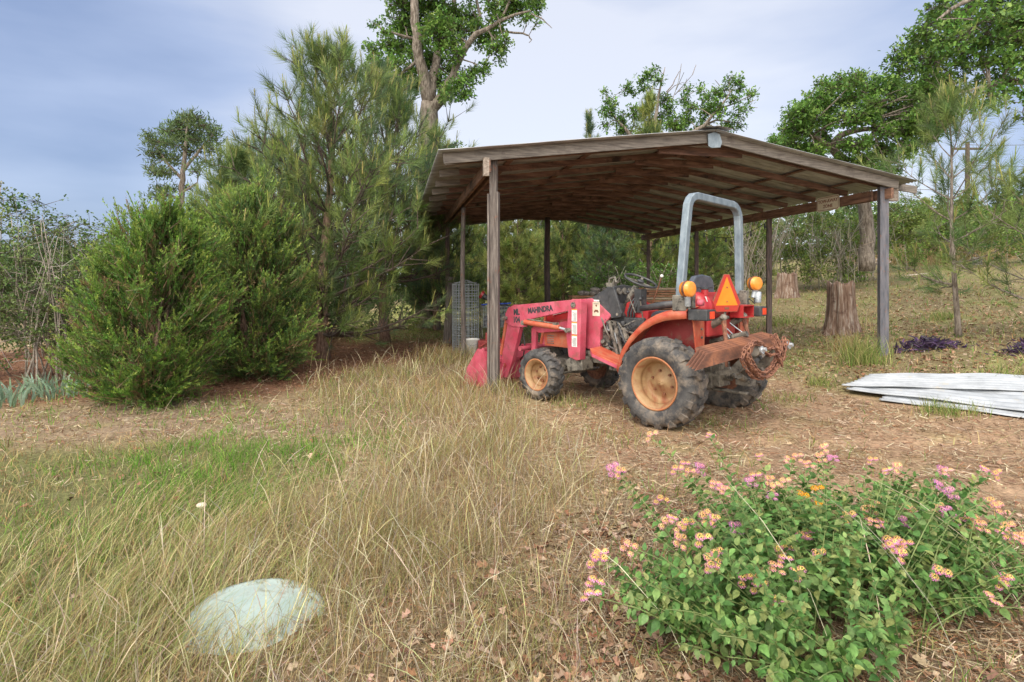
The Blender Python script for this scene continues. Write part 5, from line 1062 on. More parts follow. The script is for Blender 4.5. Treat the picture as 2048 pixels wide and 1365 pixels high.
CL = [(1560, 285, 18), (1545, 288, 10), (1575, 262, 18), (1590, 240, 22), (1585, 222, 12), (1610, 220, 22), (1630, 200, 22), (1650, 180, 20), (1640, 165, 10), (1680, 170, 22), (1705, 162, 20), (1725, 165, 18), (1600, 265, 24), (1625, 245, 26), (1655, 215, 26), (1690, 200, 26), (1720, 190, 24), (1750, 175, 22), (1775, 170, 22), (1760, 158, 14), (1745, 205, 24), (1640, 280, 24), (1620, 300, 22), (1660, 245, 20), (1700, 235, 24), (1735, 235, 22), (1770, 215, 26), (1800, 190, 26), (1825, 210, 26), (1800, 240, 24), (1775, 260, 22), (1740, 285, 20), (1710, 295, 22), (1690, 320, 18), (1740, 320, 22), (1760, 340, 16), (1850, 230, 24), (1830, 260, 20), (1860, 200, 22), (1870, 250, 20), (1800, 300, 18), (1780, 320, 14), (1840, 290, 14), (1590, 290, 20), (1890, 225, 20), (1720, 335, 22), (1690, 290, 16), (1835, 180, 26), (1860, 185, 26), (1885, 195, 24), (1880, 170, 22), (1905, 210, 22), (1845, 245, 24), (1875, 225, 24), (1815, 265, 22), (1820, 300, 20), (1855, 275, 20), (1760, 300, 22), (1790, 345, 18), (1640, 310, 22), (1600, 300, 20), (1570, 290, 18)]
cls = []
for a_, b_, r_ in CL:
    for _ in range(2): q = r_ / FPX * Y3 * R_.uniform(.8, 1.1); cls.append((P(a_ + R_.uniform(-8, 8), b_ + R_.uniform(-6, 6), Y3 + R_.uniform(-1.6, 1.8)), (q, q * 1.3, q * .8)))
broadleaf(ok3, limbs, cls, leaf=.13, cols=OAKG, per=460, seed=6, twig_r=.010)
Y4 = 13.
ok4 = empty('oak_tree', at(2230, 560, Y4), 0, 'nearer oak whose leafy boughs hang in from the upper right corner', 'tree')
limbs = [L([(2230, 640), (2225, 400), (2200, 150), (2180, 0), (2150, -150)], [.34, .28, .24, .2, .1], y=Y4), L([(2200, 160), (2100, 150), (2040, 165), (1980, 170), (1930, 185), (1890, 190)], [.12, .09, .06, .04, .02, .01], y=Y4, dy=-1), L([(2190, 60), (2100, 40), (2020, 50), (1950, 80), (1880, 120)], [.13, .10, .07, .04, .02], y=Y4, dy=.8), L([(2180, -10), (2080, -30), (1980, -20), (1900, 20), (1850, 60)], [.12, .09, .06, .04, .015], y=Y4, dy=-.5), L([(2100, 150), (2060, 190), (2045, 225)], [.04, .025, .01], y=Y4)]
CL = [(1880, 10, 20), (1905, 0, 22), (1865, 35, 20), (1850, 60, 22), (1840, 85, 22), (1820, 100, 22), (1800, 115, 20), (1788, 125, 12), (1895, 50, 26), (1925, 30, 28), (1960, 10, 30), (2000, 0, 30), (2040, 5, 30), (1880, 90, 26), (1860, 115, 24), (1835, 135, 22), (1810, 145, 20), (1910, 80, 24), (1945, 60, 26), (1985, 45, 28), (2025, 40, 28), (2060, 40, 30), (1900, 115, 24), (1875, 145, 20), (1850, 160, 18), (1940, 100, 22), (1975, 85, 24), (2010, 80, 26), (2045, 80, 26), (1925, 135, 20), (1960, 125, 18), (1995, 120, 20), (2030, 120, 22), (2055, 115, 22), (1900, 160, 16), (1930, 170, 16), (1960, 160, 16), (1990, 160, 18), (2020, 155, 18), (2050, 150, 20), (1945, 195, 16), (1975, 190, 14), (2005, 190, 14), (1990, 205, 12), (1960, 215, 12), (1935, 215, 10), (2035, 185, 12), (2046, 235, 9), (2050, 205, 8), (2080, 60, 40), (2100, 130, 34)]
cls = []
for a_, b_, r_ in CL:
    q = r_ / FPX * Y4 * 1.22; cls.append((P(a_, b_, Y4 + R_.uniform(-1, 1) * 1.2), (q, q * 1.4, q * .75)))
broadleaf(ok4, limbs, cls, leaf=.11, cols=OAKG + [(.07, .14, .03)], per=560, seed=8, twig_r=.008)
# --- pines ----------------------------------------------------------------
def mkpine(px, py, Y_, top, lab, group=None, **k):
    p = P(px, py, Y_); z0 = H(p.x, p.y); r_ = empty('pine_tree', (p.x, p.y, z0), 0, lab, 'pine tree', group)
    hgt = P(px, top, Y_).z - z0; pine(r_, hgt, **k); return r_
mkpine(648, 700, 11.6, 112, 'large bushy pine with long needles between the cedars and the carport', crown0=.10, rmax=2.6, nwh=16, nb=7, tuft=56, nl=.25, nw=.0075, cols=PINEG + YELG[1:2] + PINEB[1:2], trunk_r=.13, seed=3, sub=3, elev=(-5, 52), prof=.62, lean=(.12, 0))
mkpine(770, 672, 14.6, 190, 'second bushy pine with bare reddish lower trunk next to the carport', crown0=.26, rmax=2.9, nwh=14, nb=7, tuft=54, nl=.26, nw=.009, cols=PINEG + PINEG + PINEB, trunk_r=.13, seed=9, sub=3, elev=(0, 50), prof=.55)
mkpine(478, 700, 13.5, 318, 'mid-green pine with yellow candles rising behind the cedars', crown0=.12, rmax=2.0, nwh=13, nb=7, tuft=56, nl=.24, nw=.009, cols=PINEG, trunk_r=.10, seed=12, sub=3, elev=(5, 60), prof=.8)
mkpine(868, 690, 18.0, 268, 'pine with upright yellow tips squeezed between oak trunk and carport roof', crown0=.12, rmax=1.9, nwh=13, nb=5, tuft=44, nl=.26, nw=.011, cols=PINEG + PINEB, trunk_r=.09, seed=14, sub=3, elev=(5, 60), prof=.7)
mkpine(555, 690, 16.5, 300, 'darker pine filling the gap behind the large bushy pine', crown0=.08, rmax=3.0, nwh=13, nb=8, tuft=44, nl=.26, nw=.011, cols=PINEB, trunk_r=.1, seed=15, sub=3, elev=(5, 55), prof=.6)
mkpine(1912, 668, 10.8, 205, 'young thin-stemmed pine with sparse drooping lower branches beside the right front post', crown0=.24, rmax=1.9, nwh=9, nb=3, tuft=66, nl=.25, nw=.0072, cols=PINEG, trunk_r=.055, seed=21, sub=2, elev=(-8, 66), gap=.22, prof=.55, lean=(-.12, 0), stem_bend=.04, bark='bark')
mkpine(2150, 700, 9.2, 330, 'pine at the right edge reaching in with a few needled branches', crown0=.22, rmax=2.1, nwh=9, nb=4, tuft=66, nl=.24, nw=.007, cols=PINEG, trunk_r=.06, seed=23, sub=2, elev=(-5, 55), gap=.15, prof=.5, bark='bark')
mkpine(1300, 640, 24.5, 188, 'pine whose bright upright tips stand above the carport roof near its ridge', crown0=.10, rmax=2.2, nwh=15, nb=5, tuft=40, nl=.3, nw=.016, cols=PINEG + YELG[:1], trunk_r=.12, seed=31, sub=3, elev=(5, 70), prof=.8)
mkpine(1178, 640, 25.5, 225, 'narrow dark pine tip poking above the left roof slope of the carport', crown0=.10, rmax=1.7, nwh=13, nb=4, tuft=40, nl=.3, nw=.016, cols=PINEB, trunk_r=.10, seed=33, sub=2, elev=(10, 72), prof=1.0)
BG = [(925, 24, 410, 'background pine seen between the two left carport posts'), (985, 27, 400, 'background pine just right of the front left post, showing beyond the cart'), (1035, 23, 392, 'background pine with visible reddish trunk left of the rear ridge post'), (1075, 29, 400, 'background pine directly behind the rear ridge post'), (1125, 25, 395, 'bright background pine just right of the rear ridge post'), (1165, 30, 390, 'background pine behind the left lumber pile'), (1215, 22, 400, 'dark drooping background pine above the left lumber pile'), (1262, 28, 392, 'background pine above the steering wheel of the tractor'), (1318, 26, 400, 'background pine behind the right lumber pile'), (1352, 31, 385, 'background pine framed left of the roll bar'), (1412, 25, 410, 'background pine trunk framed inside the roll bar'), (1462, 30, 400, 'background pine seen behind the right leg of the roll bar'), (1510, 27, 410, 'background pine left of the third right post'), (1850, 33, 400, 'distant pine standing behind the young pine at right'), (1790, 36, 410, 'distant pine just right of the front right post'), (2020, 38, 380, 'distant pine near the power lines at the right edge')]
protos = []
for k in range(4):
    r_ = empty('pine_tree', (0, 0, 0)); pine(r_, 6.6, .06, 2.2, nwh=14, nb=6, tuft=34, nl=.30, nw=.020, cols=[PINEG + YELG, PINEG + YELG[:1], PINEG[3:] + YELG, PINEB + PINEG][k], trunk_r=.11, seed=40 + k, sub=3, elev=(0, 55), prof=.65, candles=k % 2 == 0); protos.append(r_)
def copytree(src):
    r_ = src.copy(); link(r_)
    for ch in src.children:
        c = ch.copy(); link(c); c.parent = r_
    return r_
for k, (px, Y_, top, lab) in enumerate(BG):
    s = protos[[0, 1, 2, 1, 0, 2, 3, 1, 2, 0, 1, 2, 0, 2, 1, 0][k]]; r_ = s if k in (0, 1, 2, 6) else copytree(s)
    p = P(px, 600, Y_); z0 = H(p.x, p.y); hh = (P(px, top, Y_).z - z0) / 6.6
    r_.location = (p.x, p.y, z0); r_.rotation_euler = (0, 0, k * 1.7); r_.scale = (min(hh * 1.15, 1.15),) * 2 + (hh,); tag(r_, lab, 'pine tree', 'pines in the background')
# distant flat topped pine on the left
Yf = 33.
fp = empty('pine_tree', at(358, 560, Yf), 0, 'distant old pine with a rounded puffy crown on a leaning bare trunk against the sky', 'pine tree')
limbs = [L([(340, 640), (352, 500), (358, 430), (366, 360), (372, 290), (376, 245)], [.22, .19, .17, .14, .10, .05], y=Yf), L([(366, 360), (330, 320), (308, 290)], [.10, .07, .03], y=Yf), L([(368, 340), (400, 300), (425, 270)], [.10, .07, .03], y=Yf), L([(362, 400), (325, 385), (312, 372)], [.07, .05, .03], y=Yf), L([(364, 385), (395, 365)], [.07, .03], y=Yf)]
cls = []
for a_, b_, r_ in [(310, 285, 20), (300, 272, 10), (335, 262, 22), (360, 248, 22), (385, 240, 20), (405, 250, 20), (422, 268, 16), (432, 285, 10), (340, 290, 20), (370, 275, 24), (400, 280, 22), (420, 300, 16), (380, 305, 18), (320, 310, 18), (310, 345, 17), (330, 350, 16), (300, 335, 8), (320, 380, 14), (330, 395, 13), (312, 400, 10), (345, 375, 12), (395, 340, 14), (410, 325, 12), (325, 418, 9), (385, 375, 9), (350, 320, 16), (305, 312, 12), (430, 262, 8)]:
    for _ in range(2): q = r_ / FPX * Yf; cls.append((P(a_ + R_.uniform(-5, 5), b_ + R_.uniform(-4, 4), Yf + R_.uniform(-1.8, 1.8)), (q, q, q * .55)))
broadleaf(fp, limbs, cls, leaf=.30, cols=[(.11, .16, .06), (.14, .20, .07), (.09, .14, .055)], per=190, tmpl=NEED, aspect=.24, seed=11, droop=.5, flat=1.5, sprig=9, bark='bark', twig_r=.012)
# --- cedars ---------------------------------------------------------------
def cedar(root, c, hgt, rad, nsp, cols, tipcols, lean=(0, 0), seed=0, leafw=.010, low=.02, fine=34, zprof=None, keep=None):
    R_ = random.Random(seed); c = Vector(c)
    b = MB(); tips, dirs, szs = [], [], []
    for k in range(9):
        a_ = R_.uniform(0, 6.28); e_ = R_.uniform(.15, .5); top = c + Vector((math.cos(a_) * rad[0] * e_, math.sin(a_) * rad[1] * e_, hgt * R_.uniform(.55, .9))); b.tube([c + Vector((R_.uniform(-.06, .06), R_.uniform(-.06, .06), -.05)), c.lerp(top, .5) + Vector((math.cos(a_) * .06, math.sin(a_) * .06, 0)), top], [.045, .028, .006], 6)
    b.tube([c, c + Vector((lean[0] * .5, lean[1] * .5, hgt * .5)), c + Vector((lean[0], lean[1], hgt * .97))], [.07, .04, .006], 8)
    b.build('stems', M['bark_pine'], root, world=True, smooth=True)
    nbr = max(60, nsp // 34); per = nsp // nbr; nsp = nbr * per
    zb = low + (1 - low) * (np.arange(nbr) + rng.random(nbr)) / nbr; zb = zb ** .9; ab = np.arange(nbr) * 2.39996 + rng.normal(0, .35, nbr)
    pfb = zprof(zb) if zprof else np.sin(np.clip(zb * .92 + .14, 0, 1) * PI) ** .62
    rb = pfb * (1 + .16 * np.sin(ab * 3 + seed + zb * 5) + rng.normal(0, .17, nbr))
    o2 = np.stack([np.cos(ab), np.sin(ab), np.zeros(nbr)], 1); ctr = np.stack([c.x + lean[0] * zb, c.y + lean[1] * zb, np.full(nbr, c.z)], 1)
    tipb = ctr + o2 * np.array([rad[0], rad[1], 0]) * rb[:, None] + np.array([0, 0, 1.]) * (hgt * zb)[:, None]
    tipb[:, 2] += hgt * rng.exponential(.05, nbr) * sst(zb, .35, .7)
    rootb = ctr + o2 * .03 + np.array([0, 0, 1.]) * np.maximum(hgt * zb - .55 * rb * rad[0] - .12, .05)[:, None]
    q0 = np.repeat(np.arange(nbr), per); tt = rng.random(nsp) ** .42
    tq = tt[:, None]; P_ = rootb[q0] * (1 - tq) + tipb[q0] * tq + rng.normal(0, 1, (nsp, 3)) * (.035 + .10 * tq * (1.1 - tq)) * hgt / 2.5
    P_[:, 2] = np.maximum(P_[:, 2], c.z + .03)
    bd = norm(tipb - rootb); D_ = norm(bd[q0] * 1.0 + np.array([0, 0, .30]) + rng.normal(0, .42, (nsp, 3))); ins = tt; zs = zb[q0]
    T0 = ST(); sticks(T0, rootb, tipb - bd * .1, .016, [(.20, .14, .08), (.15, .10, .06)]); T0.build('branches', M['leaf'], root)
    Ls = rng.uniform(.16, .36, nsp) * hgt / 2.7
    S = ST(); tone = pick(cols, nsp, a=.16, b=.08); tipt = pick(tipcols, nsp, a=.12); dd_ = rng.random(nsp) < .05 * (1.4 - zs); tone[dd_] = (.22, .15, .07); tipt[dd_] = (.28, .19, .09)
    q = np.repeat(np.arange(nsp), fine); m = len(q); t_ = rng.random(m) ** .8
    side = frames(D_)[:, :, 0]; sn = frames(D_, up=np.array([0, 0, 1.]))[:, :, 0]
    cur = np.array([0, 0, 1.]) * .22
    pos = P_[q] + D_[q] * (t_ * Ls[q])[:, None] + cur * ((t_ ** 2) * Ls[q] * .35)[:, None]
    sg = rng.choice([-1, 1], m)[:, None]
    th = rng.uniform(.3, .95, m)[:, None]
    nd_ = norm(D_[q] * np.cos(th) + norm(side[q] * sg + rng.normal(0, .5, (m, 3))) * np.sin(th) + cur)
    ln = (.085 * (1 - .55 * t_) * rng.uniform(.6, 1.2, m)) * hgt / 2.7
    k_ = np.clip(t_ * 1.1 - .3 + rng.normal(0, .15, m), 0, 1)[:, None] * np.clip(ins[q][:, None] * 2.2 - 1.1, 0, 1)
    col = tone[q] * (1 - k_) + tipt[q] * k_
    S.add(*KITE, pos, frames(nd_), np.stack([np.full(m, leafw), np.full(m, leafw), ln], 1), np.clip(col, .01, .8))
    S.add(*NEED, P_ - D_ * .1, frames(D_), np.stack([np.full(nsp, .012), Ls + .1, Ls + .1], 1), pick([(.22, .16, .08), (.18, .16, .07)], nsp))
    S.build('foliage', M['needle'], root)
CG = [(.10, .21, .04), (.14, .26, .045), (.08, .17, .04)]; CT = [(.32, .42, .07), (.40, .46, .09), (.25, .38, .06)]
g = G(228, 828); ce = empty('cedar_tree', (g.x, g.y + .55, g.z), 0, 'bright green bushy cedar with feathery upswept sprays in front at left', 'cedar tree')
def prof1(z): return np.interp(z, [0, .06, .2, .35, .5, .65, .8, .92, 1], [.35, .6, .88, 1.0, 1.0, .90, .66, .42, .16])
cedar(ce, ce.location, P(300, 448, ce.location.y).z - ce.location.z, (.78, .80), 4600, CG, CT, seed=3, zprof=prof1, fine=30, leafw=.011, lean=(.30, 0))
g = G(480, 768); ce2 = empty('cedar_tree', (g.x, g.y + .5, g.z), 0, 'second green cedar, darker and broader below, standing behind the front cedar', 'cedar tree')
def prof2(z): return np.interp(z, [0, .08, .25, .45, .6, .75, .9, 1], [.6, .9, 1.0, .98, .85, .66, .42, .15])
cedar(ce2, ce2.location, P(460, 415, ce2.location.y).z - ce2.location.z, (.92, .95), 4600, [(.09, .17, .045), (.12, .21, .045), (.07, .14, .045)], CT, seed=8, zprof=prof2, fine=26, leafw=.013, lean=(-.10, 0))
g = G(395, 772); ce3 = empty('cedar_tree', (g.x, g.y + .9, g.z), 0, 'low dark cedar growth tucked between the two larger cedars', 'cedar tree')
cedar(ce3, ce3.location, P(430, 440, ce3.location.y).z - ce3.location.z, (.9, .8), 2600, [(.07, .14, .04), (.09, .16, .04)], CT, seed=9, zprof=prof2, fine=24, leafw=.014)
# --- scrub at the left edge -----------------------------------------------
def shrub(name, px, py, Y_, hgt, rad, n, lab, cols, leaf=.045, per=260, seed=0, stems=9, bark='twig', cat='shrub', rr=(.25, .42), group=None, dead=0, zlow=.02, stemr=.02, tmpl=LEAF2, aspect=.8):
    p = P(px, py, Y_); z0 = H(p.x, p.y); r_ = empty(name, (p.x, p.y, z0), 0, lab, cat, group); R2 = random.Random(seed); c = Vector((p.x, p.y, z0))
    limbs = []
    for k in range(stems):
        a_ = R2.uniform(0, 6.28); e_ = R2.uniform(.1, .85); bx = Vector((R2.uniform(-.5, .5) * rad[0], R2.uniform(-.5, .5) * rad[1], 0)); t_ = c + Vector((math.cos(a_) * rad[0] * e_, math.sin(a_) * rad[1] * e_, hgt * R2.uniform(.6, .97)))
        m_ = (c + bx).lerp(t_, .45) + Vector((R2.uniform(-.15, .15), R2.uniform(-.15, .15), .1)); limbs.append(([c + bx, m_, t_], [stemr * R2.uniform(.6, 1.0), stemr * .6, stemr * .25]))
    cl = cloudclusters(c + Vector((0, 0, hgt * (.5 + zlow / 2))), (rad[0], rad[1], hgt * (.5 - zlow / 2)), n, r=rr, seed=seed)
    broadleaf(r_, limbs, cl, leaf=leaf, cols=cols, per=per, tmpl=tmpl, bark=bark, seed=seed, twig_r=.004, aspect=aspect, flat=.7, droop=.1)
    if dead:
        aa, bb = [], []
        for k in range(dead):
            a0 = c + Vector((R2.uniform(-.8, .8) * rad[0], R2.uniform(-.9, .3) * rad[1], R2.uniform(.05, .3) * hgt)); d = Vector((R2.uniform(-.5, .5), R2.uniform(-.5, .3), 1)).normalized(); Lk = R2.uniform(.4, .9) * hgt; p1 = a0 + d * Lk * .5; p2 = p1 + (d + Vector((R2.uniform(-.3, .3), 0, .1))).normalized() * Lk * .45
            aa += [a0, p1]; bb += [p1, p2]
            for _ in range(4):
                q0 = a0.lerp(p2, R2.uniform(.3, .95)); q1 = q0 + Vector((R2.uniform(-.4, .4), R2.uniform(-.3, .3), R2.uniform(.05, .5))) * .8; aa.append(q0); bb.append(q1)
        T = ST(); sticks(T, aa, bb, .018 * Y_ / 18, [(.34, .30, .24), (.45, .40, .33)]); T.build('dead_branches', M['leaf'], r_)
    return r_
MIXG = [(.12, .19, .05), (.17, .24, .07), (.095, .155, .045), (.21, .27, .09)]
shrub('tall_shrub', 62, 700, 9.2, 3.0, (1.2, .9), 90, 'tall pale-stemmed scrubby bush with small leaves at the left edge', MIXG, leaf=.045, per=300, seed=3, stems=12, rr=(.22, .4), dead=14)
shrub('tall_shrub', 175, 690, 10.4, 2.9, (1.05, .9), 70, 'leafy scrub bush showing just behind the front cedar on its left side', MIXG, leaf=.045, per=300, seed=5, stems=10, rr=(.22, .4), dead=10)
shrub('tall_shrub', -60, 700, 9.8, 3.6, (1.1, .9), 60, 'scrub bush cut off by the left edge of the view', MIXG + [(.10, .22, .10)], leaf=.06, per=240, seed=6, stems=10, rr=(.25, .45), dead=6)
shrub('tall_shrub', 90, 690, 13.5, 3.4, (2.6, 1.2), 80, 'dense dark scrub filling the gap behind the pale-stemmed bush', DKG, leaf=.07, per=200, seed=7, stems=8, rr=(.35, .6))
shrub('tall_shrub', 250, 690, 12.5, 2.9, (1.5, 1.0), 44, 'grey-green scrub standing behind the front cedar top', DKG + MIXG, leaf=.06, per=220, seed=17, stems=8, rr=(.3, .5))
# shrubs behind right of the carport
STY = G(1573, 596).y
shrub('leafy_shrub', 1600, 590, STY + 2.6, 3.9, (1.7, 1.2), 44, 'light green bush with bare grey twigs behind the smaller stump', LTG, leaf=.08, per=200, seed=9, rr=(.3, .55), dead=26)
shrub('leafy_shrub', 1672, 570, STY + 1.4, 2.9, (1.5, 1.1), 36, 'low light green thicket with a fan of dead branches behind the tall stump', LTG, leaf=.08, per=200, seed=10, rr=(.28, .5), dead=38)
shrub('leafy_shrub', 1500, 590, STY + 1.6, 3.6, (.9, .9), 20, 'slim bush of pale upright twigs between the roll bar and the third right post', LTG + MIXG, leaf=.08, per=130, seed=11, rr=(.3, .5), dead=34)
shrub('leafy_shrub', 1725, 560, 24, 3.6, (1.8, 1.3), 34, 'green bush directly behind the right front post', LTG + OAKG, leaf=.10, per=150, seed=12, rr=(.4, .7), dead=10)
shrub('leafy_shrub', 1800, 540, 27, 3.6, (2.2, 1.5), 34, 'round bright green bush right of the front right post', LTG, leaf=.11, per=130, seed=13, rr=(.4, .8))
shrub('leafy_shrub', 2010, 520, 26, 3.0, (2.2, 1.5), 34, 'green thicket behind the cut log block at far right', LTG + OAKG, leaf=.11, per=130, seed=14, rr=(.4, .8))
shrub('leafy_shrub', 800, 650, 19, 2.6, (2.6, 1.2), 40, 'dark green undergrowth between the second bushy pine and the carport', DKG, leaf=.09, per=160, seed=15, rr=(.35, .6))
shrub('leafy_shrub', 640, 660, 17, 2.4, (2.4, 1.2), 36, 'dark undergrowth behind the trunk of the large bushy pine', DKG, leaf=.09, per=160, seed=16, rr=(.35, .6), dead=10)
shrub('leafy_shrub', 1235, 610, 20, 2.0, (1.6, .9), 24, 'dim green bush behind the left lumber pile', DKG + OAKG, leaf=.08, per=150, seed=18, rr=(.3, .5), dead=10)
shrub('leafy_shrub', 1310, 600, 21, 1.9, (1.5, .9), 22, 'dim green bush behind the right lumber pile', OAKG, leaf=.08, per=150, seed=19, rr=(.3, .5), dead=6)
shrub('leafy_shrub', 1868, 500, 30, 3.6, (2.4, 1.5), 40, 'dense green thicket behind the young pine at right', LTG + OAKG, leaf=.12, per=150, seed=24, rr=(.4, .8))
shrub('leafy_shrub', 1965, 480, 33, 4.0, (2.8, 1.5), 44, 'dark green thicket beyond the utility pole', OAKG, leaf=.12, per=150, seed=25, rr=(.5, .9))
shrub('leafy_shrub', 2100, 520, 30, 4.2, (3.0, 1.5), 44, 'tall thicket cut off by the right edge of the view', OAKG, leaf=.12, per=150, seed=26, rr=(.5, .9))
# pile of dead brush under the pines
g = G(712, 668); aa, bb = [], []
for k in range(70):
    p = Vector((g.x + random.gauss(0, .55), g.y + random.gauss(0, .4), g.z + random.uniform(0, .35))); d = Vector((random.gauss(0, 1), random.gauss(0, .6), random.uniform(.1, .9))).normalized()
    for _ in range(4): q = p + d * random.uniform(.15, .35); aa.append(p); bb.append(q); p = q; d = (d + Vector((random.gauss(0, .3), random.gauss(0, .3), random.gauss(-.15, .3)))).normalized()
T = ST(); sticks(T, aa, bb, .016, [(.24, .17, .12), (.32, .25, .19)]); tag(T.build('brush_pile', M['leaf'], None), 'tangled heap of dead brown branches under the bushy pines', 'brush pile')
# far woods
S = ST(); n = 26000; xs = rng.uniform(-75, 85, n); ys = rng.uniform(40, 60, n) + .004 * xs * xs; hh = 5.5 + 1.3 * fbm(xs, ys, .22) + .8 * fbm(xs, ys, .9); zs = HT(xs, ys) + rng.random(n) ** .8 * (hh - 1.5 * sst(xs, 5, 25))
pos = np.stack([xs, ys, zs], 1); s = rng.uniform(.35, .7, n)
S.add(*KITE, pos, frames(rdir(n), up=norm(np.array([0, -1., .5]) + rng.normal(0, .6, (n, 3)))), np.stack([s * .7, s, s], 1), pick([(.07, .12, .035), (.11, .17, .05), (.09, .13, .05)], n)); tag(S.build('far_woods', M['leaf'], None), 'distant mixed woodland closing the view behind everything', 'woods', kind='stuff')
# ------------------------------------------------------------------ low plants and ground cover
def blades(B, x, y, h, w_, lean, az, cols, curve=1.0, z=None, head=None):
    "curved 3-segment blades; B = ST"
    n = len(x); z = HT(x, y) - .008 if z is None else z
    d = np.stack([np.cos(az), np.sin(az), np.zeros(n)], 1); ca = rng.uniform(0, 2 * PI, n); s = np.stack([np.cos(ca), np.sin(ca), np.zeros(n)], 1)
    base = np.stack([x, y, z], 1); V = []
    ts = (0, .38, .72, 1.0); ws = (1.0, .85, .55, .10) if head is None else head
    for t_, wk in zip(ts, ws):
        hor = lean * (t_ ** (1 + curve)) * h; up = np.sqrt(np.maximum(h ** 2 * t_ ** 2 - (hor * .75) ** 2, 1e-6))
        c = base + d * hor[:, None] + np.array([0, 0, 1.]) * up[:, None]; V += [c - s * (w_ * wk / 2)[:, None], c + s * (w_ * wk / 2)[:, None]]
    V = np.stack(V, 1).reshape(-1, 3); F = np.array([(0, 1, 3, 2), (2, 3, 5, 4), (4, 5, 7, 6)])
    B.V.append(V); B.F.append((F[None] + (np.arange(n) * 8)[:, None, None] + B.n).reshape(-1, 4)); B.n += n * 8; B.K.append(np.repeat(cols, 3, axis=0))
def polar(n, r0, r1, amax=58, p=1.0):
    r = np.exp(rng.uniform(math.log(r0), math.log(r1), n)); a = np.radians(rng.uniform(-amax, amax, n)); return r * np.sin(a), r * np.cos(a)
BX = [(c[0], c[1], r_) for c, r_ in (((2.13 - .0, 6.6), .0),)]
def free(x, y):
    "keep out of tyres, lid, sheets"
    k = np.ones(len(x), bool)
    for (lx, ly, R) in ((0, .70, .28), (0, -.70, .28), (1.93, .60, .2), (1.93, -.62, .2), (3.3, 0, .45)):
        X_ = TO[0] + lx * -.67 + ly * -.7424; Y_ = TO[1] + lx * .7424 + ly * -.67; k &= np.hypot(x - X_, y - Y_) > R
    k &= ((x + 1.22) / .22) ** 2 + ((y - 2.60) / .18) ** 2 > 1
    k &= pm(x, y, SHEETP, .02) < .5
    return k
SHEETP = [tuple(G(*p)[:2]) for p in ((1680, 789), (1746, 765), (2180, 790), (2180, 855), (1755, 810))]
DRY = [(.46, .33, .16), (.54, .45, .27), (.34, .24, .12), (.42, .27, .12), (.34, .27, .20), (.28, .18, .10)]
DRYG = [(.34, .33, .12), (.27, .30, .10), (.42, .37, .16)]
GRN = [(.11, .22, .035), (.15, .26, .045), (.085, .17, .03), (.22, .30, .07)]
# 1. short green lawn-like grass at left
B = ST(); x, y = polar(150000, 1.9, 11); g1 = pm(x, y, GREEN, .5); g2 = pm(x, y, PATH, .5); cl = fbm(x, y, 2.3) * .5 + fbm(x, y, 7, 3) * .5
k = (rng.random(len(x)) < g1 * np.clip(.6 + .9 * cl, .12, 1) + (1 - g1) * (x < -1.0) * (y < 8) * np.clip(.10 + .35 * (cl > .1), 0, 1) * .7) & free(x, y); x, y, cl = x[k], y[k], cl[k]; n = len(x); r = np.hypot(x, y)
gr = sst(fbm(x, y, .9, 2.) + .5 * cl + .35, -.2, .6) * (.22 + .78 * sst(y + .25 * fbm(x, y, 1.5), 3.3, 4.3)) * (1 - .6 * sst(x, -2.9, -6) * sst(y, 4.4, 5.2)); c1 = pick([(.12, .28, .03), (.17, .33, .045), (.10, .22, .03), (.24, .36, .07)], n); c2 = pick(DRYG, n); cc = np.where(rng.random((n, 1)) < gr[:, None] * .92 + .03, c1, np.where(rng.random((n, 1)) < .45, pick(DRY, n), c2))
blades(B, x, y, rng.uniform(.04, .12, n) * (1 + .5 * gr), .0017 + .0008 * r, rng.uniform(.2, 1.1, n), rng.uniform(0, 6.28, n), cc)
tag(B.build('green_grass', M['grass']), 'soft green grass patch growing at the left of the foreground', 'grass', kind='stuff')
# 2. flopped long green-yellow blades combed to the upper right
B = ST(); x, y = polar(60000, 1.8, 6.5); FLOP = [(-2.9, 2.2), (-1.7, 1.9), (-.9, 2.4), (-.7, 3.4), (-1.0, 4.6), (-1.6, 5.0), (-2.6, 4.0)]
k = (rng.random(len(x)) < pm(x, y, FLOP, .45) * (1 - .8 * sst(y, 3.6, 4.4)) * (.25 + .45 * (fbm(x, y, 2.6, 1.) > -.2))) & free(x, y); x, y = x[k], y[k]; n = len(x); r = np.hypot(x, y); az = .85 + 1.0 * fbm(x, y, 1.1, 5.) + rng.normal(0, .55, n)
blades(B, x, y, rng.uniform(.10, .30, n), .0015 + .0006 * r, rng.uniform(.7, 1.2, n), az, pick(DRYG + DRY[:3] + GRN[3:] + [(.50, .46, .24), (.30, .32, .11)], n), curve=.7)
tag(B.build('flattened_grass', M['grass']), 'long yellow-green grass blown flat across the left foreground', 'grass', kind='stuff')
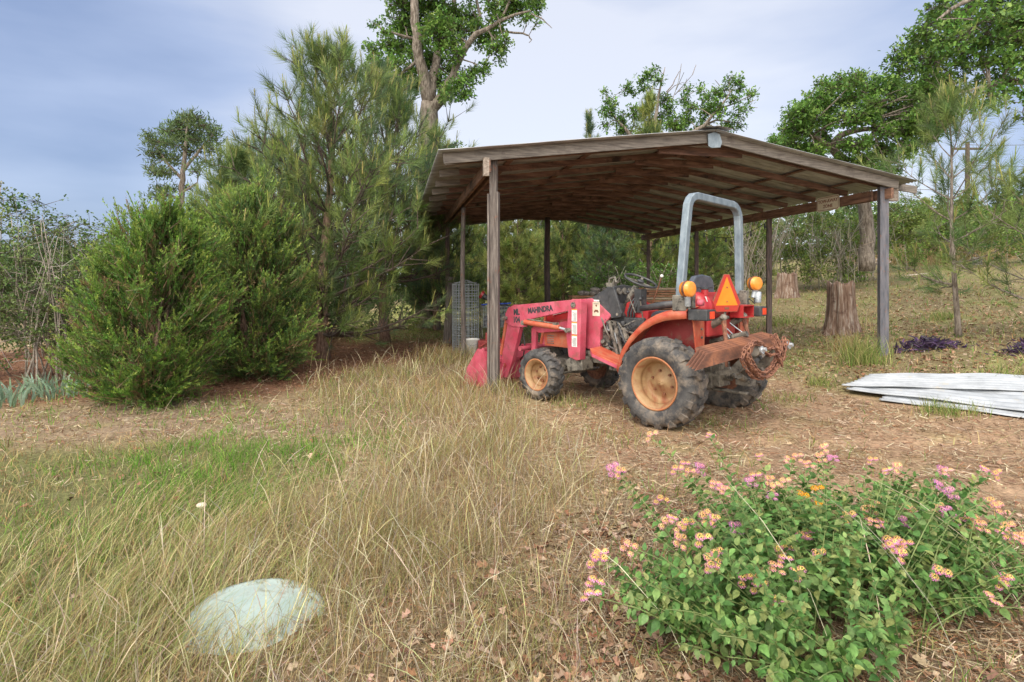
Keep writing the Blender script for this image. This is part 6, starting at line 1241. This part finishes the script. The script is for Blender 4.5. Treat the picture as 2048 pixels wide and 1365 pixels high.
# 3. tall dry grass
B = ST(); x, y = polar(330000, 1.45, 14); tm_ = pm(x, y, TALL, .45); cl = fbm(x, y, 2.1, 7.) * .6 + fbm(x, y, 6.3, 2.) * .5
k = (rng.random(len(x)) < tm_ * np.clip(.40 + .75 * cl, .06, 1) * (1 - .6 * sst(x, -.9, -.1) * (1 - sst(y, 2.2, 3.3)))) & free(x, y); x, y, cl = x[k], y[k], cl[k]; n = len(x); r = np.hypot(x, y); hs = .75 + .45 * np.clip(cl, -.6, 1) ; hs = hs * (.62 + .38 * sst(y, 2.0, 3.6)) * (1 - .25 * sst(y, 8, 11))
gsel = (rng.random((n, 1)) < (.28 + .25 * sst(fbm(x, y, 1.3, 9.), -.2, .6))[:, None]); gs2 = rng.random((n, 1)) < .28 * sst(x, -.9, -1.9)[:, None]; cc = np.where(gs2, pick(GRN + DRYG, n), np.where(gsel, pick(DRYG, n), pick(DRY, n)))
blades(B, x, y, rng.uniform(.09, .33, n) * hs, .0010 + .00055 * r, rng.uniform(.1, 1.15, n), rng.uniform(0, 6.28, n), cc)
tag(B.build('dry_grass', M['grass']), 'tall dry straw-coloured grass filling the middle of the foreground', 'grass', kind='stuff')
# 4. taller seed stalks
B = ST(); x, y = polar(11000, 1.4, 13); k = (rng.random(len(x)) < pm(x, y, TALL, .6) * .8 + .015) & free(x, y) & (y < 13) & ((x < 1.2) | (rng.random(len(x)) < .2)); x, y = x[k], y[k]; n = len(x); r = np.hypot(x, y)
blades(B, x, y, rng.uniform(.28, .52, n) * (.6 + .4 * sst(y, 1.8, 3.6)), .0014 + .0004 * r, rng.uniform(.1, .9, n), rng.uniform(0, 6.28, n), pick([(.58, .50, .34), (.50, .42, .28), (.44, .36, .28), (.50, .47, .22)], n), curve=.8, head=(.7, .6, 1.6, .3))
for (px, py, ax, hh) in ((1690, 1360, 1.9, .75), (1800, 1340, 1.1, .6), (2020, 1360, 2.2, .9), (1960, 1365, 2.4, .8), (1400, 1360, 2.3, .6), (1330, 1340, 2.1, .5), (1520, 1360, 1.7, .5), (1250, 1355, 2.5, .45), (2040, 1250, 2.6, .9), (1440, 1350, 1.3, .45), (1290, 1365, 2.8, .5), (880, 1250, 2.2, .6), (1000, 1180, .9, .7), (700, 1100, 2.5, .8)):
    g = G(px, py); m_ = 1 + (px > 1900 or px < 1000); blades(B, np.full(m_, g.x) + rng.normal(0, .03, m_), np.full(m_, g.y) + rng.normal(0, .03, m_), rng.uniform(.8, 1.05, m_) * hh, np.full(m_, .0036), rng.uniform(.6, .95, m_), np.full(m_, ax) + rng.normal(0, .25, m_), pick([(.60, .54, .38)], m_), curve=.5, head=(.8, .7, 1.3, .4))
tag(B.build('seed_stalks', M['grass']), 'thin pale seed stalks standing above the dry grass', 'grass', kind='stuff')
# 5. sparse tufts on dirt, hill, under the tractor
B = ST(); x, y = polar(120000, 1.6, 40); o_ = (1 - pm(x, y, TALL, .4)) * (1 - pm(x, y, GREEN, .4) * (y < 6)); t1 = fbm(x, y, 3.1, 2.) * .6 + fbm(x, y, 8.7, 5.) * .6
dens = .05 + .10 * pm(x, y, FORE, .3) + .34 * (t1 > .35) + .50 * pm(x, y, HILL, .6) + .55 * pm(x, y, LAWN, 1) - .30 * pm(x, y, STRAW, .5) * (1 - (y > 15)); dens = dens * (1 - .55 * pm(x, y, DIRT, .4) * (t1 < .45))
k = (rng.random(len(x)) < o_ * dens) & free(x, y); x, y, t1 = x[k], y[k], t1[k]; n = len(x); r = np.hypot(x, y)
gp = np.clip(.25 + .45 * (t1 > .35) + .2 * pm(x, y, HILL, .6) + .2 * pm(x, y, LAWN, 1), 0, .9)[:, None]
blades(B, x, y, rng.uniform(.03, .11, n) * (1 + .6 * (t1 > .4)) * (1 + .02 * r), .0022 + .0009 * r, rng.uniform(.2, 1.3, n), rng.uniform(0, 6.28, n), np.where(rng.random((n, 1)) < gp, pick(GRN + DRYG, n), pick(DRY, n)))
for (px, py, cnt, hh, rr_, gg) in ((1725, 730, 420, .55, .16, 1), (1690, 700, 200, .4, .15, 0), (1700, 660, 220, .6, .2, 0), (1640, 772, 160, .18, .10, 1), (1890, 828, 260, .22, .14, 1), (1960, 828, 110, .2, .12, 1), (2030, 760, 200, .25, .2, 1), (1885, 640, 180, .3, .15, 1), (1000, 790, 240, .30, .16, 0), (960, 770, 260, .32, .2, 0), (1110, 800, 160, .18, .15, 0), (1560, 650, 200, .35, .25, 1), (1240, 880, 200, .16, .25, 0), (910, 725, 300, .38, .25, 0), (870, 720, 300, .42, .3, 0), (1150, 810, 160, .12, .2, 1), (1420, 850, 160, .10, .25, 1), (1575, 800, 150, .12, .2, 1)):
    g = G(px, py); x = rng.normal(g.x, rr_, cnt); y = rng.normal(g.y, rr_ * .8, cnt); k = free(x, y); x, y = x[k], y[k]; n = len(x); blades(B, x, y, rng.uniform(.4, 1., n) * hh, np.full(n, .003 + .0006 * g.y), rng.uniform(.1, .8, n), rng.uniform(0, 6.28, n), pick(DRYG + GRN[2:] if gg else DRY + DRYG, n))
tag(B.build('sparse_grass', M['grass']), 'short sparse grass tufts scattered over the bare dirt and hillside', 'grass', kind='stuff')
# 6. far tan tall grass patch on the hill
B = ST(); n = 9000; x = rng.uniform(21, 31, n); y = rng.uniform(29, 36, n); blades(B, x, y, rng.uniform(.5, 1.1, n), np.full(n, .035), rng.uniform(.1, .5, n), rng.uniform(0, 6.28, n), pick([(.52, .38, .22), (.58, .44, .27), (.46, .34, .19)], n)); tag(B.build('tan_grass', M['grass']), 'far patch of tall orange-tan grass at the foot of the utility pole', 'grass', kind='stuff')
# 7. straw lying on the ground
SQ = (np.array([(-.5, 0, 0), (.5, 0, 0), (.5, 0, 1), (-.5, 0, 1)]), np.array([(0, 1, 2, 3)]))
B = ST(); x, y = polar(460000, 1.4, 26); rut = sum(np.exp(-((y - (5.55 - .10 * (x - 2.2) + .03 * (x - 2.2) ** 2 - of_)) / .16) ** 2) for of_ in (0., 1.25)) * (x > 2) * (x < 10)
d_ = .35 - .5 * rut + .65 * pm(x, y, FORE, .4) + .4 * pm(x, y, DIRT, .5) + .45 * pm(x, y, STRAW, .5) + .2 * pm(x, y, PATH, .5) - .3 * pm(x, y, GREEN, .4) * (y < 5.6); cl = fbm(x, y, 4.1, 3.)
k = (rng.random(len(x)) < d_ * (.6 + .4 * cl)) & free(x, y); x, y = x[k], y[k]; n = len(x); r = np.hypot(x, y)
a = rng.uniform(0, 6.28, n); dv = norm(np.stack([np.cos(a), np.sin(a), rng.normal(.05, .22, n)], 1)); L_ = rng.uniform(.02, .085, n) * (1 + .03 * r)
ps = pm(x, y, STRAW, .5)[:, None]; fo_ = pm(x, y, FORE, .4)[:, None]; cc = np.where(rng.random((n, 1)) < ps * .9, pick([(.27, .14, .08), (.20, .10, .06), (.34, .20, .12)], n), pick([(.42, .34, .22), (.34, .25, .155), (.27, .175, .10), (.52, .43, .30), (.19, .12, .07), (.30, .15, .08)], n))
B.add(*SQ, np.stack([x, y, HT(x, y) + rng.uniform(.002, .022, n)], 1), frames(dv, up=norm(np.array([0, 0, 1.]) + rng.normal(0, .5, (n, 3)))), np.stack([.0012 + .0007 * r, np.ones(n), L_], 1), cc)
tag(B.build('straw_litter', M['litter']), 'loose dry straw and pine needles strewn over the ground', 'straw', kind='stuff')
# 8. fallen oak leaves
B = ST(); x, y = polar(60000, 1.5, 24); LT = [(-.4, .8), (1.2, .8), (.9, 2.2), (.75, 3.6), (.35, 3.7), (-.2, 2.6), (-.7, 1.8)]; HL = [(4.2, 8.0), (6, 7.2), (14, 6.9), (24, 14), (12, 20), (5, 13)]
cl = fbm(x, y, 2.9, 6.); d_ = .02 + .42 * pm(x, y, LT, .35) * (cl > -.35) + 1.0 * pm(x, y, HL, .6) * (cl > -.45) + .12 * pm(x, y, FORE, .3) + .1 * pm(x, y, STRAW, .4)
k = (rng.random(len(x)) < d_) & free(x, y); x, y = x[k], y[k]; n = len(x); r = np.hypot(x, y); s = rng.uniform(.026, .062, n)
a = rng.uniform(0, 6.28, n); B.add(*OAKL, np.stack([x, y, HT(x, y) + rng.uniform(.006, .03, n)], 1), frames(np.stack([np.cos(a), np.sin(a), rng.normal(0, .3, n)], 1), up=norm(np.array([0, 0, 1.]) + rng.normal(0, .35, (n, 3)))), np.stack([s * .85, s * 2, s], 1) * (1 + .035 * r)[:, None], pick([(.33, .20, .12), (.40, .27, .17), (.26, .13, .075), (.46, .33, .23), (.20, .12, .08)], n))
tag(B.build('fallen_leaves', M['litter']), 'curled brown oak leaves scattered over the ground', 'leaf litter', kind='stuff')
# ---- lantana ---------------------------------------------------------------
lc = Vector((1.55, 2.72, 0)); lan = empty('lantana_bush', (1.55, 2.72, H(1.55, 2.72)), 0, 'low spreading lantana bush with pink and yellow flower heads in the right foreground', 'flowering bush')
LV = []; 
SER = [(0, .0), (.10, .26), (.17, .36), (.22, .33), (.33, .46), (.38, .41), (.50, .46), (.55, .39), (.68, .34), (.73, .26), (.86, .15), (1.0, .0)]
for v_, wv in SER:
    zz = -.30 * v_ ** 2; LV += [(-wv, zz + .18 * wv, v_), (0, zz, v_), (wv, zz + .18 * wv, v_)]
LVF = []
for i in range(len(SER) - 1): LVF += [(i * 3, i * 3 + 3, i * 3 + 4, i * 3 + 1), (i * 3 + 1, i * 3 + 4, i * 3 + 5, i * 3 + 2)]
LV = np.array(LV); 
for i in (3, 6, 9, 12): pass
LANT = (LV, np.array(LVF))
ANCH = [(1300, 872, 3.75), (1418, 872, 3.95), (1220, 940, 3.05), (1235, 945, 3.0), (1365, 930, 3.5), (1375, 945, 3.45), (1350, 940, 3.4), (1440, 975, 3.2), (1395, 935, 3.5), (1425, 970, 3.2), (1445, 980, 3.15), (1515, 915, 3.7), (1505, 955, 3.4), (1535, 960, 3.35), (1495, 965, 3.3), (1575, 920, 3.6), (1590, 915, 3.6), (1610, 930, 3.5), (1635, 915, 3.6), (1660, 918, 3.55), (1645, 898, 3.7), (1565, 965, 3.3), (1545, 975, 3.25), (1600, 992, 3.15), (1630, 982, 3.2), (1635, 1012, 3.05), (1540, 992, 3.1), (1740, 922, 3.6), (1790, 935, 3.5), (1770, 945, 3.4), (1880, 940, 3.6), (1890, 945, 3.55), (1872, 970, 3.3), (1895, 985, 3.2), (1965, 940, 3.5), (1990, 950, 3.45), (1975, 1005, 3.1), (1990, 1015, 3.05), (1870, 1015, 3.05), (1885, 1025, 3.0), (1825, 1030, 2.95), (1815, 1020, 3.0), (1800, 1042, 2.9), (1925, 1035, 2.95), (1940, 1045, 2.9), (1955, 1050, 2.85), (1915, 1045, 2.9), (2010, 1055, 2.85), (2000, 1068, 2.8), (2030, 1075, 2.75), (2045, 1075, 2.8), (1740, 1008, 3.0), (1730, 1022, 2.95), (1690, 1036, 2.9), (1740, 1045, 2.85), (1760, 1047, 2.85), (1405, 1035, 2.9), (1425, 1040, 2.85), (1340, 1040, 2.75), (1360, 1055, 2.75), (1355, 1078, 2.65), (1370, 1048, 2.75), (1400, 1080, 2.6), (1465, 1055, 2.8), (1600, 1075, 2.75), (1612, 1068, 2.8), (1632, 1112, 2.55), (1555, 1102, 2.6), (1570, 1100, 2.6), (1565, 1120, 2.5), (1415, 1120, 2.45), (1422, 1135, 2.4), (1430, 1112, 2.45), (1545, 1135, 2.45), (1500, 1145, 2.4), (1515, 1145, 2.4), (1590, 1148, 2.4), (1485, 1158, 2.35), (1512, 1172, 2.32), (1553, 1205, 2.25), (1775, 1085, 2.65), (1790, 1090, 2.65), (1780, 1095, 2.6), (1797, 1110, 2.55), (1805, 1090, 2.65), (1875, 1145, 2.45), (1995, 1165, 2.5), (2008, 1158, 2.5), (1195, 1110, 2.55), (1190, 1118, 2.5), (1255, 1092, 2.6), (1185, 1165, 2.4), (1178, 1192, 2.32), (1320, 1000, 3.0), (1330, 1045, 2.8), (1975, 1195, 2.4)]
ANCH = [ANCH[i] for i in sorted(random.Random(3).sample(range(len(ANCH)), min(96, len(ANCH))))]
tips = [P(a_, b_, d_) for a_, b_, d_ in ANCH]
LP = [(.42, 2.02), (.95, 1.92), (1.4, 2.05), (1.75, 2.35), (2.35, 2.40), (2.75, 2.65), (2.85, 3.05), (2.4, 3.35), (1.9, 3.4), (1.3, 3.35), (.75, 2.95), (.45, 2.55)]
while len(tips) < 380:
    x, y = random.uniform(.3, 2.95), random.uniform(1.85, 3.5)
    if pm(np.array([x]), np.array([y]), LP, .1)[0] < .5: continue
    e_ = float(pm(np.array([x]), np.array([y]), LP, .45)[0]); tips.append(Vector((x, y, H(x, y) + random.uniform(.10, .30) + .30 * max(0, e_ - .5) * 2 * random.uniform(.5, 1.05))))
for _ in range(90):
    tips.append(P(random.uniform(1480, 1960), random.uniform(925, 1040), 0) if False else P(*(lambda a_, b_: (a_, b_, 3.55 - (b_ - 930) / 110 * .55))(random.uniform(1430, 1960), random.uniform(935, 1045))))
roots = []
for p in tips:
    c = Vector((max(.75, min(2.4, .55 * p.x + .45 * 1.55)), 0, 0)); c.y = .5 * p.y + .5 * (2.2 + .33 * c.x); roots.append(Vector((c.x + random.gauss(0, .08), c.y + random.gauss(0, .08), 0)))
b = MB(); lp, ld, ls, lk = [], [], [], []; lup = []
for p, r0 in zip(tips, roots):
    r0.z = H(r0.x, r0.y) - .01; m_ = r0.lerp(p, .45); m_.z += .12 * (p - r0).length; pts = []
    for k in range(8): t_ = k / 7; pts.append(r0 * (1 - t_) ** 2 + m_ * 2 * t_ * (1 - t_) + p * t_ ** 2)
    b.tube(pts, [.0042 - .0026 * k / 7 for k in range(8)], 4, caps=False)
    Ls = sum((pts[k + 1] - pts[k]).length for k in range(7)); nn = int(Ls / .030); ph = random.uniform(0, 3)
    for q in range(1, nn):
        t_ = q / nn
        if t_ < .22: continue
        f = t_ * 7; i = min(6, int(f)); bp = pts[i].lerp(pts[i + 1], f - i); d = (pts[i + 1] - pts[i]).normalized(); a_ = ph + q * PI / 2; u = d.orthogonal().normalized(); u = Matrix.Rotation(a_, 3, d) @ u
        for s in (-1, 1):
            dv = (u * s + d * .35 + Vector((0, 0, .12))).normalized(); lp.append(tuple(bp + dv * .008)); ld.append(tuple(dv)); ls.append(random.uniform(.028, .056) * (1 if t_ < .85 else .72)); lk.append(t_); lup.append((0, 0, 1))
b.build('stems', M['stem'], lan, world=True)
ld = np.array(ld); n = len(ld); ls = np.array(ls); lup = norm(np.array([0, 0, 1.]) + rng.normal(0, .38, (n, 3)))
S = ST(); S.add(*LANT, np.array(lp), frames(ld, up=-lup) * np.array([1, -1, 1])[None, None, :], np.stack([ls * .70, ls, ls], 1), pick([(.11, .22, .055), (.15, .28, .075), (.085, .18, .045), (.21, .33, .10), (.26, .31, .10)], n, a=.14)); S.build('foliage', M['leaf'], lan)
def flower(kind, seed):
    R2 = random.Random(seed); S = ST(); pos, dr, sc, cl = [], [], [], []; n = 30
    for i in range(n):
        f = (i + .5) / n; th = math.acos(1 - f * .80); az = i * 2.39996; rr_ = .0165 * (1 + R2.uniform(-.08, .08)); d = Vector((math.sin(th) * math.cos(az), math.sin(th) * math.sin(az), math.cos(th))); pos.append((d.x * rr_ * 1.05, d.y * rr_ * 1.05, d.z * rr_ * .88)); dr.append(tuple(d)); sc.append(R2.uniform(.0065, .0085))
        y_, pk, o_ = (.86, .56, .16), (.80, .30, .50), (.90, .46, .28)
        if kind == 0: c = y_ if f < .30 else (o_ if f < .5 else pk)
        elif kind == 1: c = (.88, .54, .24) if f < .45 else (.86, .40, .42)
        elif kind == 2: c = (.85, .38, .02)
        else: c = (.80, .35, .45) if f < .3 else (.66, .24, .50)
        cl.append([v * R2.uniform(.85, 1.15) for v in c])
    FL = (np.array([(0, 0, .12)] + [(math.cos(2 * PI * k / 8) * (.55 if k % 2 else .34), math.sin(2 * PI * k / 8) * (.55 if k % 2 else .34), .16 if k % 2 else .1) for k in range(8)]), np.array([(0, k + 1, (k + 1) % 8 + 1) for k in range(8)]))
    hds = [((0, 0, 0), 1.0), ((.030, .006, -.004), .85), ((-.012, -.028, -.006), .8), ((.020, -.036, -.010), .75)][:(3, 4, 3, 4, 3, 2)[seed]]
    pos0 = np.array(pos); pos = np.concatenate([pos0 * k_ + np.array(o_) for o_, k_ in hds]); dr = np.concatenate([np.array(dr)] * len(hds)); sc = np.concatenate([np.array(sc) * k_ for o_, k_ in hds]); cl = np.concatenate([np.array(cl) * R2.uniform(.9, 1.1) for _ in hds])
    S.add(*FL, np.array(pos), frames(np.array(dr)), np.array(sc) * 1.05, np.clip(cl, 0, .9)); return S
fm = []
for k in range(6):
    S = flower([0, 1, 0, 3, 1, 2][k], k); o = S.build('flower_head', M['petal'], lan, world=False); fm.append(o.data); bpy.data.objects.remove(o)
inv = pmat(lan).inverted()
for i, p in enumerate(tips[:len(ANCH)]):
    px, py, _ = ANCH[i]; kk = 5 if (1590 < px < 1645 and 975 < py < 1020) else random.choice((0, 1, 2, 3, 4)) if py < 1060 else random.choice((0, 0, 2, 1))
    o = link(bpy.data.objects.new('flower_head', fm[kk])); o.parent = lan; o.location = inv @ (p + Vector((0, 0, .008))); o.rotation_euler = (random.uniform(.0, .7), random.uniform(-.35, .35), random.uniform(-.4, .4)); s = random.uniform(1.0, 1.35); o.scale = (s, s, s)
    if kk == 5: o['label'] = 'plain orange flower head among the pink ones'
# ---- strap leaved clumps (iris) and purple plants --------------------------
def clump(name, px, py, n, hh, ww, cols, lab, cat, spread=.12, leaning=.5, group=None):
    g = G(px, py); B = ST(); x = rng.normal(g.x, spread, n); y = rng.normal(g.y, spread * .6, n); az = np.arctan2(y - g.y, x - g.x) + rng.normal(0, .5, n)
    blades(B, x, y, rng.uniform(.6, 1.05, n) * hh, np.full(n, ww), rng.uniform(.1, leaning * 2, n), az, pick(cols, n), head=(.8, 1.0, .8, .12)); return tag(B.build(name, M['grass']), lab, cat, group)
IR = [(.24, .33, .24), (.30, .40, .28), (.20, .28, .17)]
for k, (px, py, lb) in enumerate(((35, 800, 'grey-green strap-leaved iris clump nearest the left edge'), (85, 790, 'grey-green iris clump with arching blades between the two outer clumps at left'), (125, 795, 'tallest grey-green iris clump at the foot of the front cedar'), (10, 812, 'low iris blades cut off by the left edge'))):
    clump('iris_clump', px, py, 46, .34 if k != 2 else .42, .026, IR, lb, 'iris', .22, .5, 'iris clumps under the left scrub')
PU = [(.085, .05, .115), (.12, .07, .15), (.065, .038, .08), (.10, .09, .10)]
def purple(px, py, n, sp_, lab):
    g = G(px, py); S = ST(); pos = np.stack([rng.normal(g.x, sp_, n), rng.normal(g.y, sp_ * .45, n), np.zeros(n)], 1); pos[:, 2] = HT(pos[:, 0], pos[:, 1]) + rng.uniform(.02, .20, n) * np.exp(-((pos[:, 0] - g.x) / sp_) ** 2 * .3)
    S.add(*LEAF2, pos, frames(norm(rng.normal(0, 1, (n, 3)) * np.array([1, 1, .6]) + np.array([0, 0, .3]))), np.stack([np.full(n, .035), np.full(n, .1), rng.uniform(.08, .15, n)], 1), pick(PU, n, a=.25)); return tag(S.build('purple_plant', M['leaf']), lab, 'plant', 'purple-leaved ground plants')
purple(1852, 702, 420, .25, 'dark purple-leaved plant sprawling beside the right front post'); purple(2052, 708, 160, .16, 'small dark purple plant at the right edge of the hillside')
